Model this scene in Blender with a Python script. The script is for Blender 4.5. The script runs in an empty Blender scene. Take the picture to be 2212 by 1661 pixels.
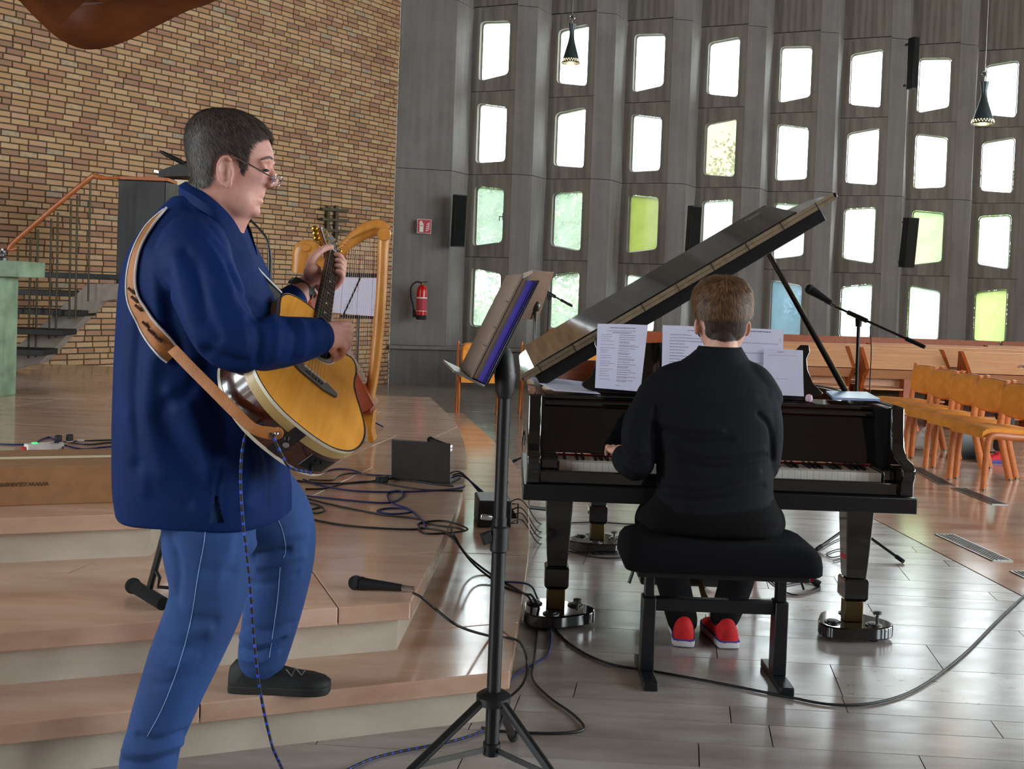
import bpy, bmesh, math, random
import numpy as np
from mathutils import Vector, Matrix
random.seed(7); RNG = np.random.default_rng(7)
SC = bpy.context.scene; COL = SC.collection

# ---------------------------------------------------------------- camera
FPX, PPX, PPY, CAMH = 2300.0, 1106.0, 685.0, 1.38
TH, RHO = math.atan(.025), math.radians(2.1)
_r0 = np.array([1., 0, 0]); _u0 = np.array([0, math.sin(TH), math.cos(TH)]); CF = np.array([0, math.cos(TH), -math.sin(TH)])
CR = math.cos(RHO)*_r0 + math.sin(RHO)*_u0; CU = -math.sin(RHO)*_r0 + math.cos(RHO)*_u0
CC = np.array([0, 0, CAMH])
cd = bpy.data.cameras.new('camera'); cam = bpy.data.objects.new('camera', cd); COL.objects.link(cam)
cd.sensor_width = 36; cd.lens = 36*FPX/2212; cd.shift_y = (PPY-830.5)/2212; cd.clip_end = 300
mw = Matrix.Identity(4)
for i in range(3):
    mw[i][0] = CR[i]; mw[i][1] = CU[i]; mw[i][2] = -CF[i]; mw[i][3] = CC[i]
cam.matrix_world = mw; SC.camera = cam
def U(x, y, Y):                      # photo pixel + distance -> point of the place
    d = CF + CR*(x-PPX)/FPX + CU*(PPY-y)/FPX
    return CC + d*(Y/d[1])
def UZ(x, y, z):                     # photo pixel + height -> point of the place
    d = CF + CR*(x-PPX)/FPX + CU*(PPY-y)/FPX
    return CC + d*((z-CAMH)/d[2])
def PJ(p):
    d = np.asarray(p, float)-CC; k = d@CF
    return PPX+FPX*(d@CR)/k, PPY-FPX*(d@CU)/k

def PJA(P):
    d = np.asarray(P, float)-CC; k = d@CF
    return np.stack([PPX+FPX*(d@CR)/k, PPY-FPX*(d@CU)/k], 1)

# ---------------------------------------------------------------- light
SC.view_settings.view_transform = 'Standard'; SC.view_settings.look = 'None'
SC.view_settings.gamma = 1; SC.view_settings.use_curve_mapping = False
SC.view_settings.exposure = 0.42
w = bpy.data.worlds.new('overcast_sky'); SC.world = w; w.use_nodes = True
bg = w.node_tree.nodes['Background']; bg.inputs[0].default_value = (.86, .95, 1, 1); bg.inputs[1].default_value = 13.0
def portal(name, loc, rot, sx, sy):
    l = bpy.data.lights.new(name, 'AREA'); l.shape = 'RECTANGLE'; l.size = sx; l.size_y = sy
    l.cycles.is_portal = True
    o = bpy.data.objects.new(name, l); COL.objects.link(o); o.location = loc; o.rotation_euler = rot; return o

# ---------------------------------------------------------------- mesh helpers
def nrm(v): v = np.asarray(v, float); return v/np.linalg.norm(v)
class MB:
    def __init__(s): s.v = []; s.f = []; s.n = 0
    def add(s, v, f, M=None):
        v = np.asarray(v, float).reshape(-1, 3)
        if M is not None: v = v@np.asarray(M)[:3, :3].T + np.asarray(M)[:3, 3]
        o = s.n; s.v.append(v); s.n += len(v); s.f += [tuple(i+o for i in q) for q in f]; return s
    def box(s, c, d, M=None):
        c = np.asarray(c, float); h = np.asarray(d, float)/2
        return s.box2(c-h, c+h, M)
    def box2(s, a, b, M=None):
        x0, y0, z0 = a; x1, y1, z1 = b
        return s.hexa([(x0,y0,z0),(x1,y0,z0),(x1,y1,z0),(x0,y1,z0),(x0,y0,z1),(x1,y0,z1),(x1,y1,z1),(x0,y1,z1)], M)
    def hexa(s, p, M=None):
        return s.add(p, [(0,3,2,1),(4,5,6,7),(0,1,5,4),(1,2,6,5),(2,3,7,6),(3,0,4,7)], M)
    def loft(s, rings, ca=True, cb=True, closed=False, M=None):
        n = len(rings[0]); v = np.concatenate([np.asarray(r, float) for r in rings]); f = []; k = len(rings)
        for i in range(k if closed else k-1):
            a = i*n; b = ((i+1) % k)*n
            for j in range(n):
                j2 = (j+1) % n; f.append((a+j, a+j2, b+j2, b+j))
        if not closed:
            if ca: f.append(tuple(range(n-1, -1, -1)))
            if cb: f.append(tuple((k-1)*n+j for j in range(n)))
        return s.add(v, f, M)
    def tube(s, pts, r, n=8, closed=False, cap=True, flat=None, up=None):
        p = np.asarray(pts, float); k = len(p); r = np.broadcast_to(np.asarray(r, float), (k,)) if np.ndim(r) < 2 else np.asarray(r, float)
        t = np.gradient(p, axis=0) if not closed else np.roll(p, -1, 0)-np.roll(p, 1, 0)
        t /= np.linalg.norm(t, axis=1)[:, None]+1e-12
        a = np.array([0, 0, 1.]) if up is None else np.asarray(up, float)
        if abs(t[0]@a) > .95: a = np.array([0, 1., 0]) if abs(t[0][1]) < .9 else np.array([1., 0, 0])
        u = nrm(a-(a@t[0])*t[0]); rings = []; ang = np.linspace(0, 2*np.pi, n, endpoint=False)
        for i in range(k):
            if up is not None:
                q = np.asarray(up, float); u2 = q-(q@t[i])*t[i]
                u = nrm(u2) if np.linalg.norm(u2) > .1 else nrm(u-(u@t[i])*t[i])
            else: u = nrm(u-(u@t[i])*t[i])
            b = np.cross(t[i], u)
            ru, rb = (r[i], r[i]) if r.ndim == 1 else r[i]
            if flat is not None: ru, rb = ru*flat[0], rb*flat[1]
            rings.append(p[i]+np.outer(np.cos(ang)*ru, u)+np.outer(np.sin(ang)*rb, b))
        return s.loft(rings, cap, cap, closed)
    def cyl(s, a, b, r0, r1=None, n=12, cap=True):
        return s.tube([a, b], [r0, r0 if r1 is None else r1], n, cap=cap)
    def bar(s, a, b, w, h, up=(0,0,1)):          # rectangular bar from a to b
        a = np.asarray(a, float); b = np.asarray(b, float); t = nrm(b-a); up = np.asarray(up, float)
        if abs(t@up) > .98: up = np.array([0, 1., 0])
        u = nrm(up-(up@t)*t); q = np.cross(t, u); P = []
        for c in (a, b):
            for i, j in ((-1,-1),(1,-1),(1,1),(-1,1)): P.append(c+q*w/2*i+u*h/2*j)
        return s.hexa(P)
    def lathe(s, prof, n=20, M=None, cap=True):
        ang = np.linspace(0, 2*np.pi, n, endpoint=False)
        return s.loft([np.stack([r*np.cos(ang), r*np.sin(ang), np.full(n, z)], 1) for r, z in prof], cap, cap, M=M)
    def prism(s, poly, z0, z1, M=None):
        n = len(poly); v = [(x, y, z0) for x, y in poly]+[(x, y, z1) for x, y in poly]
        f = [tuple(range(n-1, -1, -1)), tuple(range(n, 2*n))]+[(i, (i+1) % n, n+(i+1) % n, n+i) for i in range(n)]
        return s.add(v, f, M)
    def ell(s, c, r, n=16, m=10, M=None):
        c = np.asarray(c, float); r = np.broadcast_to(np.asarray(r, float), (3,))
        ph = np.linspace(0, np.pi, m+1)[1:-1]; an = np.linspace(0, 2*np.pi, n, endpoint=False)
        v = [(0, 0, 1)]+[(math.sin(p)*math.cos(a), math.sin(p)*math.sin(a), math.cos(p)) for p in ph for a in an]+[(0, 0, -1)]
        f = [(0, 1+j, 1+(j+1) % n) for j in range(n)]
        for i in range(m-2):
            for j in range(n): f.append((1+i*n+j, 1+(i+1)*n+j, 1+(i+1)*n+(j+1) % n, 1+i*n+(j+1) % n))
        L = 1+(m-1)*n; f += [(L, L-n+(j+1) % n, L-n+j) for j in range(n)]
        v = np.asarray(v)*r
        if M is not None: v = v@np.asarray(M)[:3, :3].T
        return s.add(v+c, f)
    def mesh(s, name):
        me = bpy.data.meshes.new(name)
        me.from_pydata((np.concatenate(s.v) if s.v else np.zeros((0, 3))).tolist(), [], s.f); return me
    def build(s, name, mat, parent=None, smooth=35, bevel=0, seg=2, local=False, kind=None, label=None):
        if parent is not None and not local and s.v:
            Mi = np.array(root_matrix(parent).inverted()); s.v = [v@Mi[:3, :3].T+Mi[:3, 3] for v in s.v]
        me = s.mesh(name)
        me.materials.append(MAT[mat] if isinstance(mat, str) else mat)
        if smooth: shade(me, smooth)
        return place(name, me, parent, bevel, seg, kind, label)
def shade(me, ang=35):
    me.polygons.foreach_set('use_smooth', [True]*len(me.polygons)); me.set_sharp_from_angle(angle=math.radians(ang))
def root_matrix(o):
    m = o.matrix_basis.copy()
    while o.parent: o = o.parent; m = o.matrix_basis @ m
    return m
def place(name, me, parent=None, bevel=0, seg=2, kind=None, label=None):
    o = bpy.data.objects.new(name, me); COL.objects.link(o)
    if parent is not None: o.parent = parent
    if bevel:
        b = o.modifiers.new('bevel', 'BEVEL'); b.width = bevel; b.segments = seg; b.limit_method = 'ANGLE'; b.angle_limit = math.radians(40); b.harden_normals = False
    if kind: o['kind'] = kind
    if label: o['label'] = label
    return o
def tag(o, label, cat, group=None):
    o['label'] = label; o['category'] = cat
    if group: o['group'] = group
    return o
def thing(name, label, cat, loc=(0,0,0), rz=0, group=None):
    o = bpy.data.objects.new(name, None); COL.objects.link(o); o.empty_display_size = .1
    o.location = Vector([float(q) for q in loc]); o.rotation_euler = (0, 0, rz)
    return tag(o, label, cat, group)
def copy_tree(o, parent=None):
    c = o.copy(); COL.objects.link(c); c.parent = parent
    for ch in list(o.children): copy_tree(ch, c)
    return c
def structure(o): o['kind'] = 'structure'; return o
def frame(o, x, y, z):              # 4x4 from origin and three axes
    M = np.eye(4); M[:3, 0] = x; M[:3, 1] = y; M[:3, 2] = z; M[:3, 3] = o; return M
def rotz(a, o=(0,0,0)): return frame(o, (math.cos(a), math.sin(a), 0), (-math.sin(a), math.cos(a), 0), (0, 0, 1))
def spline(pts, n=8, closed=False):   # catmull-rom through points
    p = np.asarray(pts, float); k = len(p); out = []
    for i in range(k if closed else k-1):
        if closed: a, b, c, d = p[(i-1) % k], p[i], p[(i+1) % k], p[(i+2) % k]
        else: a, b, c, d = p[max(i-1, 0)], p[i], p[i+1], p[min(i+2, k-1)]
        for t in np.linspace(0, 1, n, endpoint=False):
            out.append(.5*((2*b)+(-a+c)*t+(2*a-5*b+4*c-d)*t*t+(-a+3*b-3*c+d)*t**3))
    if not closed: out.append(p[-1])
    return np.array(out)

# ---------------------------------------------------------------- materials
MAT = {}
def nd(nt, t, **k):
    n = nt.nodes.new(t)
    for a, b in k.items():
        if a.startswith('i_'): n.inputs[a[2:].replace('_', ' ')].default_value = b
        else: setattr(n, a, b)
    return n
def rgb(h, a=1):                     # '#rrggbb' display colour -> linear
    h = h.lstrip('#'); c = [int(h[i:i+2], 16)/255 for i in (0, 2, 4)]
    return tuple((x/12.92 if x <= .04045 else ((x+.055)/1.055)**2.4) for x in c)+(a,)
def base(name, rough=.5, metal=0, spec=.5):
    m = bpy.data.materials.new(name); m.use_nodes = True; MAT[name] = m; nt = m.node_tree; p = nt.nodes['Principled BSDF']
    p.inputs['Roughness'].default_value = rough; p.inputs['Metallic'].default_value = metal; p.inputs['Specular IOR Level'].default_value = spec
    return m, nt, p
def coords(nt, scale=(1,1,1), kind='Object'):
    tc = nd(nt, 'ShaderNodeTexCoord'); mp = nd(nt, 'ShaderNodeMapping'); mp.inputs['Scale'].default_value = scale
    nt.links.new(tc.outputs[kind], mp.inputs[0]); return mp.outputs[0]
def ramp(nt, fac, stops):
    r = nd(nt, 'ShaderNodeValToRGB'); e = r.color_ramp.elements
    while len(e) < len(stops): e.new(.5)
    for k, (q, c) in enumerate(stops): e[k].position = q; e[k].color = c
    nt.links.new(fac, r.inputs[0]); return r.outputs[0]
def bump(nt, p, h, s=.2, d=.01):
    b = nd(nt, 'ShaderNodeBump'); b.inputs['Strength'].default_value = s; b.inputs['Distance'].default_value = d
    nt.links.new(h, b.inputs['Height']); nt.links.new(b.outputs[0], p.inputs['Normal'])
def flat(name, col, rough=.5, metal=0, var=.06, scale=14, bmp=0, spec=.5, detail=4, stretch=(1,1,1), coat=0, bscale=None):
    m, nt, p = base(name, rough, metal, spec); c = rgb(col) if isinstance(col, str) else col
    v = coords(nt, stretch); no = nd(nt, 'ShaderNodeTexNoise', i_Scale=scale, i_Detail=detail); nt.links.new(v, no.inputs['Vector'])
    lo = tuple(x*(1-var*2) for x in c[:3])+(1,); hi = tuple(min(1, x*(1+var*2)) for x in c[:3])+(1,)
    nt.links.new(ramp(nt, no.outputs['Fac'], [(.3, lo), (.7, hi)]), p.inputs['Base Color'])
    if coat: p.inputs['Coat Weight'].default_value = coat; p.inputs['Coat Roughness'].default_value = .05
    if bmp:
        n2 = no
        if bscale: n2 = nd(nt, 'ShaderNodeTexNoise', i_Scale=bscale, i_Detail=3); nt.links.new(v, n2.inputs['Vector'])
        bump(nt, p, n2.outputs['Fac'], bmp)
    return m
def wood(name, c1, c2, rough=.35, scale=3, stretch=(1, 12, 12), coat=0, rnd=True):
    m, nt, p = base(name, rough); v = coords(nt, stretch)
    if rnd:
        oi = nd(nt, 'ShaderNodeObjectInfo'); ad = nd(nt, 'ShaderNodeVectorMath', operation='ADD'); nt.links.new(v, ad.inputs[0]); nt.links.new(oi.outputs['Random'], ad.inputs[1]); v = ad.outputs[0]
    no = nd(nt, 'ShaderNodeTexNoise', i_Scale=scale, i_Detail=8, i_Roughness=.65); nt.links.new(v, no.inputs['Vector'])
    nt.links.new(ramp(nt, no.outputs['Fac'], [(.3, rgb(c1)), (.7, rgb(c2))]), p.inputs['Base Color'])
    if coat: p.inputs['Coat Weight'].default_value = coat; p.inputs['Coat Roughness'].default_value = .08
    bump(nt, p, no.outputs['Fac'], .05); return m
def random_tint(name, stops, rough=.8, island=False, nscale=30, nvar=.25, bmp=.4, spec=.4, coat=0):
    m, nt, p = base(name, rough, 0, spec)
    src = nd(nt, 'ShaderNodeNewGeometry').outputs['Random Per Island'] if island else nd(nt, 'ShaderNodeObjectInfo').outputs['Random']
    v = coords(nt); no = nd(nt, 'ShaderNodeTexNoise', i_Scale=nscale, i_Detail=5); nt.links.new(v, no.inputs['Vector'])
    mx = nd(nt, 'ShaderNodeMath', operation='MULTIPLY_ADD'); nt.links.new(no.outputs['Fac'], mx.inputs[0]); mx.inputs[1].default_value = nvar
    s2 = nd(nt, 'ShaderNodeMath', operation='SUBTRACT'); nt.links.new(src, s2.inputs[0]); s2.inputs[1].default_value = nvar/2; nt.links.new(s2.outputs[0], mx.inputs[2])
    nt.links.new(ramp(nt, mx.outputs[0], stops), p.inputs['Base Color'])
    if bmp: bump(nt, p, no.outputs['Fac'], bmp, .004)
    if coat: p.inputs['Coat Weight'].default_value = coat
    return m
def emission(name, col, s):
    m = bpy.data.materials.new(name); m.use_nodes = True; nt = m.node_tree; MAT[name] = m
    p = nt.nodes['Principled BSDF']; p.inputs['Base Color'].default_value = rgb(col); p.inputs['Emission Color'].default_value = rgb(col); p.inputs['Emission Strength'].default_value = s; return m
def stone(name, c1, c2, c3, rough=.18, scale=(1.2, 5, 5), pits=False, tint=.12, spec=.5):
    m, nt, p = base(name, rough, 0, spec)
    v = coords(nt, scale); oi = nd(nt, 'ShaderNodeObjectInfo')
    ad = nd(nt, 'ShaderNodeVectorMath', operation='ADD'); nt.links.new(v, ad.inputs[0])
    mu = nd(nt, 'ShaderNodeMath', operation='MULTIPLY'); nt.links.new(oi.outputs['Random'], mu.inputs[0]); mu.inputs[1].default_value = 37.; nt.links.new(mu.outputs[0], ad.inputs[1])
    no = nd(nt, 'ShaderNodeTexNoise', i_Scale=1.6, i_Detail=7, i_Roughness=.6); nt.links.new(ad.outputs[0], no.inputs['Vector'])
    c = ramp(nt, no.outputs['Fac'], [(.3, rgb(c1)), (.5, rgb(c2)), (.72, rgb(c3))])
    hs = nd(nt, 'ShaderNodeHueSaturation'); nt.links.new(c, hs.inputs['Color'])
    ma = nd(nt, 'ShaderNodeMapRange'); nt.links.new(oi.outputs['Random'], ma.inputs[0]); ma.inputs[3].default_value = 1-tint; ma.inputs[4].default_value = 1+tint; nt.links.new(ma.outputs[0], hs.inputs['Value'])
    out = hs.outputs[0]
    if pits:
        v2 = coords(nt, (7, 16, 16)); n2 = nd(nt, 'ShaderNodeTexNoise', i_Scale=2.2, i_Detail=6, i_Roughness=.7); nt.links.new(v2, n2.inputs['Vector'])
        f = ramp(nt, n2.outputs['Fac'], [(.60, (0,0,0,1)), (.63, (1,1,1,1))]); mx = nd(nt, 'ShaderNodeMixRGB'); nt.links.new(f, mx.inputs[0]); nt.links.new(out, mx.inputs[1]); mx.inputs[2].default_value = rgb('#6b4c3e'); out = mx.outputs[0]
    nt.links.new(out, p.inputs['Base Color'])
    r = ramp(nt, no.outputs['Fac'], [(.2, (rough*.7,)*3+(1,)), (.8, (rough*1.4,)*3+(1,))]); nt.links.new(r, p.inputs['Roughness'])
    return m
def concrete(name, c1, c2, streak=.5):
    m, nt, p = base(name, .85, 0, .3); v = coords(nt, (1, 1, 1), 'Object')
    n1 = nd(nt, 'ShaderNodeTexNoise', i_Scale=2.5, i_Detail=8, i_Roughness=.65); nt.links.new(v, n1.inputs['Vector'])
    v2 = coords(nt, (9, 9, .5)); n2 = nd(nt, 'ShaderNodeTexNoise', i_Scale=1.5, i_Detail=4); nt.links.new(v2, n2.inputs['Vector'])
    ad = nd(nt, 'ShaderNodeMixRGB', i_Fac=streak); nt.links.new(n1.outputs['Fac'], ad.inputs[1]); nt.links.new(n2.outputs['Fac'], ad.inputs[2])
    nt.links.new(ramp(nt, ad.outputs[0], [(.35, rgb(c1)), (.65, rgb(c2))]), p.inputs['Base Color'])
    n3 = nd(nt, 'ShaderNodeTexNoise', i_Scale=60, i_Detail=3); nt.links.new(v, n3.inputs['Vector']); bump(nt, p, n3.outputs['Fac'], .15, .004); return m
def glass(name, tint=(1,1,1,1), haze=.15):
    m = bpy.data.materials.new(name); m.use_nodes = True; nt = m.node_tree; MAT[name] = m; nt.nodes.remove(nt.nodes['Principled BSDF'])
    o = nt.nodes['Material Output']; t = nd(nt, 'ShaderNodeBsdfTransparent'); t.inputs[0].default_value = tint
    tr = nd(nt, 'ShaderNodeBsdfTranslucent'); tr.inputs[0].default_value = tint; g = nd(nt, 'ShaderNodeBsdfGlossy', i_Roughness=.05)
    v = coords(nt, (1, 1, 1)); n1 = nd(nt, 'ShaderNodeTexNoise', i_Scale=4, i_Detail=5); nt.links.new(v, n1.inputs['Vector'])
    h = nd(nt, 'ShaderNodeMapRange'); nt.links.new(n1.outputs['Fac'], h.inputs[0]); h.inputs[3].default_value = haze*.5; h.inputs[4].default_value = min(1, haze*1.5)
    a = nd(nt, 'ShaderNodeMixShader'); nt.links.new(h.outputs[0], a.inputs[0]); nt.links.new(t.outputs[0], a.inputs[1]); nt.links.new(tr.outputs[0], a.inputs[2])
    b = nd(nt, 'ShaderNodeMixShader'); b.inputs[0].default_value = .01; nt.links.new(a.outputs[0], b.inputs[1]); nt.links.new(g.outputs[0], b.inputs[2]); nt.links.new(b.outputs[0], o.inputs[0]); return m

BR = [(0, rgb('#9c7b62')), (.15, rgb('#a5785e')), (.35, rgb('#b38c66')), (.6, rgb('#bd9a70')), (.8, rgb('#bb9276')), (.93, rgb('#c6a67c')), (1, rgb('#a08f7a'))]
random_tint('brick', BR); random_tint('brick_far', BR, island=True)
flat('mortar', '#4a4030', .95, var=.15, scale=30, bmp=.3)
concrete('concrete', '#6f6a66', '#827d79'); concrete('concrete_panel', '#6c665e', '#8b847b', .75); concrete('concrete_base', '#5c5955', '#716d69')
stone('step_stone', '#b98f77', '#c6a18a', '#cfb09b', .13, tint=.06, spec=.6)
stone('riser_stone', '#b7aa98', '#c2b6a5', '#cbc1b2', .35, tint=.06)
stone('floor_stone', '#857870', '#958a84', '#a69e98', .19, tint=.14, spec=.9)
stone('floor_stone_pitted', '#938981', '#aba39c', '#b9b2ab', .19, pits=True, tint=.05, spec=.9)
stone('floor_field', '#857a70', '#93897f', '#a09890', .15, spec=.6)
stone('floor_red', '#9c7560', '#ab8872', '#b59884', .14, spec=.6)
flat('joint', '#4d453f', .9); flat('ceiling_paint', '#5a4c3e', .9); flat('dark_brick', '#57443a', .95); flat('plaster', '#b8ad9e', .9)
flat('white_joint', '#d8cbb9', .4)
flat('alu', '#a9a9a6', .35, 1); flat('alu_dark', '#5b5b58', .4, 1); flat('black_matt', '#101113', .6); 
glass('glass_clear', (.6, .64, .6, 1), .22); glass('glass_frost', (.6, .63, .61, 1), .5); glass('glass_bright', (1, 1, 1, 1), .35)
glass('glass_yellow', (.32, .34, .165, 1), .95); glass('glass_blue', (.25, .31, .35, 1), .85); glass('glass_warm', (.4, .38, .3, 1), .4); glass('glass_yellowpale', (.46, .48, .31, 1), .9); glass('glass_green', (.5, .56, .42, 1), .5)
flat('piano_black', (.004, .0045, .005, 1), .06, var=.0, coat=1, spec=.6)
flat('piano_satin', (.008, .009, .010, 1), .3, var=.0)
wood('mahogany', '#4a1d10', '#6e2f18', .25, 4, (1, 1, 14))
flat('key_white', '#e9e6dc', .25, var=.01); flat('key_black', '#0b0b0c', .3); flat('red_felt', '#8c0f17', .95)
flat('brass', '#6b5a3c', .4, 1); flat('hinge_brass', '#85745f', .5, .5, var=.1, scale=40); flat('gold_plate', '#b88a35', .4, .9)
flat('gold_lettering', '#9a9c93', .4, .4); flat('chrome', '#c9ccd0', .15, 1); flat('rubber', '#161617', .8)
flat('bench_fabric', '#07080c', .95, spec=.2, bmp=.3, scale=300); flat('bench_frame', '#15181c', .35)
wood('chair_wood', '#b5602a', '#c9763c', .32, 3, (2, 2, 14)); flat('chair_fabric', '#f19c3e', .9, var=.07, scale=9, bmp=.25, bscale=350)
wood('pew_wood', '#c48a60', '#d9a57e', .3, 2.5, (1, 14, 14)); wood('pew_red', '#8e3f17', '#a9521f', .35, 2.5, (6, 6, 6))
flat("eraser_pink", "#d9b4c6", .6); flat('paper', '#c9c7dd', .8, var=.015); flat('ink', '#4b4a5c', .8); flat('paper_warm', '#d9c9ad', .85, var=.03)
flat('book_blue', '#6f8fbf', .3); flat('steel_black', '#0c0d0f', .38); flat('plastic_black', '#0e0f11', .45)
flat('cable_black', '#0d0d10', .5, var=.02); flat('cable_blue', '#16205e', .5, var=.02); flat('cable_fleck', '#2a4bd0', .5, var=.02); flat('cable_white', '#d8cfc6', .5)
flat('laptop_grey', '#3b3836', .4, .3); flat('box_black', '#111213', .5); flat('grille_mesh', '#2b2c2e', .5, .7, bmp=.8, scale=900)
wood('harp_wood', '#b3702a', '#cf8f45', .28, 2.5, (6, 6, 2)); wood('harp_red', '#7a2c10', '#9a421b', .3, 2, (6, 6, 2)); wood('harp_foot', '#b06a12', '#c98420', .35)
flat('string_clear', '#d8c9b5', .3); flat('string_red', '#a8403a', .3)
wood('rail_wood', '#9c4f22', '#b86632', .35); flat('tread_dark', '#1a1614', .55, var=.15); flat('stringer', '#9a8f86', .8, bmp=.2)
flat('slate', '#15140f', .45, var=.3, scale=6, stretch=(5, 5, .7)); flat('slate_side', '#3a382f', .5, var=.3, scale=5, stretch=(3, 3, .6)); flat('verdigris', '#7f9478', .6, var=.16, scale=7); flat('verdigris_dark', '#5a6a5a', .6, var=.15, scale=6)
flat('brown_desk', '#7a5f4c', .5, var=.04); flat('binder_grey', '#7d6a5e', .7, var=.05); flat('binder_purple', '#4b3fae', .6); flat('red_tripod', '#c2202c', .35)
flat('extinguisher_red', '#c00d16', .28, var=.02); flat('sign_red', '#b03440', .6, var=.02); flat('sign_white', '#d8d5d0', .6); flat('lamp_shade', '#3d4a4a', .35, .4); emission('lamp_glow', '#ffb46a', 6); emission('lamp_dot', '#ffd79a', 5)
flat('bronze', '#57503f', .45, .7, var=.1); flat('plastic_white', '#dcd5cf', .45); emission('switch_green', '#3fe070', 1.0); flat('cardboard', '#946a45', .9, var=.05, scale=20, bmp=.1); flat('cardboard_ink', '#4a3a26', .9); flat('foam_black', '#0a0a0b', .98, bmp=.6, scale=500)
wood('canopy_wood', '#4a2410', '#6b3716', .35, 1.6, (1, 5, 5))
def skin(name, c, red):
    m, nt, p = base(name, .5, 0, .4); v = coords(nt); n = nd(nt, 'ShaderNodeTexNoise', i_Scale=18, i_Detail=4); nt.links.new(v, n.inputs['Vector'])
    nt.links.new(ramp(nt, n.outputs['Fac'], [(.3, rgb(red)), (.65, rgb(c))]), p.inputs['Base Color'])
    p.inputs['Subsurface Weight'].default_value = .12; p.inputs['Subsurface Radius'].default_value = (.012, .005, .003); p.inputs['Subsurface Scale'].default_value = 1
    n2 = nd(nt, 'ShaderNodeTexNoise', i_Scale=220, i_Detail=2); nt.links.new(v, n2.inputs['Vector']); bump(nt, p, n2.outputs['Fac'], .08, .002); return m
skin('skin', '#cf9c8c', '#c08478'); skin('skin_pale', '#d8a893', '#c88f7c')
flat('jacket_blue', '#042154', .7, spec=.15, var=.10, scale=5, bmp=.12, bscale=500); flat('shirt_black', '#101219', .8, spec=.2, var=.08, scale=5, bmp=.15, bscale=500); flat('trousers_black', '#08080a', .9, spec=.2, bmp=.15, scale=400)
flat('jeans', '#1e4076', .85, var=.12, scale=6, bmp=.25, bscale=700, stretch=(1, 1, .5)); flat('jeans_thread', '#7f9cc6', .9); flat('shoe_black', '#121212', .7, var=.2, scale=40, bmp=.3); flat('shoe_sole', '#1d1d1c', .7); flat('shoe_grey', '#6d6d6a', .6)
flat('shoe_red', '#c01018', .8, var=.06, scale=30, bmp=.2); flat('sole_blue', '#2c3f8f', .7); flat('sole_white', '#c9c6c8', .7)
flat('hair_dark', '#332823', .55, var=.25, scale=60, stretch=(1, 1, 1)); flat('hair_grey', '#594d46', .55, var=.2, scale=60); flat('hair_brown', '#4c3325', .5, var=.25, scale=50); flat('hair_highlight', '#8a6644', .5, var=.2, scale=50); flat('eye_white', '#d9d3cc', .2); flat('eye_dark', '#2b2a2c', .1); flat('lens', '#b8c4cc', .05)
wood('spruce', '#c98428', '#d8963a', .22, 3, (30, 1, 1), coat=.6, rnd=False); wood('rosewood', '#2e130a', '#55230f', .2, 3, (4, 1, 14), coat=.6, rnd=False); wood('maple', '#a88a55', '#bda06a', .3, 3, (8, 2, 2), rnd=False); wood('ebony', '#171412', '#2b2624', .22, 5, (8, 2, 2), rnd=False); flat('binding', '#d9cfb8', .3); flat('neck_wood', '#7a3f20', .3); flat('gold', '#c9942e', .25, 1); flat('steel_string', '#d9d6cf', .25, 1); flat('bone', '#cfc9bd', .4); flat('bridge_grey', '#4b4644', .5, var=.1)
flat('leather', '#a5662f', .6, var=.1, scale=12, bmp=.2, bscale=200); flat('leather_dark', '#4f2b12', .7); flat('strap_edge', '#c9c6c4', .6); flat('strap_black', '#2a2825', .7); flat('watch_black', '#0d0d0f', .4)
glass('lens_clear', (.95, .97, 1, 1), .03)
flat('mauve_knit', '#9a7f86', .9, bmp=.3, scale=60); flat('trousers_grey', '#3b3c40', .9, bmp=.2, scale=200); flat('bark', '#4b4034', .9, bmp=.4); flat('grass', '#6f9a4a', .95, var=.15, scale=3)
for _n, _c in (('leaf', '#5f8a45'), ('leaf_light', '#8fb05c')):
    _m = flat(_n, _c, .6, var=.2, scale=1.5); _p = _m.node_tree.nodes['Principled BSDF']; _p.inputs['Transmission Weight'].default_value = 0
from mathutils.geometry import tessellate_polygon
# ================================================================ the setting
def lerp(a, b, t): return np.asarray(a, float)*(1-t)+np.asarray(b, float)*t
# ---- floor: base with slabs laid in courses
fl = MB(); fl.box2((-9, -8, -.30), (14, 26, -.014)); floor = structure(fl.build('floor', 'joint'))
def xb(Y): return 2.385+(6.6-Y)*.078 if Y < 12 else 1.96
m = MB(); P = [(xb(-8)+.006, -8), (14, -8), (14, 19), (xb(12)+.006, 19), (xb(9)+.006, 9)]
m.prism(P, -.014, 0); m.build('floor_field', 'floor_red', floor, smooth=0)
m = MB(); m.prism([(-9, 8.9), (xb(8.9), 8.9), (xb(12), 12), (xb(12), 19), (-9, 19)], -.014, 0); m.build('floor_field', 'floor_field', floor, smooth=0)
m = MB(); m.prism([(-9, -8), (xb(-8), -8), (xb(.6), .6), (-9, .6)], -.014, 0); m.build('floor_field', 'floor_field', floor, smooth=0)
rr = random.Random(3); Y = .61; k = 0; pit_rows = 0
SK = math.tan(math.radians(8.75)); SL = -.05
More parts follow.
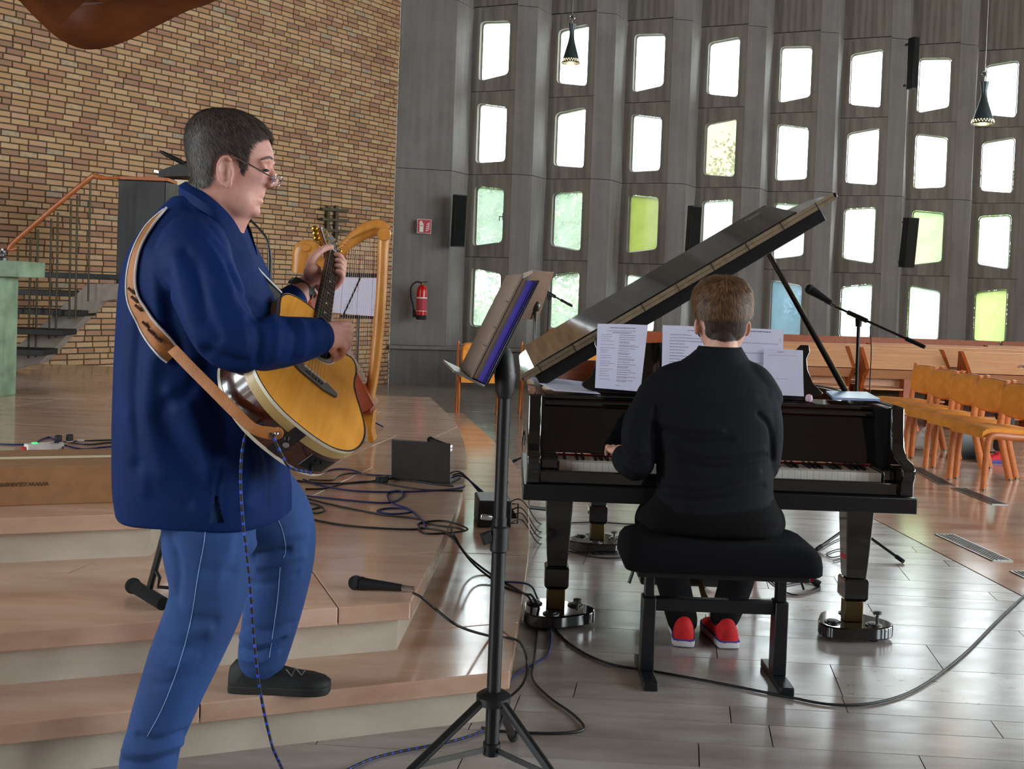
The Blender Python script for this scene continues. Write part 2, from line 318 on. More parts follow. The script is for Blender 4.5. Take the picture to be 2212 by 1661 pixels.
while Y < 8.88:
    dep = rr.choice([.145, .17, .26, .30, .33]); dep = min(dep, 8.895-Y)
    if dep < .06: break
    x = -3.2-rr.random()
    while True:
        L = rr.uniform(.45, 1.15); g = .0018
        xs = xb(Y)
        def yy(X, b): return b+SL*(X-1.2)*(1 if .62 < b < 8.87 else 0)
        a0, a1 = x+g, x+L-g
        if a0+.08 > xs: break
        last = a1+.1 > xs
        q = []
        for (X, b, s) in ((a0, Y+g, 0), (a1, Y+g, 0), (a1, Y+dep-g, SK*dep), (a0, Y+dep-g, SK*dep)):
            XX = X+s+SK*(Y-4)
            XX = min(XX, xb(b)) if not last or X != a1 else xb(b)
            q.append((XX, yy(XX, b)))
        cx = sum(t[0] for t in q)/4; cy = sum(t[1] for t in q)/4
        if abs(q[1][0]-q[0][0]) > .03 or abs(q[2][0]-q[3][0]) > .03:
            if not (cx < -.6 and cy > 3.9) and not cx < -2.6:
                mm = MB().prism(q, -.014, 0)
                px = PJ((cx, cy, 0))
                pit = (1690 < px[0] < 2120 and 1425 < px[1] < 1530) or (1180 < px[0] < 1270 and 1250 < px[1] < 1330) or (1650 < px[0] < 1850 and 1270 < px[1] < 1330)
                o = mm.build('floor_slab', 'floor_stone_pitted' if pit else 'floor_stone', floor, smooth=0); k += 1
        x += L
        if last: break
    Y += dep
# ---- floor grilles
for i, (A, B) in enumerate((((2040, 1155), (2165, 1212)), ((1975, 1010), (2045, 1048)), ((2070, 1055), (2160, 1090)), ((2205, 1235), (2290, 1275)))):
    a = UZ(*A, 0); b = UZ(*B, 0); t = nrm(b-a); q = np.array([-t[1], t[0], 0])
    g = MB(); 
    for s in (-.055, .055): g.bar(a+q*s+[0, 0, .001], b+q*s+[0, 0, .001], .012, .008)
    for e in (a, b): g.bar(e-q*.06+[0, 0, .001], e+q*.06+[0, 0, .001], .012, .008)
    r = thing('floor_grille', ['slotted metal floor grille lying alone near the slab floor edge', 'floor grille under the far end of the orange chair row', 'floor grille under the near end of the orange chair row', 'floor grille cut off by the right edge near the cable'][i], 'grille', (a+b)/2)
    g.build('grille_frame', 'alu', r)
    MB().bar(a+[0, 0, -.002], b+[0, 0, -.002], .1, .006).build('grille_bed', 'black_matt', r)
    for s in (-.033, -.011, .011, .033): MB().bar(a+q*s+[0, 0, .002], b+q*s+[0, 0, .002], .006, .006).build('grille_bar', 'alu', r)

# ---- the altar steps: slab treads on set-back risers
def offset_in(poly, d):
    p = np.asarray(poly, float); n = len(p); out = []
    for i in range(n):
        a, b, c = p[i-1], p[i], p[(i+1) % n]; t1 = nrm(b-a); t2 = nrm(c-b)
        n1 = np.array([-t1[1], t1[0]]); n2 = np.array([-t2[1], t2[0]]); bb = nrm(n1+n2); out.append(b+bb*d/max(.4, bb@n1))
    return [tuple(q) for q in out]
def edge_curve(pts, n=6): return [tuple(q) for q in spline(np.array(pts, float), n)]
S1 = [(-6.5, .78), (.035, 3.357)]+edge_curve([(.035, 3.357), (.085, 4.3), (.13, 5.42), (.104, 6.9), (-.076, 8.32), (-.442, 10.31)])[1:]+[(-6.5, 10.42)]
S2 = [(-6.5, 1.09), (-.30, 3.488)]+edge_curve([(-.30, 3.488), (-.25, 4.43), (-.22, 5.46), (-.255, 6.7), (-.40, 8.18), (-.745, 10.08)])[1:]+[(-6.5, 10.30)]
S3 = [(-6.5, 2.02), (-1.27, 3.922)]+edge_curve([(-1.27, 3.922), (-1.35, 4.8), (-1.55, 6.2), (-2.0, 8), (-2.6, 10.2)])[1:]+[(-6.5, 10.25)]
def clip_poly(poly, nx, ny, c):      # keep nx*x+ny*y <= c
    out = []; n = len(poly)
    for i in range(n):
        a, b = poly[i], poly[(i+1) % n]; da = nx*a[0]+ny*a[1]-c; db = nx*b[0]+ny*b[1]-c
        if da <= 0: out.append(a)
        if (da < 0) != (db < 0): t = da/(da-db); out.append((a[0]+(b[0]-a[0])*t, a[1]+(b[1]-a[1])*t))
    return out
for name, poly, z, joints in (('floor_step_lowest', S1, .17, [(-2.2, -.9), (-1.15, -.75), (.2, 1.5)]), ('floor_step_middle', S2, .34, None), ('floor_step_altar', S3, .51, None)):
    core = MB().prism(offset_in(poly, .045), z-.17, z-.058).build(name, 'riser_stone', None, smooth=0); structure(core)
    # front line pieces: cut the slab by joint lines square to the front edge
    a, b = np.array(poly[0]), np.array(poly[1]); t = nrm(b-a); nn = np.array([-t[1], t[0]])
    cuts = {'floor_step_lowest': [-9, -2.9, -1.9, -.95, .12, 9], 'floor_step_middle': [-9, -3.1, -1.75, -.72, -.24, 9], 'floor_step_altar': [-9, -2.6, -1.15, 9]}[name]
    strip = {'floor_step_lowest': .46, 'floor_step_middle': .62, 'floor_step_altar': .9}[name]
    g = .0016
    front = clip_poly(poly, nn[0], nn[1], nn@b+strip-g); back = clip_poly(poly, -nn[0], -nn[1], -(nn@b+strip+g))
    for i in range(len(cuts)-1):
        c0, c1 = t@b+cuts[i]+g, t@b+cuts[i+1]-g
        q = clip_poly(clip_poly(front, t[0], t[1], c1), -t[0], -t[1], -c0)
        if len(q) > 2: MB().prism(q, z-.058, z).build('tread_slab', 'step_stone', core, smooth=0, bevel=.004)
    ys = [-99, 4.85, 6.1, 7.4, 8.8, 99]
    for i in range(5):
        q = clip_poly(clip_poly(back, 0, 1, ys[i+1]-g), 0, -1, -(ys[i]+g))
        if name == 'floor_step_lowest' or len(q) < 3:
            if len(q) > 2: MB().prism(q, z-.058, z).build('tread_slab', 'step_stone', core, smooth=0, bevel=.004)
            continue
        xs = [-99, -2.9, -1.62, -.78, 99] if i % 2 else [-99, -3.4, -2.2, -1.05, 99]
        for j in range(4):
            q2 = clip_poly(clip_poly(q, 1, -.2, xs[j+1]-.2*6-g), -1, .2, -(xs[j]-.2*6+g))
            if len(q2) > 2: MB().prism(q2, z-.058, z).build('tread_slab', 'step_stone', core, smooth=0, bevel=.004)

# ---- brick wall
WD = nrm([2.58, 3.6, 0]); WN = np.array([WD[1], -WD[0], 0]); WC = np.array([-1.72, 15.03, 0])
def WP(t, z, d=0): return WC+WD*t+WN*d+np.array([0, 0, z])
m = MB(); m.hexa([WP(-15, 0, -.3), WP(0, 0, -.3), WP(0, 0, 0), WP(-15, 0, 0), WP(-15, 8.2, -.3), WP(0, 8.2, -.3), WP(0, 8.2, 0), WP(-15, 8.2, 0)])
brick_wall = structure(m.build('wall_left', 'mortar', smooth=0))
bl, bh, jt = .19, .0615, .009
def brick_pts(L, H, t): 
    e = .004; x, z = L/2, H/2
    return [(-x, 0, -z), (x, 0, -z), (x, 0, z), (-x, 0, z), (-x+e, t, -z+e), (x-e, t, -z+e), (x-e, t, z-e), (-x+e, t, z-e)]
BFC = [(4, 7, 6, 5), (0, 4, 5, 1), (1, 5, 6, 2), (2, 6, 7, 3), (3, 7, 4, 0)]
bricks = []; rb = random.Random(5)
for r in range(int(5.9/bh)):
    z = (r+.5)*bh; tt = (rb.random()*bl*.9 if r % 3 == 0 else (.5 if r % 2 else .01)*bl)
    while tt > -9.2:
        half = rb.random() < .09; L = (bl/2 if half else bl)
        e1 = min(tt, 0); e0 = tt-L
        if e1-e0 > .03: bricks.append(((e0+e1)/2, z, e1-e0-jt))
        tt -= L
vis = []
for b in bricks:
    p = WP(b[0], b[1]); x, y = PJ(p)
    if -40 < x < 910 and -40 < y < 850: vis.append((p[1], b))
vis.sort(key=lambda q: q[0] + (0 if 5 < PJ(WP(q[1][0], q[1][1]))[0] and PJ(WP(q[1][0], q[1][1]))[1] > 5 else 50))
Rb = np.eye(4); Rb[:3, 0] = WD; Rb[:3, 1] = WN; Rb[:3, 2] = (0, 0, 1)
meshes = {}
far = MB()
for i, (_, (t, z, L)) in enumerate(vis):
    dep = .010+rb.random()*.005
    if i < 300:
        key = round(L, 3)
        if key not in meshes:
            me = MB().add(brick_pts(L, bh-jt, .012), BFC).mesh('brick'); me.materials.append(MAT['brick']); meshes[key] = me
        o = place('brick', meshes[key], brick_wall); Mx = Rb.copy(); Mx[:3, 3] = WP(t, z)
        o.matrix_basis = Matrix(Mx.tolist()) @ Matrix.Rotation(rb.uniform(-.006, .006), 4, 'Y') @ Matrix.Diagonal((1, dep/.012, 1, 1))
    else:
        Mx = Rb.copy(); Mx[:3, 3] = WP(t, z); far.add(brick_pts(L, bh-jt, dep), BFC, Mx)
far.build('brick_field', 'brick_far', brick_wall, smooth=0, kind='stuff')

# ---- saw-tooth concrete window wall
TB = np.array([1.147, .214, 0]); W0 = np.array([-.40, 15.5, 0]); NB = 10
vA = np.array([-.325, .146, 0]); vPan = np.array([.65, -.292, 0]); vPier = np.array([.291, .054, 0]); vRev = np.array([.206, .452, 0])
mm = MB(); e = nrm(TB); o_ = np.array([-e[1], e[0], 0])
A0 = W0+vA; C0 = A0-vRev
Lft = C0-e*.80; Rgt = C0+TB*(NB+.2)
def slab_along(mb, a, b, d0, d1, z0, z1):
    mb.hexa([a+o_*d0+[0,0,z0], b+o_*d0+[0,0,z0], b+o_*d1+[0,0,z0], a+o_*d1+[0,0,z0], a+o_*d0+[0,0,z1], b+o_*d0+[0,0,z1], b+o_*d1+[0,0,z1], a+o_*d1+[0,0,z1]])
slab_along(mm, Lft, Rgt, -.06, .75, 0, .50); wall_far = structure(mm.build('wall_far', 'concrete_base', smooth=0))
m = MB(); slab_along(m, Lft-e*.02, Rgt, -.12, .75, .50, .55); structure(m.build('trim_1', 'concrete', None, smooth=0, bevel=.006))
m = MB(); pass
ZS = [.55, 3.05, 5.46, 8.2]
pn0 = np.array([.41, .912, 0])
def pier(B, C, A, z0, z1, name='pier_panel'):
    g = .004; n = 9; zs = np.linspace(z0+g, z1-g, n); v = []; f = []
    for i, z in enumerate(zs):
        u = (z-z0)/(z1-z0); bul = .05*math.sin(u*math.pi)-.02 if z1 < 7 else 0
        A2 = A+e*(-bul*.9)
        mid = (C+A2)/2+o_*(-.018*math.sin(u*math.pi))
        for q in (B, C, mid, A2, A, A+pn0*.2, B+o_*.2): v.append(q+np.array([0, 0, z]))
    for i in range(n-1):
        for j in range(7): a = i*7+j; b = i*7+(j+1) % 7; f.append((a, b, b+7, a+7))
    f += [(6, 5, 4, 3, 2, 1, 0), tuple((n-1)*7+j for j in range(7))]
    MB().add(v, f).build(name, 'concrete', wall_far, smooth=30)
for i in range(-1, NB):
    A = W0+TB*(i+1)+vA; C = A-vRev; B = C-vPier if i >= 0 else Lft
    for k in range(3): pier(B, C, A, ZS[k], ZS[k+1])
ROWZ = [1.25, 2.45, 3.65, 4.86]; WW, WH = .475, .83
OFF = {  # (parity,row): tl,tr,bl,br vertical offsets
 (0, 3): (.0, -.02, -.035, .045), (0, 2): (.03, -.045, -.02, .0), (0, 1): (.02, -.025, -.03, .035), (0, 0): (.035, -.045, .0, .0),
 (1, 3): (-.03, .03, .02, -.045), (1, 2): (-.045, .035, .01, -.03), (1, 1): (-.02, .01, .03, -.045), (1, 0): (-.04, .03, 0, 0)}
pd = nrm(vPan); pn = np.array([-pd[1], pd[0], 0])       # along panel / outwards
def win_loop(par, row, inset=0, nc=6):
    tl, tr, bl_, br = OFF[(par, row)]; h, w_ = WH/2, WW/2
    c = np.array([(-w_, -h+bl_), (w_, -h+br), (w_, h+tr), (-w_, h+tl)]); r = .07; pts = []
    for k in range(4):
        p0, p1, p2 = c[k-1], c[k], c[(k+1) % 4]; a = p1+nrm(p0-p1)*r; b = p1+nrm(p2-p1)*r
        for t in np.linspace(0, 1, nc): pts.append((1-t)**2*a+2*t*(1-t)*p1+t*t*b)
    pts = np.array(pts); 
    if inset: pts = np.array(offset_in(pts, inset))
    return pts
def panel_mesh(par, row):
    z0 = (ROWZ[row]+ROWZ[row-1])/2 if row else .55; z1 = (ROWZ[row]+ROWZ[row+1])/2 if row < 3 else 5.48
    z0 -= ROWZ[row]; z1 -= ROWZ[row]; hw = np.linalg.norm(vPan)/2; g = .004
    L = win_loop(par, row); Lb = np.array(offset_in(L, -.01)); R4 = [(-hw, z0+g), (hw, z0+g), (hw, z1-g), (-hw, z1-g)]; n = len(L)
    v = [pd*x+pn*d+np.array([0, 0, z]) for d, lp in ((0, R4), (0, L), (.16, Lb), (.16, R4)) for x, z in lp]
    tri = [tuple(t) for t in tessellate_polygon([[Vector((x, z, 0)) for x, z in R4], [Vector((x, z, 0)) for x, z in L[::-1]]])]
    ix = list(range(4))+[4+n-1-j for j in range(n)]; f = [(ix[a], ix[b], ix[c]) for a, b, c in tri]
    tri2 = [tuple(t) for t in tessellate_polygon([[Vector((x, z, 0)) for x, z in R4], [Vector((x, z, 0)) for x, z in Lb[::-1]]])]
    ib = [4+2*n+j for j in range(4)]+[4+n+n-1-j for j in range(n)]; f += [(ib[c], ib[b], ib[a]) for a, b, c in tri2]
    f += [(4+j, 4+(j+1) % n, 4+n+(j+1) % n, 4+n+j) for j in range(n)]+[(j, (j+1) % 4, 4+2*n+(j+1) % 4, 4+2*n+j) for j in range(4)]
    me = MB().add(v, f).mesh('window_panel'); me.materials.append(MAT['concrete_panel']); shade(me, 30); return me
PM = {(p, r): panel_mesh(p, r) for p in (0, 1) for r in range(4)}
def ring_mesh(par, row):
    L = win_loop(par, row, .0); I = win_loop(par, row, .016); v = []; n = len(L)
    for d, lp in ((.085, L), (.085, I), (.115, I), (.115, L)):
        for x, z in lp: v.append(pd*x+pn*d+np.array([0, 0, z]))
    f = [((r*n)+j, (r*n)+(j+1) % n, ((r+1) % 4)*n+(j+1) % n, ((r+1) % 4)*n+j) for r in range(4) for j in range(n)]
    me = MB().add(v, f).mesh('window_frame'); me.materials.append(MAT['alu']); return me
def pane_mesh(par, row, mat):
    I = win_loop(par, row, .012); v = [pd*x+pn*d+np.array([0, 0, z]) for d in (.097, .103) for x, z in I]; n = len(I)
    f = [tuple(range(n)), tuple(range(2*n-1, n-1, -1))]+[(j, n+j, n+(j+1) % n, (j+1) % n) for j in range(n)]
    me = MB().add(v, f).mesh('window_pane'); me.materials.append(MAT[mat]); return me
RM = {(p, r): ring_mesh(p, r) for p in (0, 1) for r in range(4)}; GM = {}
wn = 0
ub = MB(); hw_ = np.linalg.norm(vPan)/2
ub.hexa([pd*x+pn*d+np.array([0, 0, z]) for z in (5.49, 8.2) for x, d in ((-hw_, 0), (hw_, 0), (hw_, .16), (-hw_, .16))]); ume = ub.mesh('upper_panel'); ume.materials.append(MAT['concrete_panel'])
jb = MB()  # strips added behind the panel gaps to stop sky light leaking in
for z in [(ROWZ[k]+ROWZ[k+1])/2 for k in range(3)]+[5.485, .5]: jb.hexa([pd*x+pn*d+np.array([0, 0, zz]) for zz in (z-.03, z+.03) for x, d in ((-hw_-.02, .05), (hw_+.02, .05), (hw_+.02, .17), (-hw_-.02, .17))])
for x in (-hw_, hw_): jb.hexa([pd*xx+pn*d+np.array([0, 0, zz]) for zz in (.5, 8.2) for xx, d in ((x-.03, .06), (x+.03, .06), (x+.03, .18), (x-.03, .18))])
jme = jb.mesh('joint_light_stop'); jme.materials.append(MAT['concrete_base'])
for i in range(NB):
    o = place('upper_panel', ume, wall_far); o.location = W0+TB*i
    o = place('joint_light_stop', jme, wall_far); o.location = W0+TB*i
TINT = {(2, 1): 'glass_yellow', (4, 0): 'glass_blue', (3, 2): 'glass_warm', (7, 0): 'glass_yellowpale', (2, 2): 'glass_frost', (3, 1): 'glass_frost', (4, 1): 'glass_frost', (5, 0): 'glass_frost', (6, 0): 'glass_frost', (6, 1): 'glass_green', (7, 1): 'glass_frost', (2, 0): 'glass_frost', (0, 0): 'glass_clear', (0, 1): 'glass_clear', (1, 0): 'glass_clear', (1, 1): 'glass_clear'}
for i in range(NB):
    for r in range(4):
        c = W0+TB*i+np.array([0, 0, ROWZ[r]]); par = i % 2
        o = place('window_panel', PM[(par, r)], wall_far); o.location = c
        wn += 1; gm = TINT.get((i, r), 'glass_bright')
        fr = structure(place('window_%d' % wn, RM[(par, r)])); fr.location = c
        if (par, r, gm) not in GM: GM[(par, r, gm)] = pane_mesh(par, r, gm)
        place('pane', GM[(par, r, gm)], fr)
        if (i, r) == (0, 1):
            m = MB(); h = pd*(WW/2-.03)+pn*.07; m.bar(h+[0, 0, -.05], h+[0, 0, .05], .02, .02); m.bar(h+[0, 0, -.005], h-pd*.05-pn*.02+[0, 0, -.005], .012, .012); m.bar(h-pd*.05-pn*.02, h-pd*.05-pn*.02+[0, 0, -.07], .012, .012)
            m.build('window_handle', 'alu_dark', fr, local=True)
# ---- rest of the shell (behind and beside the photographer), side openings added and sized for fill light
m = MB(); m.box2((-10, -8.3, 8.2), (14, 19, 8.5)); structure(m.build('ceiling', 'ceiling_paint', smooth=0))
m = MB(); m.box2((-10, -8.3, 0), (14, -8, 8.2)); structure(m.build('wall_back', 'dark_brick', smooth=0))
def side_wall(nm, x0, x1, y0, y1, cuts, z0, z1):
    m = MB(); ys = [y0]+[q for c in cuts for q in c]+[y1]
    for i in range(0, len(ys), 2): m.box2((x0, ys[i], z0), (x1, ys[i+1], z1))
    m.box2((x0, y0, 0), (x1, y1, z0)); m.box2((x0, y0, z1), (x1, y1, 8.2)); structure(m.build(nm, 'plaster', smooth=0))
side_wall('wall_right', 12.2, 12.5, -8, 19, [(-6, -4), (-2.5, -.5), (1, 3), (4.5, 6.5), (8, 10)], 1.5, 6.2)
side_wall('wall_entrance', -10, -9.7, -8, 5.2, [(-6, -4.2), (-2.5, -.7), (1, 2.8)], 1.5, 6.2)
portal('portal_left', (-10.2, -1, 3.8), (math.radians(90), 0, math.radians(-90)), 11.4, 5.4)
portal('portal_right', (12.7, 2.5, 3.8), (math.radians(90), 0, math.radians(90)), 17.4, 5.4)
cw = W0+TB*4.5; portal('portal_far', (cw[0]-.3, cw[1]+1.2, 3.1), (math.radians(-90), 0, math.atan2(.214, 1.147)), 13, 5.4)
# ================================================================ writing helper
def text_mb(txt, size, M, depth=.0006, align='CENTER', bold=0):
    c = bpy.data.curves.new('lettering', 'FONT'); c.body = txt; c.size = size; c.align_x = align; c.extrude = depth; c.offset = bold; c.resolution_u = 3
    o = bpy.data.objects.new('lettering', c); me = bpy.data.meshes.new_from_object(o)
    v = np.zeros(len(me.vertices)*3); me.vertices.foreach_get('co', v); f = [tuple(p.vertices) for p in me.polygons]
    bpy.data.objects.remove(o); bpy.data.curves.remove(c); bpy.data.meshes.remove(me)
    return MB().add(v.reshape(-1, 3), f, M)

# ================================================================ grand piano
PR = thing('grand_piano', 'black lacquered grand piano with raised lid and open keyboard', 'piano', (.8, 5.1, 0))
X0, X1 = .076, 1.53
body = [(X0, 4.12), (X1, 4.12), (X1, 4.75)]+[tuple(q) for q in spline(np.array([(X1, 4.75), (1.50, 5.05), (1.36, 5.35), (1.17, 5.62), (1.03, 5.95), (.86, 6.22), (.58, 6.34), (.27, 6.29), (.10, 6.10), (X0, 5.85)]), 5)][1:]
def shrink(poly, d): return offset_in(poly, d)
inn = shrink(body, .06)
rim = MB(); n = len(body); ZB, ZT = .66, .982
Mo = MB(); v = []
for lp, z in ((body, ZB), (body, ZT), (shrink(body, .03), ZT), (shrink(body, .03), ZB)): v += [(x, y, z) for x, y in lp]
f = []
for r in range(4):
    for j in range(1, n):
        a, b = r*n, ((r+1) % 4)*n; f.append((a+j, a+(j+1) % n, b+(j+1) % n, b+j))
Mo.add(v, f).build('rim', 'piano_black', PR, smooth=40)
v = []
for lp, z in ((shrink(body, .0301), ZB), (shrink(body, .0301), ZT-.004), (inn, ZT-.004), (inn, ZB)): v += [(x, y, z) for x, y in lp]
MB().add(v, f).build('inner_rim', 'mahogany', PR, smooth=40)
MB().prism(clip_poly(inn, 0, -1, -4.57), .80, .815).build('soundboard', 'pew_wood', PR, smooth=0)
pl = [(x, y) for x, y in shrink(body, .10)]; MB().prism(clip_poly(pl, 0, -1, -4.52), .845, .865).build('iron_plate', 'gold_plate', PR, smooth=0)
for k in range(26):
    xx = .2+k*.045; top = 4.6; end = max(4.95, 6.15-max(0, xx-.35)*1.25)
    if k % 2 == 0: MB().tube([(xx, top, .885), (xx-.04, end, .885)], .0012, 4).build('string', 'brass', PR)
MB().box2((.2, 4.50, .86), (1.44, 4.56, .93)).build('damper_rail', 'piano_satin', PR, bevel=.004)
arm = [(4.14, ZT), (4.105, ZT), (4.095, .88), (4.085, .83), (4.05, .795), (3.985, .783), (3.962, .765), (3.96, .735), (3.975, .71), (3.975, .66), (4.14, .66)]
for xa, xb_ in ((X0, X0+.052), (X1-.052, X1)):
    M = frame((0, 0, 0), (0, 1, 0), (0, 0, 1), (1, 0, 0)); MB().prism(arm, xa, xb_, M).build('cheek', 'piano_black', PR, bevel=.006)
for xa, xb_ in ((X0+.053, .197), (1.435, X1-.053)): MB().box2((xa, 4.035, .66), (xb_, 4.2, .748)).build('key_block', 'piano_black', PR, bevel=.006)
MB().box2((X0-.012, 3.965, .598), (X1+.012, 4.75, .658)).build('key_bed', 'piano_satin', PR, bevel=.004)
MB().box2((X0+.05, 4.0, .658), (X1-.05, 4.025, .708)).build('key_slip', 'piano_black', PR, bevel=.005)
kw = (1.431-.201)/52
wk = MB().box2((0, 4.045, .70), (kw-.0011, 4.20, .735)).mesh('white_key'); wk.materials.append(MAT['key_white'])
bk = MB().hexa([(-.0058, 4.098, .735), (.0058, 4.098, .735), (.0058, 4.20, .735), (-.0058, 4.20, .735), (-.0045, 4.103, .747), (.0045, 4.103, .747), (.0045, 4.20, .747), (-.0045, 4.20, .747)]).mesh('black_key'); bk.materials.append(MAT['key_black'])
inv = PR.matrix_basis.inverted()
for i in range(52):
    o = place('white_key', wk, PR); o.location = inv @ Vector((.201+i*kw, 0, 0))
    if i % 7 in (0, 2, 3, 5, 6) and i < 51: o = place('black_key', bk, PR); o.location = inv @ Vector((.201+(i+1)*kw, 0, 0))
MB().box2((.199, 4.201, .70), (1.433, 4.212, .742)).build('key_felt', 'red_felt', PR)
MB().hexa([(.13, 4.213, .745), (1.476, 4.213, .745), (1.476, 4.235, .745), (.13, 4.235, .745), (.13, 4.265, .925), (1.476, 4.265, .925), (1.476, 4.285, .925), (.13, 4.285, .925)]).build('fallboard', 'piano_black', PR, bevel=.003)
for xa, xb_ in ((X0+.028, X0+.064), (X1-.064, X1-.028)): MB().box2((xa, 4.13, .748), (xb_, 4.40, ZT-.006)).build('cheek_inside', 'piano_satin', PR)
MB().cyl((.13, 4.262, .935), (1.476, 4.262, .935), .014, n=10).build('fallboard_roll', 'piano_black', PR)
MB().box2((.13, 4.275, .952), (1.476, 4.50, .968)).build('desk_shelf', 'piano_black', PR, bevel=.003)
MB().box2((.13, 4.29, .90), (1.476, 4.30, .951)).build('shelf_front', 'mahogany', PR)
# music desk with scrolled ends
dk = np.array([(0, 0), (.62, 0), (.70, .02), (.72, .035), (.66, .075), (.63, .13), (.625, .175), (.645, .205), (.64, .235), (.59, .235), (.565, .215), (.54, .21), (0, .235)])
dk = dk*[.70, 1]; dk = [tuple(q) for q in dk]+[(-x, z) for x, z in dk[::-1][1:-1]]
Md = frame((.80, 4.405, .968), (1, 0, 0), (0, math.sin(.22), math.cos(.22)), (0, -math.cos(.22), math.sin(.22)))
MB().prism(dk, -.018, 0, Md).build('music_desk', 'piano_black', PR, bevel=.003)
# the raised lid: built closed, turned about the bass-side hinge
LA = math.radians(32.5); HX, HZ = .062, 1.0
def lidM(): return frame((HX, 0, HZ), (math.cos(LA), 0, math.sin(LA)), (0, 1, 0), (-math.sin(LA), 0, math.cos(LA)))
LM = lidM(); YF = 4.52
lid = [(x-HX, y) for x, y in offset_in(body, -.02)]; lid = clip_poly(lid, 0, -1, -YF)
lid = [(x*1.035, y) for x, y in lid]
MB().prism(lid, 0, .022, LM).build('lid', 'piano_black', PR, bevel=.003)
FL = math.radians(10); Mf = frame((0, YF-.004, .034), (1, 0, 0), (0, math.cos(FL), math.sin(FL)), (0, -math.sin(FL), math.cos(FL)))
MB().box2((.065, 0, -.022), (1.355, .42, 0), LM@Mf).build('lid_flap', 'piano_black', PR, bevel=.003)
for z0, z1 in ((.012, .0275), (-.005, .0105)): MB().box2((.0, YF-.006, z0), (1.525, YF-.001, z1), LM).build('hinge', 'hinge_brass', PR)
MB().box2((.05, YF+.006, -.062), (1.45, YF+.05, -.002), LM).build('lid_rail', 'piano_satin', PR, bevel=.003)
for k in range(9): MB().box2((.08+k*.17, YF-.008, -.006), (.083+k*.17, YF-.005, .028), LM).build('hinge_joint', 'black_matt', PR)
Mt = LM@Mf@frame((1.235, .30, -.0225), (1, 0, 0), (0, 1, 0), (0, 0, 1))@frame((0, 0, 0), (1, 0, 0), (0, 1, 0), (0, 0, 1))
text_mb('BÖSENDORFER', .0125, LM@Mf@frame((1.262, .335, .001), (1, 0, 0), (0, 1, 0), (0, 0, 1)), bold=.0003).build('lettering', 'gold_lettering', PR, smooth=0)
m = MB(); xx = 1.236
for L in (.010, .007, .012, .009, .010, .007): m.box2((xx, .318, 0), (xx+L-.002, .325, .0012), LM@Mf); xx += L
m.build('lettering', 'gold_lettering', PR, smooth=0)
MB().tube([(1.497, 4.70, .97), U(1655, 538, 4.70)], [.014, .011], 10).build('prop_stick', 'piano_black', PR)
MB().box((1.497, 4.70, .972), (.05, .06, .02)).build('prop_socket', 'brass', PR, bevel=.003)
def piano_leg(x, y, i):
    m = MB()
    prof = [(.064, .598), (.064, .55), (.058, .545), (.056, .52), (.045, .30), (.040, .245)]
    m.loft([[(x-a, y-a, z), (x+a, y-a, z), (x+a, y+a, z), (x-a, y+a, z)] for a, z in prof[::-1]])
    L = m.build('leg', 'piano_black', PR, bevel=.005, smooth=25)
    MB().loft([[(x-a, y-a, z), (x+a, y-a, z), (x+a, y+a, z), (x-a, y+a, z)] for a, z in ((.040, .15), (.050, .165), (.050, .235), (.044, .245))]).build('leg_cuff', 'piano_black', L, bevel=.003, smooth=25)
    MB().box2((x-.038, y-.03, .062), (x+.038, y+.03, .15)).build('caster_fork', 'brass', L, bevel=.004)
    q = [(x+.15*math.cos(t)*(1+.12*math.cos(3*t+i)), y+.13*math.sin(t)*(1+.12*math.cos(3*t+i))) for t in np.linspace(0, 2*math.pi, 28, endpoint=False)]
    D = MB().prism(q, .012, .062).build('dolly_plate', 'piano_black', PR, bevel=.006)
    for t in (.5, 2.6, 4.5):
        cx, cy = x+.1*math.cos(t+i), y+.09*math.sin(t+i)
        MB().lathe([(.034, .062), (.034, .066), (.024, .068), (.024, .072), (.012, .074)], 16, frame((cx, cy, 0), (1,0,0), (0,1,0), (0,0,1))).build('dolly_cap', 'alu_dark', D)
        MB().lathe([(.02, .0), (.02, .014)], 12, frame((cx, cy, 0), (1,0,0), (0,1,0), (0,0,1))).build('dolly_foot', 'rubber', D)
    t = 5.7-i*.0; cx, cy = x+.105*math.cos(t), y+.1*math.sin(t)
    MB().lathe([(.006, .07), (.006, .105), (.017, .107), (.017, .117), (.008, .12)], 14, frame((cx, cy, 0), (1,0,0), (0,1,0), (0,0,1))).build('dolly_screw', 'alu_dark', D)
piano_leg(.225, 4.42, 0); piano_leg(1.458, 4.40, 1); piano_leg(.50, 5.70, 2)
# pedal lyre
for xx in (.74, .84): MB().box2((xx-.018, 4.66, .19), (xx+.018, 4.70, .598)).build('lyre_post', 'piano_black', PR, bevel=.005)
MB().box2((.60, 4.60, .12), (.98, 4.76, .19)).build('pedal_box', 'piano_black', PR, bevel=.012)
for xx in (.72, .79, .86): MB().loft([[(xx-w_, y, z-.006), (xx+w_, y, z-.006), (xx+w_, y, z+.006), (xx-w_, y, z+.006)] for w_, y, z in ((.011, 4.62, .15), (.012, 4.52, .115), (.017, 4.45, .105), (.012, 4.41, .10))]).build('pedal', 'brass', PR, bevel=.003)

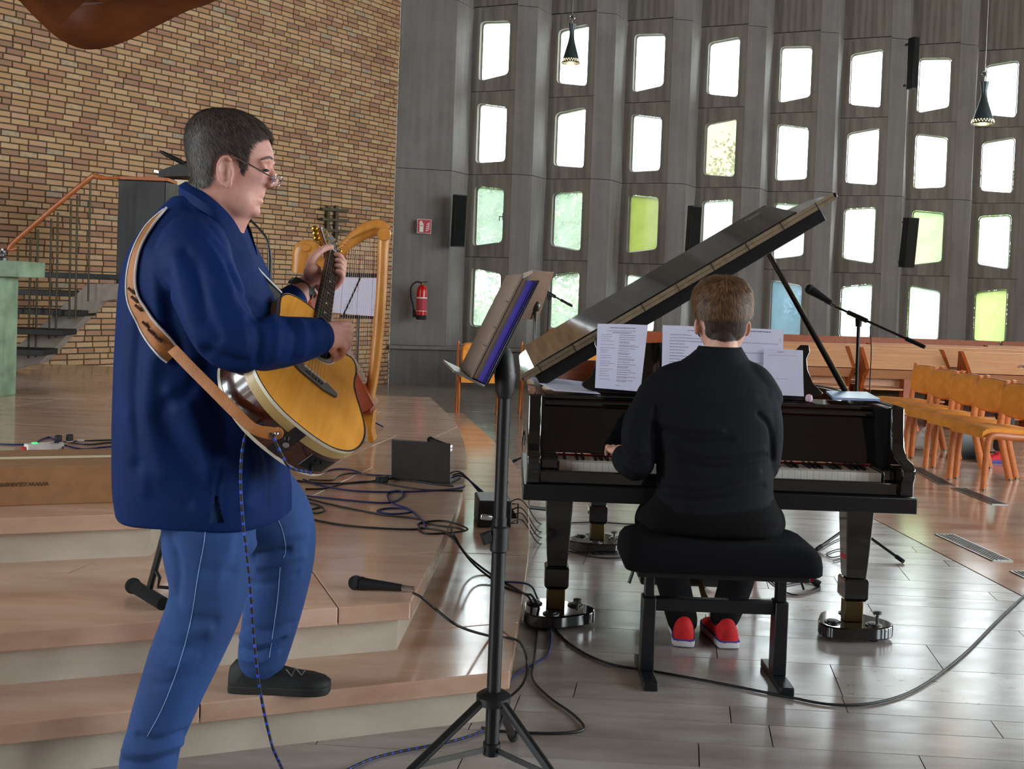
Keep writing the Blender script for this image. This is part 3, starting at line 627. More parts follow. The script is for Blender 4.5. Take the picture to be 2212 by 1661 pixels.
# ================================================================ papers on the piano
def sheet(label, corners, lines, seed, cat='sheet music', group=None, mat='paper', name='music_sheet', inkmat='ink', thick=.0012, curl=.006):
    a, b, c, d = [np.asarray(q, float) for q in corners]        # bl, br, tr, tl
    nx, ny = 6, 8; nn = nrm(np.cross(b-a, d-a)); V = []; r = random.Random(seed)
    def S(u, v): return (a*(1-u)+b*u)*(1-v)+(d*(1-u)+c*u)*v+nn*(curl*math.sin(u*math.pi)*(.3+v)+.004*math.sin(v*3+seed))
    for k in (0, 1):
        for j in range(ny+1):
            for i in range(nx+1): V.append(S(i/nx, j/ny)-nn*thick*k)
    F = []; W = nx+1; T = W*(ny+1)
    for j in range(ny):
        for i in range(nx):
            q = j*W+i; F.append((q, q+1, q+W+1, q+W)); F.append((T+q, T+q+W, T+q+W+1, T+q+1))
    edge = [i for i in range(W)]+[j*W+nx for j in range(1, ny+1)]+[ny*W+i for i in range(nx-1, -1, -1)]+[j*W for j in range(ny-1, 0, -1)]
    for k in range(len(edge)): p, q = edge[k], edge[(k+1) % len(edge)]; F.append((p, T+p, T+q, q))
    o = tag(MB().add(V, F).build(name, mat, None, smooth=60), label, cat, group)
    m = MB()
    for (u0, u1, v, h, dash) in lines:
        u = u0
        while u < u1-.01:
            L = r.uniform(.02, .06) if dash else u1-u0; e = min(u+L, u1)
            m.add([S(u, v)+nn*.0007, S(e, v)+nn*.0007, S(e, v+h)+nn*.0007, S(u, v+h)+nn*.0007], [(0, 1, 2, 3)]); u = e+(.008 if dash else 9)
    if m.v: m.build('print', inkmat, o, smooth=0)
    return o
rl = random.Random(11)
L1 = [(.24, .75, .935, .010, 1), (.2, .78, .89, .006, 1), (.3, .7, .86, .009, 1)]
v = .83
while v > .1:
    L1 += [(.08, .08+rl.uniform(.15, .3), v, .005, 1), (.45, .45+rl.uniform(.2, .42), v-.003, .006, 1)]
    if rl.random() < .5: v -= .018; L1 += [(.45, .45+rl.uniform(.2, .42), v-.003, .006, 1)]
    v -= .034
L1 += [(.45, .53, .06, .006, 1)]
YM = 4.40
def quad(bl, br, tr, tl, Y0=4.375, Y1=4.428): return [U(*bl, Y0), U(*br, Y0), U(*tr, Y1), U(*tl, Y1)]
sheet('leftmost printed song sheet standing on the piano desk, two columns of text', quad((1285, 838), (1383, 846), (1400, 702), (1291, 699)), L1, 1, group='papers on the piano')
L2 = [(.5, .9, .93, .008, 1)]; v = .86
while v > .1: L2 += [(.15, rl.uniform(.4, .95), v, .007, 1)]; v -= .045
sheet('text sheet on the piano desk half hidden by the left side of the pianist', quad((1428, 848), (1532, 852), (1538, 707), (1432, 702)), L2, 2, group='papers on the piano')
L3 = [(.2, .75, .95, .012, 1)]
for s in range(5):
    v0 = .82-s*.15
    L3 += [(.05, .95, v0+k*.011, .0022, 0) for k in range(5)]+[(.06, .9, v0-.045, .006, 1)]
sheet('upper music sheet with staves on the piano desk right of the pianist', quad((1578, 850), (1690, 856), (1693, 713), (1585, 708)), L3, 3, group='papers on the piano')
sheet('rightmost pale sheet in front of the others on the piano desk', quad((1648, 852), (1737, 856), (1734, 757), (1650, 753), 4.362, 4.398), [(.1, .85, .86, .005, 1), (.35, .5, .93, .012, 1), (.3, .6, .35, .006, 1)], 4, group='papers on the piano')
ZP = .972
sheet('loose music sheets lying flat on the left end of the piano top', [UZ(1198, 842, ZP+.012), UZ(1298, 849, ZP+.004), UZ(1255, 826, ZP+.004), UZ(1137, 817, ZP+.022)], [(.08, .9, .12+.09*k, .012, 1) for k in range(9)], 5, group='papers on the piano', curl=.004)
bk_ = thing('music_book', 'glossy blue music book lying on the right end of the piano', 'book', UZ(1860, 856, ZP))
q = [UZ(1800, 864, .984), UZ(1902, 867, .984), UZ(1872, 851, .984), UZ(1784, 849, .984)]
MB().prism([(p[0], p[1]) for p in q], (ZP+.012), (ZP+.012)+.003).build('cover', 'book_blue', bk_, smooth=0); 
MB().prism([(p[0], p[1]) for p in offset_in([(p[0], p[1]) for p in q], .004)], (ZP+.012)+.003, (ZP+.012)+.008).build('pages', 'paper', bk_, smooth=0)
MB().prism([(p[0], p[1]) for p in q], (ZP+.012)+.008, (ZP+.012)+.010).build('cover', 'book_blue', bk_, smooth=0)
c_ = U(1748, 851, 4.33); c_[2] = ZP-.0
tag(MB().lathe([(.003, 0), (.012, .002), (.015, .012), (.012, .026), (.004, .03)], 14, frame(c_, (1,0,0), (0,1,0), (0,0,1))).build('eraser', 'eraser_pink', None), 'small pink and white eraser beside the sheets on the piano', 'eraser')

# ================================================================ piano bench
B = thing('piano_bench', 'black padded adjustable piano bench under the seated player', 'bench', (.77, 3.83, 0))
sx, sy = .345, .185
def rrect(hx, hy, r, n=5):
    P = []
    for cx, cy, a in ((hx-r, hy-r, 0), (-hx+r, hy-r, 90), (-hx+r, -hy+r, 180), (hx-r, -hy+r, 270)):
        for t in np.linspace(0, 90, n): P.append((cx+r*math.cos(math.radians(a+t)), cy+r*math.sin(math.radians(a+t))))
    return P
rings = [[(x, y, z) for x, y in rrect(sx*k, sy*k2, .05)] for k, k2, z in ((.99, .98, .425), (1, 1, .43), (1, 1, .46), (.985, .975, .49), (.94, .92, .512), (.86, .8, .525), (.6, .5, .532))]
MB().loft(rings).build('seat', 'bench_fabric', B, local=True, smooth=50)
MB().box2((-.30, -.15, .40), (.30, .15, .425)).build('apron', 'bench_frame', B, local=True, bevel=.003)
for s in (-1, 1):
    x = s*.238
    MB().box2((x-.024, -.035, .03), (x+.024, .035, .295)).build('leg', 'bench_frame', B, local=True, bevel=.004)
    MB().box2((x-.016, -.025, .295), (x+.016, .025, .40)).build('inner_leg', 'bench_frame', B, local=True, bevel=.003)
    MB().box2((x-.025, -.15, 0), (x+.025, .15, .03)).build('foot_bar', 'bench_frame', B, local=True, bevel=.004)
    MB().tube([(s*.27, 0, .405), (s*.30, -.02, .39), (s*.315, -.03, .345)], .006, 8).build('crank', 'steel_black', B, local=True)
MB().box2((-.214, -.018, .245), (.214, .018, .292)).build('crossbar', 'bench_frame', B, local=True, bevel=.004)

# ================================================================ upholstered chairs
def make_chair():
    t = thing('upholstered_chair', '', 'chair')
    for s in (-1, 1):
        y = s*.225
        path = spline(np.array([(.235, y, 0), (.225, y, .20), (.215, y, .36), (.195, y, .402), (.15, y, .415), (0, y, .405), (-.16, y, .395)]), 4)
        MB().tube(path, .0195, 8, flat=(.72, 1.45), up=(0, 1, 0)).build('front_frame', 'chair_wood', t, local=True, smooth=60)
        MB().tube(spline(np.array([(-.30, y, 0), (-.20, y, .36), (-.195, y, .46), (-.235, y, .76), (-.242, y, .79)]), 4), [.026]*16+[.024], 8, flat=(.55, 1.25), up=(0, 1, 0)).build('back_post', 'chair_wood', t, local=True, smooth=60)
        for xx in (.235, -.298): MB().lathe([(.02, 0), (.018, .012)], 10, frame((xx, y, 0), (1,0,0), (0,1,0), (0,0,1))).build('foot_cap', 'alu_dark', t, local=True)
    xs = [(-.20, .425, .452), (-.1, .42, .455), (.05, .418, .463), (.16, .415, .468), (.215, .408, .462), (.245, .40, .44), (.248, .398, .415)]
    rings = []
    for x, zb, zt in xs:
        ys = np.linspace(-.205, .205, 9); rings.append([(x, y, zb-.004) for y in ys]+[(x, y, zt+.012*(1-(y/.205)**4)) for y in ys[::-1]])
    MB().loft(rings).build('seat', 'chair_fabric', t, local=True, smooth=60)
    MB().box2((-.19, -.2, .40), (.225, .2, .412)).build('seat_board', 'chair_wood', t, local=True, bevel=.004)
    out = [(-.13, .52), (-.18, .545), (-.2, .60), (-.2, .72), (-.185, .76), (-.14, .795), (.14, .795), (.185, .76), (.2, .72), (.2, .60), (.18, .545), (.13, .52), (0, .512)]
    out = [tuple(q) for q in spline(np.array(out), 2, True)]
    def bx(z): return -.205-(z-.46)*.125
    for nm, sc, d0, d1, mt in (('backrest', .92, .012, .05, 'chair_fabric'), ('back_board', .98, 0, .014, 'chair_wood')):
        rg = []
        for k, d in ((.93 if nm == 'backrest' else 1, d1), (1, (d0+d1)/2), (1, d0)):
            rg.append([(bx(.655+(z-.655)*sc*k)+d-.03*(y/.2)**2*-1, y*sc*k, .655+(z-.655)*sc*k) for y, z in out])
        mid = [(bx(.655+(z-.655)*sc*.5)+d1+.006-.03*(y*.5/.2)**2*-1, y*sc*.5, .655+(z-.655)*sc*.5) for y, z in out]
        MB().loft([mid]+rg).build(nm, mt, t, local=True, smooth=60)
    for s in (-1, 1): MB().box((-.222, s*.206, .765), (.03, .03, .012)).build('link_fitting', 'chrome', t, local=True, bevel=.003)
    return t
CH = make_chair(); first = True
PI2 = math.pi+.17
CHS = [((3.86, 10.36), PI2, 'orange upholstered chair at the far end of the row on the right'), ((3.84, 9.84), PI2, 'second orange upholstered chair from the far end of the right row'),
       ((3.83, 9.32), PI2, 'middle orange upholstered chair of the row on the right'), ((3.81, 8.80), PI2, 'orange upholstered chair second nearest in the right row'), ((3.80, 8.28), PI2, 'orange upholstered chair nearest the viewer in the right row'),
       ((-.33, 11.45), -math.pi/2+.1, 'orange chair standing alone before the grey wall left of the piano'), ((.36, 11.75), -math.pi/2+.05, 'orange chair half hidden behind the piano left corner'), ((.95, 12.0), -math.pi/2, 'orange chair seen through the gap below the piano lid')]
for (x, y), rz, lab in CHS:
    c = CH if first else copy_tree(CH); first = False
    c.location = (x, y, 0); c.rotation_euler = (0, 0, rz); c['label'] = lab; c['group'] = 'orange upholstered chairs'

# ================================================================ pews
def pew(x0, x1, y, label, rz=.03, detail=True, red=False):
    t = thing('pew', label, 'pew', ((x0+x1)/2, y, 0), rz, 'wooden pews'); h = (x1-x0)/2
    wd = 'pew_red' if red else 'pew_wood'
    MB().hexa([(-h, -.16, .645), (h, -.16, .645), (h, -.145, .66), (-h, -.145, .66), (-h, .06, .855), (h, .06, .855), (h, .075, .87), (-h, .075, .87)]).build('book_rest', wd, t, local=True, bevel=.003)
    MB().hexa([(-h, -.155, .635), (h, -.155, .635), (h, -.135, .635), (-h, -.135, .635), (-h, -.05, .53), (h, -.05, .53), (h, -.03, .53), (-h, -.03, .53)][4:]+[(-h, -.155, .635), (h, -.155, .635), (h, -.135, .635), (-h, -.135, .635)]).build('front_board', wd, t, local=True)
    MB().hexa([(-h, .05, .44), (h, .05, .44), (h, .08, .44), (-h, .08, .44), (-h, .085, .875), (h, .085, .875), (h, .105, .875), (-h, .105, .875)]).build('back_panel', wd, t, local=True)
    MB().box2((-h, .10, .40), (h, .48, .43)).build('seat', wd, t, local=True, bevel=.004)
    for s in (-1, 1):
        M = frame((s*(h-.02)-.02, 0, 0), (0, 1, 0), (0, 0, 1), (1, 0, 0))
        e = MB().prism([(-.165, .64), (.07, .88), (.12, .88), (.14, .44), (.46, .42), (.44, 0), (.02, 0), (.0, .45), (-.05, .53)], 0, .04, M).build('end_panel', 'pew_red', t, local=True, bevel=.003)
    if detail:
        for z, yy in ((.42, -.02), (.30, -.06), (.16, -.12)): MB().box2((-h+.04, yy-.05, z-.02), (h-.04, yy+.05, z)).build('rail', wd, t, local=True, bevel=.003)
        k = max(1, int(h/.5))
        for i in range(k): 
            xx = -h+(i+.5)*2*h/k; MB().hexa([(xx-.05, -.14, 0), (xx+.05, -.14, 0), (xx+.05, .0, 0), (xx-.05, .0, 0), (xx-.01, -.06, .53), (xx+.09, -.06, .53), (xx+.09, .06, .53), (xx-.01, .06, .53)]).build('support', 'pew_red', t, local=True)
    return t
pew(2.0, 3.93, 12.25, 'front pew behind the piano prop, left of the microphone stand'); pew(4.02, 5.0, 12.2, 'short front pew between the two dark end panels'); pew(5.1, 8.0, 12.05, 'front pew at the right edge behind the orange chairs')
pew(3.0, 8.6, 13.1, 'long pew in the second row behind the front pews', .03, False); pew(4.6, 9.2, 13.75, 'long pew in the third row towards the windows', .03, False); pew(6.4, 9.6, 14.35, 'pew in the fourth row below the right windows', .03, False)
def redpew(x0, x1, y, label, rz=.1):
    t = thing('pew', label, 'pew', ((x0+x1)/2, y, 0), rz, 'wooden pews'); h = (x1-x0)/2
    MB().box2((-h, 0, .40), (h, .03, .90)).build('back_panel', 'pew_red', t, local=True, bevel=.004); MB().box2((-h, -.4, .40), (h, 0, .43)).build('seat', 'pew_red', t, local=True)
    for s in (-1, 1): MB().box2((s*(h-.02)-.02, -.42, 0), (s*(h-.02)+.02, .04, .55)).build('end_panel', 'pew_red', t, local=True)
redpew(3.85, 7.1, 15.3, 'reddish last pew close under the right windows'); redpew(7.2, 9.8, 15.75, 'reddish last pew at the far right under the windows'); redpew(.45, 1.3, 14.1, 'short reddish pew below the second window column'); redpew(1.7, 2.6, 14.3, 'reddish pew showing between the song sheets on the piano')
# ================================================================ stands, microphones, cables, wall fittings
Z3, Z2, Z1 = .51, .34, .17
def zc(z): return np.array([0, 0, z])
# ---- tripod music stand in front
S = thing('music_stand', 'tall black tripod music stand in the foreground holding a ring binder', 'music stand', (-.012, 2.75, 0))
pb = np.array([-.012, 2.75, 0])
MB().cyl(pb+zc(.17), pb+zc(.79), .0185, n=16).build('pole', 'steel_black', S)
MB().cyl(pb+zc(.72), pb+zc(1.15), .0165, n=16).build('upper_pole', 'steel_black', S)
MB().lathe([(.019, .70), (.024, .705), (.024, .765), (.019, .77)], 16, frame(pb, (1,0,0), (0,1,0), (0,0,1))).build('clamp', 'plastic_black', S)
MB().bar(pb+[-.02, -.01, .745], pb+[-.045, -.02, .735], .016, .03).build('clamp_knob', 'plastic_black', S, bevel=.003); MB().bar(pb+[-.02, -.01, .79], pb+[-.05, -.02, .795], .01, .014).build('clamp_lever', 'chrome', S, bevel=.003)
MB().lathe([(.02, .30), (.045, .305), (.045, .325), (.03, .335), (.02, .337)], 20, frame(pb, (1,0,0), (0,1,0), (0,0,1))).build('hub', 'plastic_black', S)
MB().lathe([(.012, .165), (.023, .17), (.023, .20), (.012, .205)], 14, frame(pb, (1,0,0), (0,1,0), (0,0,1))).build('lower_hub', 'plastic_black', S)
for k, (foot) in enumerate((UZ(1108, 1592, .015), pb+[-.40, -.26, .015], pb+[.34, -.34, .015])):
    d = nrm((foot-pb)*[1, 1, 0]); top = pb+d*.04+zc(.31)
    MB().tube([top, foot], .0115, 10).build('leg', 'steel_black', S); MB().tube([foot+(top-foot)*.08, foot-(top-foot)*.01], .015, 10).build('leg_tip', 'rubber', S)
    mid = top+(foot-top)*.42; MB().bar(pb+d*.02+zc(.185), mid, .004, .014).build('brace', 'alu_dark' if k == 1 else 'steel_black', S)
MB().lathe([(.017, 1.10), (.025, 1.12), (.028, 1.16), (.022, 1.18)], 16, frame(pb, (1,0,0), (0,1,0), (0,0,1))).build('socket', 'plastic_black', S)
up = nrm(U(1120, 603, 2.75)-U(1012, 818, 2.75)); wv = nrm(np.cross(up, nrm([-.88, -.13, .46]))); nv = np.cross(wv, up)
if nv[0] > 0: nv = -nv
wv = nrm(np.array([.135, -.99, 0])); nv = nrm(np.cross(up, wv)); nv = nv if nv[0] < 0 else -nv
oD = U(1032, 822, 2.75)-wv*.0
DM = frame(oD, wv, up, nv)
MB().tube([pb+zc(1.17), pb+[-.005, 0, 1.21], oD+up*.10-nv*.02], [.026, .024, .018], 12).build('tilt_head', 'plastic_black', S)
MB().box2((-.21, 0, -.006), (.16, .29, 0), DM).build('desk', 'steel_black', S, bevel=.002)
MB().box2((-.21, -.003, 0), (.16, .003, .085), DM).build('desk_lip', 'alu', S, bevel=.001)
R = thing('ring_binder', 'thick ring binder with violet page edges resting on the foreground music stand', 'binder', oD)
MB().box2((-.15, .005, .001), (.15, .285, .006), DM).build('back_cover', 'binder_purple', R); MB().box2((-.145, .006, .0065), (.147, .28, .034), DM).build('pages', 'binder_grey', R, bevel=.002)
MB().box2((-.15, .004, .0345), (.15, .287, .040), DM).build('front_cover', 'binder_grey', R, bevel=.001); MB().box2((.1475, .006, .0065), (.151, .28, .020), DM).build('page_edge', 'binder_purple', R)
for yy in (.09, .14, .21): MB().tube([DM[:3, :3]@np.array(q)+oD for q in ((.13, yy, .03), (.155, yy, .036), (.155, yy, .044), (.13, yy, .045))], .0015, 6).build('ring', 'chrome', R)

# ---- brown-backed stand and the slim boom stand behind the lid
S = thing('music_stand', 'orchestra stand with a brown desk turned away, behind the black stand', 'music stand', (*U(1156, 700, 6.5)[:2], 0))
c = [U(1150, 584, 6.35), U(1197, 588, 6.6), U(1163, 691, 6.6), U(1110, 689, 6.35)]; nn_ = nrm(np.cross(c[1]-c[0], c[3]-c[0]))*.006
MB().hexa([*c, *[q+nn_ for q in c]]).build('desk', 'brown_desk', S, bevel=.002)
c2 = [U(1150, 584, 6.35), U(1151, 590, 6.34), U(1112, 612, 6.05), U(1108, 600, 6.05)]; MB().hexa([*c2, *[q+np.array([0, .004, .004]) for q in c2]]).build('desk_wing', 'brown_desk', S)
p = U(1157, 662, 6.52); base_ = np.array([p[0], p[1], 0])
MB().cyl(base_+zc(.04), p, .011, n=10).build('pole', 'alu_dark', S); MB().ell(p, (.03, .02, .035)).build('joint', 'alu_dark', S)
for a in (.4, 2.5, 4.6): MB().tube([base_+zc(.05), base_+[.28*math.cos(a), .28*math.sin(a), .012]], .011, 8).build('leg', 'steel_black', S)
def mic_boom(label, bx, clutch, b0, b1, feet, mic=None, rp=.0095, name='microphone_stand', grip=True):
    S = thing(name, label, 'mic stand', (bx[0], bx[1], 0)); bb = np.array([bx[0], bx[1], 0])
    MB().cyl(bb+zc(.10), clutch, rp, n=10).build('pole', 'steel_black', S)
    MB().lathe([(.012, .10), (.03, .115), (.032, .16), (.022, .20), (.012, .205)], 14, frame(bb, (1,0,0), (0,1,0), (0,0,1))).build('hub', 'plastic_black', S)
    MB().tube([clutch-[0, 0, .03], clutch+[0, 0, .015]], [.016, .02], 12).build('clutch', 'plastic_black', S)
    MB().tube([b0, b1], .0065, 8).build('boom', 'steel_black', S)
    t = nrm(b1-b0); k = clutch-b0; cpt = b0+t*(k@t); MB().tube([cpt-t*.05, cpt+t*.07], .013, 10).build('boom_clamp', 'plastic_black', S)
    if grip: MB().tube([b0, b0+t*.11], [.011, .012], 10).build('boom_grip', 'rubber', S)
    for f_ in feet:
        MB().tube([bb+zc(.13), f_], .008, 8).build('leg', 'steel_black', S); MB().tube([f_-(f_-bb-zc(.13))*.12, f_+(f_-bb-zc(.13))*.01], .012, 8).build('leg_tip', 'rubber', S)
    return S
bx = UZ(1838, 1182, 0); Yb = bx[1]
mic_boom('black boom microphone stand behind the right end of the piano', bx, U(1855, 694, Yb), U(1998, 750, Yb-.25), U(1782, 652, Yb+.1), [UZ(1950, 1212, .012), UZ(1765, 1186, .012), UZ(1850, 1120, .012)])
def microphone(label, a, b, cable_tail=None, name='microphone', group=None, sc=1):
    a = np.asarray(a, float); b = np.asarray(b, float); t = nrm(b-a); T = thing(name, label, 'microphone', (a+b)/2, 0, group); L = np.linalg.norm(b-a)
    hd = a+t*.026*sc
    MB().ell(hd, .0255*sc, 18, 12).build('grille', 'grille_mesh', T, smooth=60); MB().tube([hd+t*.016*sc, hd+t*.026*sc], [.024*sc, .023*sc], 16).build('collar', 'plastic_black', T)
    MB().tube([hd+t*.026*sc, hd+t*.05*sc, a+t*(L*.8), a+t*(L*.82)], np.array([.022, .0195, .0125, .012])*sc, 16).build('handle', 'plastic_black', T)
    MB().tube([a+t*(L*.82), b], .0095*sc, 12).build('plug', 'chrome', T)
    return T
microphone('vocal microphone clipped on the boom stand above the piano prop', U(1740, 619, Yb+.14), U(1808, 662, Yb+.06), sc=1.15)
bx = U(1183, 700, 8.5)
mic_boom('slim microphone stand seen between the brown desk and the lid', bx, U(1187, 640, 8.5), U(1236, 661, 8.4), U(1186, 634, 8.5), [UZ(1108, 997, .012), bx*[1, 1, 0]+[.25, .2, .012], bx*[1, 1, 0]+[-.1, .3, .012]])
# ---- red-legged low stand below the piano
hb = U(1640, 1196, 5.25); S = thing('microphone_stand', 'low microphone stand with red legs underneath the piano', 'mic stand', (hb[0], hb[1], 0))
MB().cyl((hb[0], hb[1], .08), (hb[0], hb[1], .55), .009, n=10).build('pole', 'steel_black', S); MB().lathe([(.014, .10), (.028, .12), (.028, .17), (.014, .19)], 14, frame((hb[0], hb[1], 0), (1,0,0), (0,1,0), (0,0,1))).build('hub', 'plastic_black', S)
for f_ in (UZ(1770, 1262, .014), UZ(1518, 1264, .014), np.array([hb[0]+.05, hb[1]+.32, .014])):
    h_ = np.array([hb[0], hb[1], .14]); MB().tube([h_, f_], .011, 8).build('leg', 'red_tripod', S); MB().tube([f_-(f_-h_)*.1, f_+(f_-h_)*.01], .017, 8).build('leg_tip', 'rubber', S)

# ---- microphones lying about, laptop, stage box
microphone('black microphone lying at the corner of the middle step', U(752, 1257, 0+UZ(760, 1272, Z2)[1])+zc(.0), UZ(893, 1281, Z2)+zc(.014), sc=1.0)
microphone('microphone lying behind the laptop screen', UZ(925, 957, Z2)+zc(.025), UZ(975, 968, Z2)+zc(.012), sc=.95)
a = UZ(846, 1037, Z2); b = UZ(972, 1047, Z2); t = nrm(b-a); q = np.array([-t[1], t[0], 0]); W_ = np.linalg.norm(b-a)
Lp = thing('laptop', 'dark grey laptop opened away, standing among cables on the platform', 'laptop', (a+b)/2); LMx = frame(a, t, q, (0, 0, 1))
MB().box2((0, .0, .002), (W_, .22, .016), LMx).build('base', 'laptop_grey', Lp, bevel=.003)
Ms = LMx@frame((0, .0, .012), (1, 0, 0), (0, math.cos(1.66), math.sin(1.66)), (0, -math.sin(1.66), math.cos(1.66))); MB().box2((0, 0, 0), (W_, .212, .007), Ms).build('screen', 'laptop_grey', Lp, bevel=.003)
MB().box2((.02, .03, .0162), (W_-.02, .12, .0175), LMx).build('keyboard', 'plastic_black', Lp)
bc = UZ(1062, 1140, Z1); T = thing('stage_box', 'small black box with plugs beside the foreground pole on the lowest step', 'stage box', bc+[0, .12, 0], .12)
MB().box2((-.085, -.12, 0), (.085, .13, .135)).build('housing', 'box_black', T, local=True, bevel=.006); MB().box2((-.075, -.11, .135), (.075, .12, .1365)).build('top_plate', 'laptop_grey', T, local=True)
for k in range(6): MB().cyl((.085, -.09+k*.038, .05), (.115, -.09+k*.038, .05), .009, n=8).build('plug', 'plastic_black', T, local=True)
MB().tube([(.086, -.1, .02), (.12, -.1, .02), (.12, -.1, .12), (.086, -.1, .12)], .004, 6).build('handle', 'steel_black', T, local=True)
MB().cyl((.06, .1, .135), (.09, .13, .19), .005, n=6).build('antenna', 'plastic_black', T, local=True)

# ---- guitar stand behind the near leg
gs = UZ(325, 1318, Z2); T = thing('guitar_stand', 'folding black guitar stand with foam rests behind the guitarist', 'guitar stand', gs)
MB().tube([UZ(287, 1285, Z2)+zc(.03), UZ(352, 1318, Z2)+zc(.02)], .021, 12).build('foam_rest', 'foam_black', T); MB().ell(UZ(287, 1285, Z2)+zc(.03), .026).build('end_cap', 'foam_black', T)
MB().tube([UZ(320, 1300, Z2)+zc(.03), U(352, 1165, gs[1]+.05), U(372, 1090, gs[1]+.1)], .011, 8).build('upright', 'steel_black', T)
MB().tube([U(338, 1235, gs[1]+.03), U(345, 1248, gs[1]), U(341, 1268, gs[1]), U(372, 1270, gs[1])], .006, 8).build('rest_hook', 'steel_black', T); MB().tube([U(372, 1090, gs[1]+.1), np.array([gs[0]+.25, gs[1]+.25, Z2+.01])], .010, 8).build('rear_leg', 'steel_black', T)

# ---- power strip, box
a = UZ(55, 978, Z3); b = UZ(134, 972, Z3); t = nrm(b-a); q = np.array([-t[1], t[0], 0]); PMx = frame(a, t, q, (0, 0, 1)); L_ = np.linalg.norm(b-a)
T = thing('power_strip', 'white power strip with a green lit switch on the altar floor', 'power strip', (a+b)/2)
MB().box2((0, -.03, 0), (L_, .03, .042), PMx).build('housing', 'plastic_white', T, bevel=.006); MB().box2((.03, -.012, .042), (.055, .012, .047), PMx).build('switch', 'switch_green', T, bevel=.002)
for k in range(4): MB().lathe([(.019, .042), (.019, .044), (.016, .044), (.016, .038)], 14, PMx@frame((.1+k*.055, 0, 0), (1,0,0), (0,1,0), (0,0,1))).build('socket', 'plastic_white', T)
for k in (1, 2): MB().box2((.085+k*.055, -.012, .043), (.115+k*.055, .012, .075), PMx).build('plug', 'plastic_black', T, bevel=.004)
MB().box2((-.02, -.012, .01), (0, .012, .03), PMx).build('cord_grip', 'red_tripod', T, bevel=.003)
fl_ = UZ(-60, 1098, Z3); fr_ = UZ(330, 1085, Z3); t = nrm(fr_-fl_); q = np.array([-t[1], t[0], 0]); BM = frame(fl_-t*.35+q*.02, t, q, (0, 0, 1)); L_ = np.linalg.norm(fr_-fl_)+.35
T = thing('cardboard_box', 'long flat brown cardboard box printed with upside-down lettering behind the steps', 'box', fl_)
MB().box2((0, 0, .0), (L_, .42, .145), BM).build('carton', 'cardboard', T, bevel=.003)
MB().box2((0, .19, .1452), (L_*.94, .24, .1458), BM).build('tape', 'paper_warm', T, smooth=0)
tx = (fl_-BM[:3, 3])@t; rt = (UZ(104, 1090, Z3)-BM[:3, 3])@t
text_mb('WWW.GEAR4MUSIC.COM', .0225, BM@frame((rt, -.0012, .088), (-1, 0, 0), (0, 0, -1), (0, -1, 0)), align='LEFT').build('lettering', 'cardboard_ink', T, smooth=0)

# ---- cables
def cable(label, pts, mat='cable_black', r=.0042, n=7, fleck=None, cat='cable', res=7, group='cables on the floor'):
    P = spline(np.array(pts), res); o = tag(MB().tube(P, r, n).build('audio_cable', mat, None, smooth=60), label, cat, group)
    if fleck:
        L = np.concatenate([[0], np.cumsum(np.linalg.norm(np.diff(P, axis=0), axis=1))]); m = MB(); d = 0
        while d < L[-1]-.012:
            q = [np.array([np.interp(s, L, P[:, k]) for k in range(3)]) for s in (d, d+.004, d+.008)]; m.tube(q, r*1.05, 6); d += .026
        m.build('fleck', fleck, o, smooth=60, kind='stuff')
    return o
def G(z, *pp, r=.0042): return [UZ(x, y, z+r) for x, y in pp]
CB = [
 ('black cable from the left knee to the coil at the platform edge', G(Z2, (640, 1108), (690, 1125), (780, 1138), (900, 1143), (905, 1130), (960, 1125), (1010, 1142), (980, 1150), (920, 1152), (905, 1140), (960, 1148), (985, 1165)), 'cable_black'),
 ('black cable with a small loop crossing the middle of the platform', G(Z2, (640, 1068), (700, 1075), (830, 1086), (870, 1072), (862, 1060), (838, 1066), (845, 1085), (880, 1098), (885, 1106), (850, 1110), (815, 1104), (835, 1098), (880, 1100), (905, 1118), (920, 1136)), 'cable_blue'),
 ('black cable running below the looped one towards the stage box', G(Z2, (655, 1075), (740, 1095), (830, 1112), (900, 1120), (930, 1132), (985, 1140), (1005, 1146)), 'cable_black'),
 ('upper black cable running behind the guitar to the laptop', G(Z2, (640, 1038), (700, 1044), (780, 1042), (830, 1035), (870, 1036), (940, 1046), (980, 1050)), 'cable_black'),
 ('blue cable arching from the guitar to the laptop', G(Z2, (690, 1022), (725, 1013), (760, 1015), (790, 1024), (850, 1028), (900, 1030)), 'cable_blue'),
 ('blue cable curving under the laptop front edge', G(Z2, (655, 1035), (700, 1050), (780, 1061), (880, 1062), (960, 1058), (1000, 1052), (1003, 1048)), 'cable_blue'),
 ('black cable meandering left of the laptop plug', G(Z2, (660, 1056), (700, 1055), (740, 1045), (800, 1040), (850, 1048), (920, 1058), (1000, 1060)), 'cable_black'),
 ('grey silver cable tucked behind the knee', G(Z2, (668, 1036), (715, 1037), (732, 1026), (760, 1022), (800, 1025)), 'alu_dark'),
 ('short curled grey cable ends beside the knee', G(Z2, (665, 1085), (690, 1092), (700, 1102), (680, 1108), (672, 1100), (690, 1096)), 'alu_dark'),
]
for lab, pts, mt in CB: cable(lab, pts, mt)
def drop(a, b, za, zb, hump=.1):
    p0 = UZ(*a, za+.004); p1 = UZ(*b, zb+.004); m1 = p0*.6+p1*.4+zc(hump); return [p0, m1, p1]
for k, (a, b, lab) in enumerate((((970, 1030), (1042, 1066), 'first dark cable sagging from the laptop to the stage box'), ((965, 1036), (1050, 1068), 'second dark cable sagging from the laptop to the stage box'), ((968, 1024), (1036, 1064), 'topmost cable arching from the laptop to the stage box'))):
    cable(lab, drop(a, b, Z2, Z1+.10, .05), 'cable_black' if k != 1 else 'cable_blue')
pe = [U(985, 1165, UZ(985, 1163, Z2)[1])]
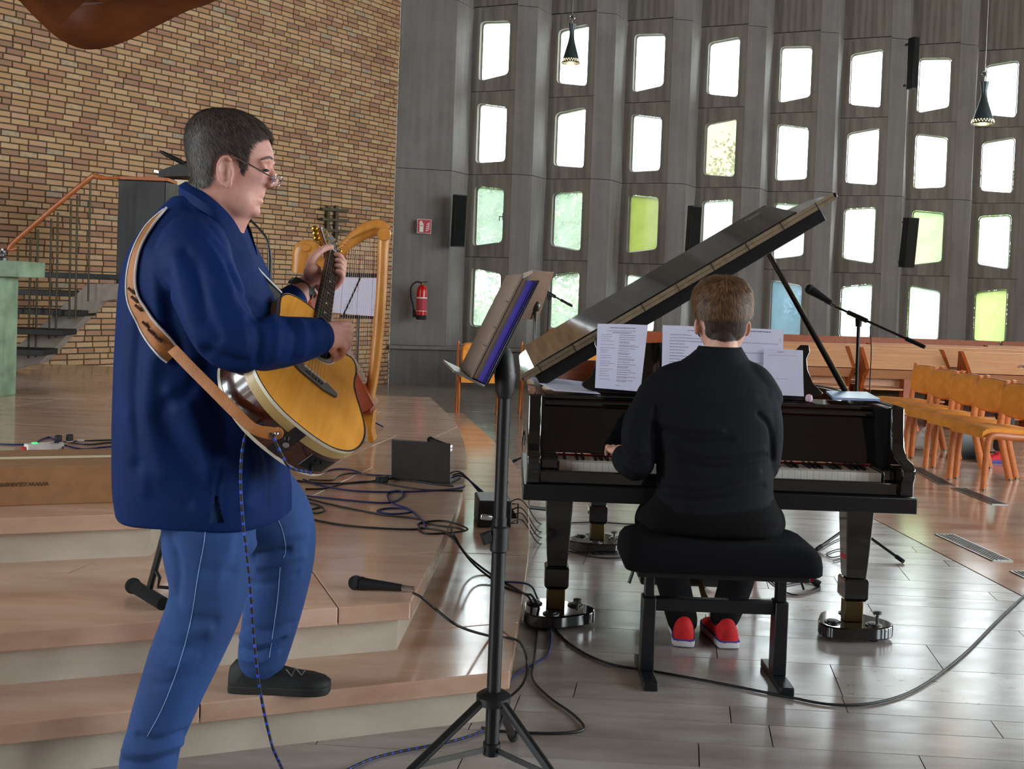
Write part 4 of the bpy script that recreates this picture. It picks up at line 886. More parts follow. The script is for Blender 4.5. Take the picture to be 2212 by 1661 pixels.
cable('two-turn cable dropping off the platform to the piano dolly', [UZ(975, 1142, Z2+.004), UZ(986, 1165, Z2+.004), UZ(1010, 1200, Z1+.06), UZ(1060, 1240, Z1+.005), UZ(1120, 1275, Z1+.005), UZ(1142, 1290, Z1+.004), UZ(1150, 1310, .05), UZ(1160, 1350, .006), UZ(1155, 1420, .006), UZ(1150, 1465, .006), UZ(1185, 1505, .006), UZ(1240, 1545, .006), UZ(1260, 1575, .006), UZ(1200, 1584, .006), UZ(1090, 1580, .006), UZ(1040, 1572, .006)], 'cable_black', .0046)
cable('long cable sweeping across the slabs in front of the bench to the right edge', [UZ(960, 1150, Z2+.004), UZ(985, 1170, Z2+.004), UZ(1025, 1220, Z1+.05), UZ(1085, 1265, Z1+.005), UZ(1135, 1283, Z1+.005), UZ(1150, 1288, Z1+.0), UZ(1175, 1330, .012), UZ(1230, 1390, .006), UZ(1310, 1432, .006), UZ(1400, 1448, .006), UZ(1550, 1475, .006), UZ(1700, 1505, .006), UZ(1800, 1522, .006), UZ(1900, 1516, .006), UZ(1990, 1482, .006), UZ(2080, 1415, .006), UZ(2150, 1345, .006), UZ(2230, 1270, .006)], 'cable_black', .0048)
cable('microphone cable from the dropped microphone over the step edges', [UZ(893, 1281, Z2+.014), UZ(910, 1290, Z2+.03), U(940, 1315, 3.5), U(990, 1352, 3.45), UZ(1060, 1374, Z1+.005), UZ(1110, 1380, Z1+.005), UZ(1128, 1395, Z1+.006), U(1138, 1430, 3.45), UZ(1130, 1475, .07), UZ(1095, 1510, .01), UZ(1050, 1540, .006)], 'cable_black', .0046)
cable('blue cable hugging the step corner under the piano dolly', [UZ(1070, 1256, Z1+.005), UZ(1140, 1262, Z1+.005), UZ(1160, 1290, .03), UZ(1188, 1360, .006), UZ(1185, 1410, .006), UZ(1160, 1430, .006), UZ(1115, 1455, .006), UZ(1095, 1485, .006)], 'cable_blue', .0042)
cable('blue flecked cable on the floor in front of the lowest step', [UZ(740, 1668, .006), UZ(800, 1640, .006), UZ(870, 1622, .006), UZ(980, 1600, .006), UZ(1050, 1576, .006), UZ(1100, 1550, .006)], 'cable_black', .0042, fleck='cable_fleck')
for k, (x0, y0, lab) in enumerate(((1098, 1070, 'topmost'), (1100, 1088, 'second'), (1102, 1100, 'third'), (1102, 1114, 'lowest'))):
    cable(lab+' of the cables fanning from the stage box to the piano leg', [UZ(x0, y0+16, Z1+.05), UZ(x0+22, y0+8, Z1+.09-.01*k), UZ(1138, y0+22, Z1+.02), UZ(1165, y0+60, .008), UZ(1205, 1130+k*12, .006), UZ(1225, 1120+k*14, .006)], 'cable_black', .0036)
cable('looped black cable on the floor between the piano legs', [UZ(1205, 1130, .006), UZ(1290, 1128, .006), UZ(1360, 1132, .006), UZ(1420, 1130, .006)], 'cable_black', .004)
cable('black cable with coils near the left piano leg', [UZ(1190, 1140, .006), UZ(1225, 1142, .006), UZ(1228, 1150, .006), UZ(1200, 1152, .006), UZ(1202, 1160, .006), UZ(1222, 1172, .006), UZ(1205, 1180, .006), UZ(1235, 1192, .006), UZ(1300, 1205, .006), UZ(1360, 1204, .006)], 'cable_black', .004)
cable('thin cable looped at the right boom stand foot', [UZ(1772, 1185, .006), UZ(1810, 1165, .006), UZ(1835, 1160, .006), UZ(1838, 1190, .006), UZ(1800, 1204, .006), UZ(1786, 1196, .006), UZ(1815, 1186, .006), UZ(1835, 1200, .006), UZ(1800, 1212, .006)], 'cable_black', .0034)
cable('cables looped around the red tripod leg on the floor', [UZ(1630, 1225, .006), UZ(1665, 1245, .006), UZ(1690, 1262, .006), UZ(1740, 1256, .006), UZ(1772, 1268, .006), UZ(1740, 1282, .006), UZ(1700, 1280, .006), UZ(1640, 1235, .006)], 'cable_black', .004)
cable('cable hanging below the boom microphone', [U(1880, 705, Yb), U(1882, 760, Yb+.02), U(1879, 830, Yb+.02), U(1878, 900, Yb), UZ(1872, 1150, .01), UZ(1840, 1178, .006)], 'cable_black', .0032, group='hanging cables')
cable('thin cable hanging beside the left piano cheek', [UZ(1135, 1010, .006), UZ(1130, 990, .006), U(1128, 960, 5.2), U(1136, 910, 5.2), U(1138, 880, 5.2)], 'cable_black', .003, group='hanging cables')
cable('blue cable leaving the power strip to the left', G(Z3, (-30, 957), (20, 960), (70, 959), (88, 950), (105, 944), (118, 950)), 'cable_blue')
cable('upper black cable from the power strip to the right', [UZ(118, 955, Z3+.05)]+G(Z3, (150, 954), (220, 951), (300, 950), (420, 960), (560, 985), (640, 1000)), 'cable_black')
cable('blue cable from the power strip to the right', [UZ(124, 955, Z3+.05)]+G(Z3, (140, 962), (180, 970), (230, 965), (300, 962), (360, 968)), 'cable_blue')
cable('lower black cable running from the power strip towards the guitarist', [UZ(118, 950, Z3+.05), UZ(136, 965, Z3+.02)]+G(Z3, (136, 980), (180, 986), (240, 990), (300, 989)), 'cable_black')
cable('white cord of the power strip leading out of the picture', G(Z3, (52, 977), (20, 982), (-30, 990)), 'cable_white')
cable('floor cable along the far left edge of the altar floor', G(Z3, (150, 955), (190, 960), (240, 956), (300, 957)), 'cable_black')
T = thing('power_adapter', 'black power adapter lying left of the laptop', 'adapter', UZ(825, 1042, Z2)); MB().box((0, 0, .016), (.07, .035, .032), rotz(.9)).build('brick', 'plastic_black', T, local=True, bevel=.006); MB().tube([(.03, .03, .016), (.06, .06, .012)], .005, 8).build('strain_relief', 'rubber', T, local=True)

# ---- loudspeakers on the piers
def speaker(cx, cy, w, h, Y, lean, label):
    c = U(cx, cy, Y); s = FPX/Y; T = thing('column_speaker', label, 'loudspeaker', c, 0, 'column loudspeakers on the piers')
    Mx = frame(c, nrm([.93, .36, 0]), nrm([-.36, .93, lean]), nrm(np.cross(nrm([.93, .36, 0]), nrm([-.36, .93, lean]))))
    W, H_ = w/s, h/s
    MB().box2((-W/2, -.07, -H_/2), (W/2, .07, H_/2), Mx).build('cabinet', 'box_black', T, bevel=.008); MB().box2((-W/2+.01, -.076, -H_/2+.015), (W/2-.01, -.07, H_/2-.015), Mx).build('grille', 'grille_mesh', T)
    for z in (-H_*.4, H_*.4): MB().box2((-.015, .07, z-.015), (.015, .17, z+.015), Mx).build('bracket', 'alu_dark', T)
speaker(991, 477, 26, 112, 15.0, .05, 'black column loudspeaker on the wide left pier'); speaker(1497, 510, 24, 130, 15.25, .05, 'black column loudspeaker partly behind the raised piano lid'); speaker(1963, 524, 27, 108, 15.6, .08, 'black column loudspeaker on the pier near the right edge'); speaker(1972, 137, 14, 110, 15.7, 0, 'slim black loudspeaker high between the right windows')

# ---- pendant lamps
def pendant(cx, cy_top, cy_bot, Y, label):
    s = FPX/Y; top = U(cx, cy_top, Y); bot = U(cx-4, cy_bot, Y); o = np.array([top[0], Y, bot[2]]); h = top[2]-bot[2]
    T = thing('pendant_lamp', label, 'lamp', o, 0, 'pendant lamps'); Fm = frame(o, (1,0,0), (0,1,0), (0,0,1)); R_ = .118
    pr = [(R_, 0), (R_*.97, .04*h), (R_*.62, .33*h), (R_*.36, .55*h), (R_*.27, .68*h), (R_*.26, .8*h), (R_*.36, .95*h), (R_*.40, h)]
    n = 28; sh = MB(); sh.lathe(pr, n, Fm, cap=False); sh.lathe([(r-.004, z) for r, z in pr], n, Fm, cap=False)
    shade_ = sh.build('shade', 'lamp_shade', T, smooth=60)
    for row, z in enumerate((.045, .085)):
        rr_ = np.interp(z*h, [q[1] for q in pr], [q[0] for q in pr])
        for k in range(22):
            a = (k+.5*row)*2*math.pi/22; MB().ell(o+[rr_*math.cos(a), rr_*math.sin(a), z*h], .0065, 6, 4).build('hole', 'lamp_dot', shade_)
    MB().ell(o+zc(.06), (.05, .05, .055), 16, 10).build('bulb', 'lamp_glow', T)
    m = MB(); ri = [(o+[.032*math.cos(a), 0, h+.085+.032*math.sin(a)]) for a in np.linspace(0, 2*math.pi, 24, endpoint=False)]; m.tube(ri, .005, 6, closed=True); m.build('ring', 'chrome', T)
    MB().ell(o+zc(h+.085), .02, 10, 8).build('counterweight', 'alu_dark', T); MB().cyl(o+zc(h-.01), o+zc(h+.055), .004, n=6).build('stem', 'alu', T); MB().cyl(o+zc(h+.115), np.array([o[0], o[1], 8.2]), .003, n=6).build('flex', 'alu', T)
    l = bpy.data.lights.new('lamp_light', 'POINT'); l.energy = 3; l.color = (1, .72, .42); l.shadow_soft_size = .05; lo = bpy.data.objects.new('lamp_light', l); COL.objects.link(lo); lo.parent = T; lo.location = (0, 0, -.02)
pendant(1236, 52, 137, 13.6, 'dark pendant lamp before the second window column'); pendant(2127, 177, 268, 11.6, 'lit pendant lamp near the right edge')

# ---- extinguisher and sign
ez = U(911, 690, 15.0); T = thing('fire_extinguisher', 'red fire extinguisher hanging on the grey pier', 'extinguisher', ez)
c = ez+np.array([0, -.11, 0]); Fm = frame(c, (1,0,0), (0,1,0), (0,0,1))
MB().lathe([(.065, .055), (.074, .065), (.075, .40), (.068, .44), (.045, .475), (.024, .485)], 24, Fm).build('cylinder', 'extinguisher_red', T); MB().lathe([(.06, 0), (.072, .005), (.075, .06), (.066, .065)], 24, Fm).build('foot_ring', 'rubber', T)
MB().lathe([(.0755, .12), (.0755, .30)], 24, Fm, cap=False).build('instruction_label', 'sign_red', T); MB().lathe([(.0758, .297), (.0758, .315)], 24, Fm, cap=False).build('label_band', 'sign_white', T); MB().lathe([(.0758, .118), (.0758, .126)], 24, Fm, cap=False).build('label_band', 'sign_white', T)
MB().lathe([(.02, .48), (.022, .52), (.014, .53)], 14, Fm).build('valve', 'brass', T); MB().bar(c+[-.03, 0, .525], c+[.07, 0, .53], .02, .012).build('lever', 'steel_black', T)
MB().tube(spline(np.array([c+[-.01, 0, .51], c+[-.08, 0, .525], c+[-.15, 0, .46], c+[-.155, 0, .33], c+[-.11, -.01, .16], c+[-.10, 0, .05]]), 6), .011, 10).build('hose', 'rubber', T); MB().tube([c+[-.105, 0, .14], c+[-.095, 0, .03]], [.02, .026], 12).build('nozzle', 'rubber', T); MB().box2(ez-[.04, .05, -.1], ez+[.04, 0, .4]).build('bracket', 'steel_black', T)
sc_ = U(915, 489, 15.06); ex = nrm(TB); SMx = frame(sc_+np.array([.01, -.02, 0]), ex, (0, 0, 1), np.cross(ex, (0, 0, 1)))
T = thing('safety_sign', 'red and white fire extinguisher pictogram sign on the grey pier', 'sign', sc_)
MB().box2((-.1, -.1, 0), (.1, .1, .003), SMx).build('plate', 'sign_white', T); MB().box2((-.093, -.093, .003), (.093, .093, .0038), SMx).build('field', 'sign_red', T)
MB().prism([(-.065, -.08), (-.01, -.08), (-.01, .035), (-.02, .05), (-.03, .055), (-.03, .072), (-.045, .078), (-.06, .07), (-.072, .04), (-.066, .03), (-.058, .055), (-.055, .048), (-.065, .035)], .0038, .0046, SMx).build('pictogram', 'sign_white', T, smooth=0)
MB().box2((-.053, .0, .0046), (-.022, .012, .0052), SMx).build('pictogram', 'sign_red', T)
for k in range(4): MB().prism([(.02+k*.004, -.07+k*.03), (.05+k*.006, -.062+k*.032), (.075, -.035+k*.03), (.078, -.02+k*.03), (.05+k*.004, -.048+k*.032), (.022+k*.004, -.056+k*.03)], .0038, .0046, SMx).build('pictogram', 'sign_white', T, smooth=0)

# ---- cross and socket on the brick wall
def WX(x, y, d=.03):
    dr = CF+CR*(x-PPX)/FPX+CU*(PPY-y)/FPX; o = WC+WN*d; return CC+dr*(((o-CC)@WN)/(dr@WN))
T = thing('wall_cross', 'bronze cross of two uprights and three bars on the brick wall', 'cross', WX(722, 475))
for x in (709, 727): MB().bar(WX(x, 444, .05), WX(x-3, 560, .05), .05, .03, up=WN).build('upright', 'bronze', T)
for y in (452, 474, 497): MB().bar(WX(694, y-1, .08), WX(751, y+3, .08), .045, .035, up=(0, 0, 1)).build('bar', 'bronze', T)
so = WX(843, 770, .016); T = thing('wall_socket', 'small white socket low on the brick wall right of the harp', 'socket', so); Sx = frame(so, WD, (0, 0, 1), WN)
MB().box2((-.05, -.05, 0), (.05, .05, .012), Sx).build('cover', 'plastic_white', T, bevel=.003); MB().lathe([(.022, .012), (.022, .014), (.018, .014), (.018, .006)], 16, Sx).build('insert', 'plastic_white', T)

# ---- pulpit, stair, sounding board
YP = 9.5; PPt = U(310, 600, YP); T = thing('pulpit', 'dark stone pulpit with reading desk beside the brick wall', 'pulpit', (PPt[0], PPt[1], Z3))
fl = [U(256, 388, YP), U(358, 385, YP), U(250, 615, YP), U(352, 615, YP)]
x0, x1 = fl[2][0], fl[1][0]; zt = fl[0][2]; zb = fl[2][2]-.1
bkx = U(405, 400, YP+.75)[0]
MB().prism([(x0, YP), (x1, YP), (bkx, YP+.75), (x0-.1, YP+.75)], zb, zt).build('body', 'slate', T, smooth=0, bevel=.006)
MB().prism([(x1+.002, YP-.002), (x1+.06, YP+.12), (bkx+.01, YP+.75), (bkx-.02, YP+.75)], zb, zt-.01).build('side_panel', 'slate_side', T, smooth=0)
MB().box2((x0+.05, YP+.25, Z3), (x1-.05, YP+.55, zb)).build('pedestal', 'stringer', T)
MB().prism([(x0-.02, YP-.03), (x1+.03, YP-.03), (bkx+.03, YP+.78), (x0-.1, YP+.78)], zt, zt+.03).build('coping', 'rail_wood', T, smooth=0, bevel=.004)
dl = [U(335, 372, YP+.3), U(408, 345, YP+.3), U(408, 380, YP+.3), U(345, 382, YP+.3)]; MB().hexa([*dl, *[q+np.array([.1, .35, 0]) for q in dl]]).build('reading_desk', 'slate', T); MB().bar(dl[0]+[-.01, -.02, .01], dl[0]+[.03, .02, .0], .03, .02).build('desk_trim', 'chrome', T)
bn = thing('pulpit_cloth', 'beige cloth with handwritten letters hanging on the pulpit front', 'cloth', U(395, 415, YP+.3)); bq = [U(373, 438, YP+.28), U(440, 446, YP+.5), U(440, 392, YP+.5), U(374, 388, YP+.28)]; bnn = nrm(np.cross(bq[1]-bq[0], bq[3]-bq[0]))
if bnn[1] > 0: bnn = -bnn
MB().hexa([*[q+bnn*.03 for q in bq], *[q+bnn*.034 for q in bq]]).build('fabric', 'paper_warm', bn); bx_ = nrm(bq[1]-bq[0]); by_ = nrm(np.cross(bnn, bx_)); text_mb('DU', .085, frame(U(382, 425, YP+.3)+bnn*.038, bx_, by_, bnn), align='LEFT').build('lettering', 'ink', bn, smooth=0)
T = thing('microphone', 'black stick microphone above the pulpit reading desk', 'microphone', dl[1]); MB().tube([U(345, 326, YP+.2), U(352, 330, YP+.2), U(392, 350, YP+.25), U(397, 353, YP+.25)], [.008, .017, .022, .014], 12).build('capsule', 'plastic_black', T); MB().tube([U(397, 353, YP+.25), U(412, 362, YP+.3)], .008, 8).build('stem', 'alu_dark', T)
T = thing('pulpit_stair', 'open stair with dark treads and thin rods leading up to the pulpit', 'stair', U(180, 700, YP)*[1, 1, 0]+[0, 0, Z3])
for (xl, xr, ya, yb_, Yk) in ((95, 275, 594, 612, 9.45), (38, 220, 631, 643, 9.30), (12, 178, 671, 684, 9.15), (-20, 135, 713, 726, 9.0), (-60, 92, 756, 769, 8.85)):
    a = U(xl, ya-2, Yk); b = U(xr, ya, Yk); zt_ = b[2]; th = .05
    MB().box2((a[0], Yk, zt_-th), (b[0], Yk+.30, zt_)).build('tread', 'tread_dark', T, bevel=.004)
st = [(10, 800), (84, 785), (215, 652), (275, 642), (275, 613), (190, 613), (70, 720), (10, 770)]
ps = [U(x, y, 9.28) for x, y in st]; n_ = len(ps); MB().add([*ps, *[q+np.array([0, .18, 0]) for q in ps]], [tuple(range(n_)), tuple(range(2*n_-1, n_-1, -1))]+[(i, n_+i, n_+(i+1) % n_, (i+1) % n_) for i in range(n_)]).build('stringer', 'stringer', T, smooth=0)
for x0_, y0_, x1_, y1_ in ((118, 700, 97, 1430), (200, 640, 185, 1430), (248, 590, 232, 1425), (335, 520, 320, 1305), (378, 480, 365, 1300), (463, 400, 452, 1175), (505, 370, 492, 1175), (590, 270, 575, 1060)):
    MB().cyl(U(x0_/3.02, 300+y0_/3.02, 9.1), U(x1_/3.02, 300+y1_/3.02, 9.1), .0085, n=6).build('rod', 'bronze', T)
MB().tube(spline(np.array([U(38, 536, 9.1), U(22, 540, 9.1), U(24, 530, 9.1), U(60, 497, 9.1), U(130, 437, 9.1), U(195, 384, 9.1), U(206, 380, 9.1), U(222, 384, 9.12), U(258, 384, 9.3)]), 5), [.014]*6+[.022]*30+[.012]*5, 10).build('handrail', 'rail_wood', T)
cb = U(250, -40, 8.6); T = thing('sounding_board', 'curved dark wooden canopy hanging over the pulpit', 'canopy', cb)
pts = [(-40, -90), (44, 4), (78, 40), (125, 82), (175, 105), (225, 104), (275, 88), (340, 56), (405, 24), (465, 2), (560, -60), (300, -230)]
bot = [U(x, y, 8.6+(.0 if y > -50 else -1.0)) for x, y in [tuple(q) for q in spline(np.array(pts, float), 4, True)]]
bot = np.array(bot); cen = bot.mean(0); r1 = bot; r2 = cen+(bot-cen)*.93+np.array([0, -.10, .10]); r3 = cen+(bot-cen)*.9+np.array([0, -.3, .35])
MB().loft([cen+(bot-cen)*.05+np.array([0, -.12, .0]), cen+(bot-cen)*.5+np.array([0, -.1, .0]), cen+(bot-cen)*.85+np.array([0, -.05, .0]), r1, r2, r3]).build('hull', 'canopy_wood', T, smooth=50)
MB().cyl(cen+[0, 0, .2], np.array([cen[0], cen[1], 8.2]), .03, n=10).build('hanger', 'steel_black', T)
# ---- green altar table at the left edge
ta = UZ(22, 858, Z3); ya = ta[1]; T = thing('altar_table', 'green patinated altar table cut off by the left edge', 'altar', (U(98, 580, ya)[0]-.8, ya+.2, Z3))
zt = U(98, 566, ya)[2]; zb = U(98, 601, ya)[2]; xe = U(98, 580, ya+.4)[0]
MB().box2((xe-1.9, ya-.05, zb), (xe, ya+.4, zt)).build('table_top', 'verdigris', T, bevel=.005)
xr = U(38, 700, ya+.2)[0]; MB().box2((xr-.42, ya+.02, Z3), (xr-.09, ya+.3, zb)).build('support', 'verdigris_dark', T, bevel=.005); MB().box2((xr-.09, ya+.0, Z3), (xr, ya+.2, zb)).build('support_face', 'verdigris', T, bevel=.005)
c2_ = U(-4, 548, ya); T = thing('altar_holder', 'small dark metal holder on the corner of the green altar', 'holder', (c2_[0]-.03, ya+.12, zt)); MB().lathe([(.04, 0), (.04, .02), (.015, .03), (.015, .05), (.03, .055), (.03, .07)], 16).build('holder', 'alu_dark', T, local=True); MB().lathe([(.008, .07), (.008, .085)], 12).build('pin', 'alu', T, local=True)
# ---- gooseneck microphone behind the guitarist
T = thing('gooseneck_microphone', 'black gooseneck microphone on a stand behind the guitarist', 'microphone', (*U(582, 700, 5.4)[:2], Z2)); g0 = U(582, 640, 5.4)
MB().tube(spline(np.array([U(533, 472, 5.4), U(545, 480, 5.4), U(562, 497, 5.4), U(577, 518, 5.4), U(582, 545, 5.4)]), 6), .006, 8).build('gooseneck', 'plastic_black', T); MB().tube([U(528, 467, 5.4), U(540, 476, 5.4)], .011, 10).build('capsule', 'plastic_black', T); MB().tube([U(582, 540, 5.4), U(583, 560, 5.4), np.array([g0[0], g0[1], Z2+.02])], [.011, .013, .013], 10).build('pole', 'steel_black', T); MB().lathe([(.12, 0), (.12, .015), (.02, .025)], 20).build('base', 'steel_black', T, local=True)
# ================================================================ harp
YH = 6.95
H = thing('lever_harp', 'honey coloured lever harp with carved scrolls behind the guitar', 'harp', UZ(790, 957, Z2))
def HP(x, y, dy=0): return U(x, y, YH+dy)
def ribbon(mb, pts, ws, th, Y, n=10, dy=None):     # bar of given pixel half-widths, rounded section
    P = np.array([U(x, y, Y+(0 if dy is None else dy[i])) for i, (x, y) in enumerate(pts)]); k = np.linspace(0, len(P)-1, (len(P)-1)*5+1); S_ = spline(P, 5); w_ = np.interp(k, range(len(P)), ws)/(FPX/Y)
    mb.tube(S_, np.stack([np.full(len(S_), 1.)*th, w_], 1), n, up=(0, 1, 0)); return S_
m = MB(); ribbon(m, [(648, 590), (650, 566), (655, 543), (672, 540), (690, 566), (708, 570), (732, 548), (765, 515), (795, 496), (820, 492), (834, 500)], [18, 19, 22, 20, 13, 12, 13, 15, 18, 18, 14], .028, YH, 12); m.build('neck', 'harp_wood', H, smooth=60)
m = MB(); ribbon(m, [(832, 496), (828, 530), (826, 580), (822, 650), (816, 730), (808, 800), (797, 862), (790, 885)], [13, 12.5, 11.5, 11.5, 12, 12, 12, 11], .034, YH, 12); m.build('pillar', 'harp_wood', H, smooth=60)
m = MB(); c = HP(830, 506, -.03)
m.tube([c+[0, 0, 0], c+[0, -.018, 0]], [.045, .04], 18); m.build('scroll', 'harp_wood', H, smooth=50)
m = MB(); c = HP(661, 535, -.03); m.tube([c, c+[0, -.012, 0]], [.028, .022], 16); m.build('scroll', 'harp_wood', H, smooth=50)
# soundbox: tapered, bellied, running down to the right
ax = [(662, 594, .045, .06), (700, 668, .06, .09), (744, 750, .085, .14), (788, 832, .105, .19), (810, 876, .115, .22)]
rings = []
for x, y, w_, d_ in ax:
    c = HP(x, y); t_ = nrm(HP(810, 876)-HP(662, 594)); q = nrm(np.cross(t_, (0, 1, 0)))       # q points out of the string plane
    if q[0] > 0: q = -q
    rings.append([c+np.array([0, 1, 0])*w_*math.cos(a)*1.0+q*(d_*max(0, math.sin(a))) if math.sin(a) > 0 else c+np.array([0, 1, 0])*w_*math.cos(a)+q*(.004*math.sin(a)) for a in np.linspace(0, 2*math.pi, 20, endpoint=False)])
m = MB(); m.loft(rings); m.build('soundbox', 'harp_red', H, smooth=40)
m = MB(); a0, a1 = HP(665, 600), HP(810, 874); t_ = nrm(a1-a0); q = nrm(np.cross(t_, (0, 1, 0))); q = q if q[0] > 0 else -q
m.hexa([a0-[0, .05, 0], a0+[0, .05, 0], a0+[0, .05, 0]+q*.012, a0-[0, .05, 0]+q*.012, a1-[0, .125, 0], a1+[0, .125, 0], a1+[0, .125, 0]+q*.012, a1-[0, .125, 0]+q*.012]); m.build('soundboard', 'harp_red', H)
for k in range(26):
    u = k/25; top = np.array(HP(np.interp(u, [0, .3, .5, 1], [690, 730, 760, 812]), np.interp(u, [0, .3, .5, 1], [582, 562, 534, 512]), -.02)); bt = a0+(a1-a0)*(.12+.80*u)+q*.012
    MB().cyl(top, bt, .0011, n=4, cap=False).build('string', 'string_red' if k % 7 == 3 else 'string_clear', H); MB().cyl(HP(PJ(top)[0]-2, PJ(top)[1]-20, -.03), HP(PJ(top)[0]-2, PJ(top)[1]-20, -.045), .004, n=6).build('tuning_pin', 'gold_plate', H)
m = MB()
fo = [(768, 892), (808, 889), (806, 905), (803, 930), (808, 953), (800, 958), (794, 952), (793, 925), (788, 910), (780, 908), (772, 922), (768, 940), (766, 957), (760, 957), (760, 930), (765, 905)]
ps = [U(x, y, YH-.06) for x, y in fo]; n_ = len(ps); m.add([*ps, *[p+np.array([0, .16, 0]) for p in ps]], [tuple(range(n_)), tuple(range(2*n_-1, n_-1, -1))]+[(i, n_+i, n_+(i+1) % n_, (i+1) % n_) for i in range(n_)]); m.build('foot', 'harp_foot', H, bevel=.006)
MB().box2(HP(770, 890)-[.02, .1, .0], HP(806, 880)+[0, .12, .0]).build('base', 'harp_red', H, bevel=.005)
# sheets behind the harp on their stand
YS = 7.6; T = thing('sheet_stand', 'low black music stand holding pages behind the harp', 'music stand', (*U(775, 700, YS+.08)[:2], Z2))
MB().bar(U(718, 593, YS), U(835, 596, YS), .02, .03).build('desk_top', 'steel_black', T); MB().bar(U(735, 683, YS+.02), U(812, 686, YS+.02), .03, .02).build('desk_lip', 'steel_black', T); MB().bar(U(780, 592, YS+.03), U(743, 684, YS+.03), .03, .012, up=(0, 1, 0)).build('desk_spine', 'steel_black', T)
c = U(775, 660, YS+.08); MB().cyl((c[0], c[1], Z2+.02), c, .01, n=8).build('pole', 'steel_black', T)
for a in (.5, 2.6, 4.7): MB().tube([(c[0], c[1], Z2+.12), (c[0]+.22*math.cos(a), c[1]+.22*math.sin(a), Z2+.01)], .008, 8).build('leg', 'steel_black', T)
staves = [(.05, .95, .9-.09*k-j*.012, .003, 0) for k in range(9) for j in range(4)]
sheet('left music page on the stand behind the harp strings', [U(716, 674, YS-.01), U(741, 678, YS-.01), U(777, 598, YS), U(722, 597, YS)], staves, 8, group='pages behind the harp'); sheet('right music page with a curled edge behind the harp pillar', [U(745, 678, YS-.01), U(808, 683, YS-.03), U(832, 598, YS), U(781, 598, YS)], staves, 9, group='pages behind the harp')
# ================================================================ acoustic guitar
from mathutils.bvhtree import BVHTree
GS = U(674, 815, 2.75)
lo_, hi_ = 2.8, 3.5
for _ in range(40):
    mid_ = (lo_+hi_)/2
    if np.linalg.norm(U(719, 546, mid_)-GS) < .648: lo_ = mid_
    else: hi_ = mid_
ga = nrm(U(719, 546, lo_)-GS)
du = U(711, 853, 2.75)-U(634, 777, 2.75); du[1] = -(ga[0]*du[0]+ga[2]*du[2])/ga[1]; gu = nrm(du); gn = np.cross(gu, ga); gn = gn if gn[0] > 0 else -gn
GM_ = frame(GS, gu, ga, gn)
def GP(u, v, n=0): return GS+gu*u+ga*v+gn*n
GT = thing('acoustic_guitar', 'natural top acoustic cutaway guitar held by the standing man', 'guitar', GP(0, -.21, -.05))
bass = [(0, -.21), (.06, -.206), (.112, -.19), (.157, -.158), (.185, -.115), (.199, -.065), (.195, -.015), (.17, .045), (.147, .095), (.141, .14), (.146, .185), (.145, .225), (.122, .262), (.075, .284), (.028, .289)]
treb = [(.06, -.206), (.112, -.19), (.157, -.158), (.185, -.115), (.199, -.065), (.195, -.015), (.17, .045), (.148, .095), (.145, .135), (.148, .17), (.142, .20), (.125, .217), (.10, .21), (.075, .20), (.05, .215), (.034, .25), (.03, .289)]
ctrl = [(u, v) for u, v in treb]+[(-u, v) for u, v in bass[::-1][:-1]]+[(0, -.21)]
gout = [tuple(q) for q in spline(np.array(ctrl), 4, True)]
if sum(gout[i][0]*gout[(i+1) % len(gout)][1]-gout[(i+1) % len(gout)][0]*gout[i][1] for i in range(len(gout))) < 0: gout = gout[::-1]
DB = .112
def gsec(n0, n1, out=0): return MB().prism(offset_in(gout, -out) if out else gout, n0, n1, GM_)
# top with soundhole: ring of faces between hole and outline
def ring_plate(outer, hc, hr, z):
    N = len(outer); v = []; f = []
    ang = [math.atan2(q[1]-hc[1], q[0]-hc[0]) for q in outer]
    for q in outer: v.append((q[0], q[1], z))
    for a in ang: v.append((hc[0]+hr*math.cos(a), hc[1]+hr*math.sin(a), z))
    for i in range(N): j = (i+1) % N; f.append((i, j, N+j, N+i))
    return v, f
HC, HR = (0, .155), .05
v, f = ring_plate(gout, HC, HR, 0.0); MB().add(v, f, GM_).build('top', 'spruce', GT, smooth=0)
nO = len(gout); sv = [(x, y, 0) for x, y in gout]+[(x, y, -DB) for x, y in gout]
MB().add(sv, [(i, nO+i, nO+(i+1) % nO, (i+1) % nO) for i in range(nO)], GM_).build('side', 'rosewood', GT, smooth=50)
MB().prism(gout, -DB-.006, -DB, GM_).build('back', 'rosewood', GT, smooth=0)
for nm, z0, z1, o, mt in (('binding', -.008, .0012, .0012, 'binding'), ('side_band', -.034, -.0085, .0008, 'maple'), ('binding', -DB-.006, -DB+.004, .0012, 'binding')):
    ou = offset_in(gout, -o); MB().add([(x, y, z0) for x, y in ou]+[(x, y, z1) for x, y in ou], [(i, (i+1) % nO, nO+(i+1) % nO, nO+i) for i in range(nO)], GM_).build(nm, mt, GT, smooth=50)
pu = offset_in(gout, .004); v = [(x, y, .0006) for x, y in gout]+[(x, y, .0006) for x, y in pu]; MB().add(v, [(i, (i+1) % nO, nO+(i+1) % nO, nO+i) for i in range(nO)], GM_).build('purfling', 'ebony', GT, smooth=0)
an = np.linspace(0, 2*np.pi, 40, endpoint=False)
for r0, r1, mt in ((.050, .054, 'ebony'), (.056, .066, 'bridge_grey'), (.067, .069, 'binding')):
    MB().add([(HC[0]+r*math.cos(a), HC[1]+r*math.sin(a), .0009) for r in (r0, r1) for a in an], [(i, (i+1) % 40, 40+(i+1) % 40, 40+i) for i in range(40)], GM_).build('rosette', mt, GT, smooth=0)
MB().prism([(HC[0]+.0505*math.cos(a), HC[1]+.0505*math.sin(a)) for a in an], -.10, -.0985, GM_).build('inside', 'leather_dark', GT, smooth=0)
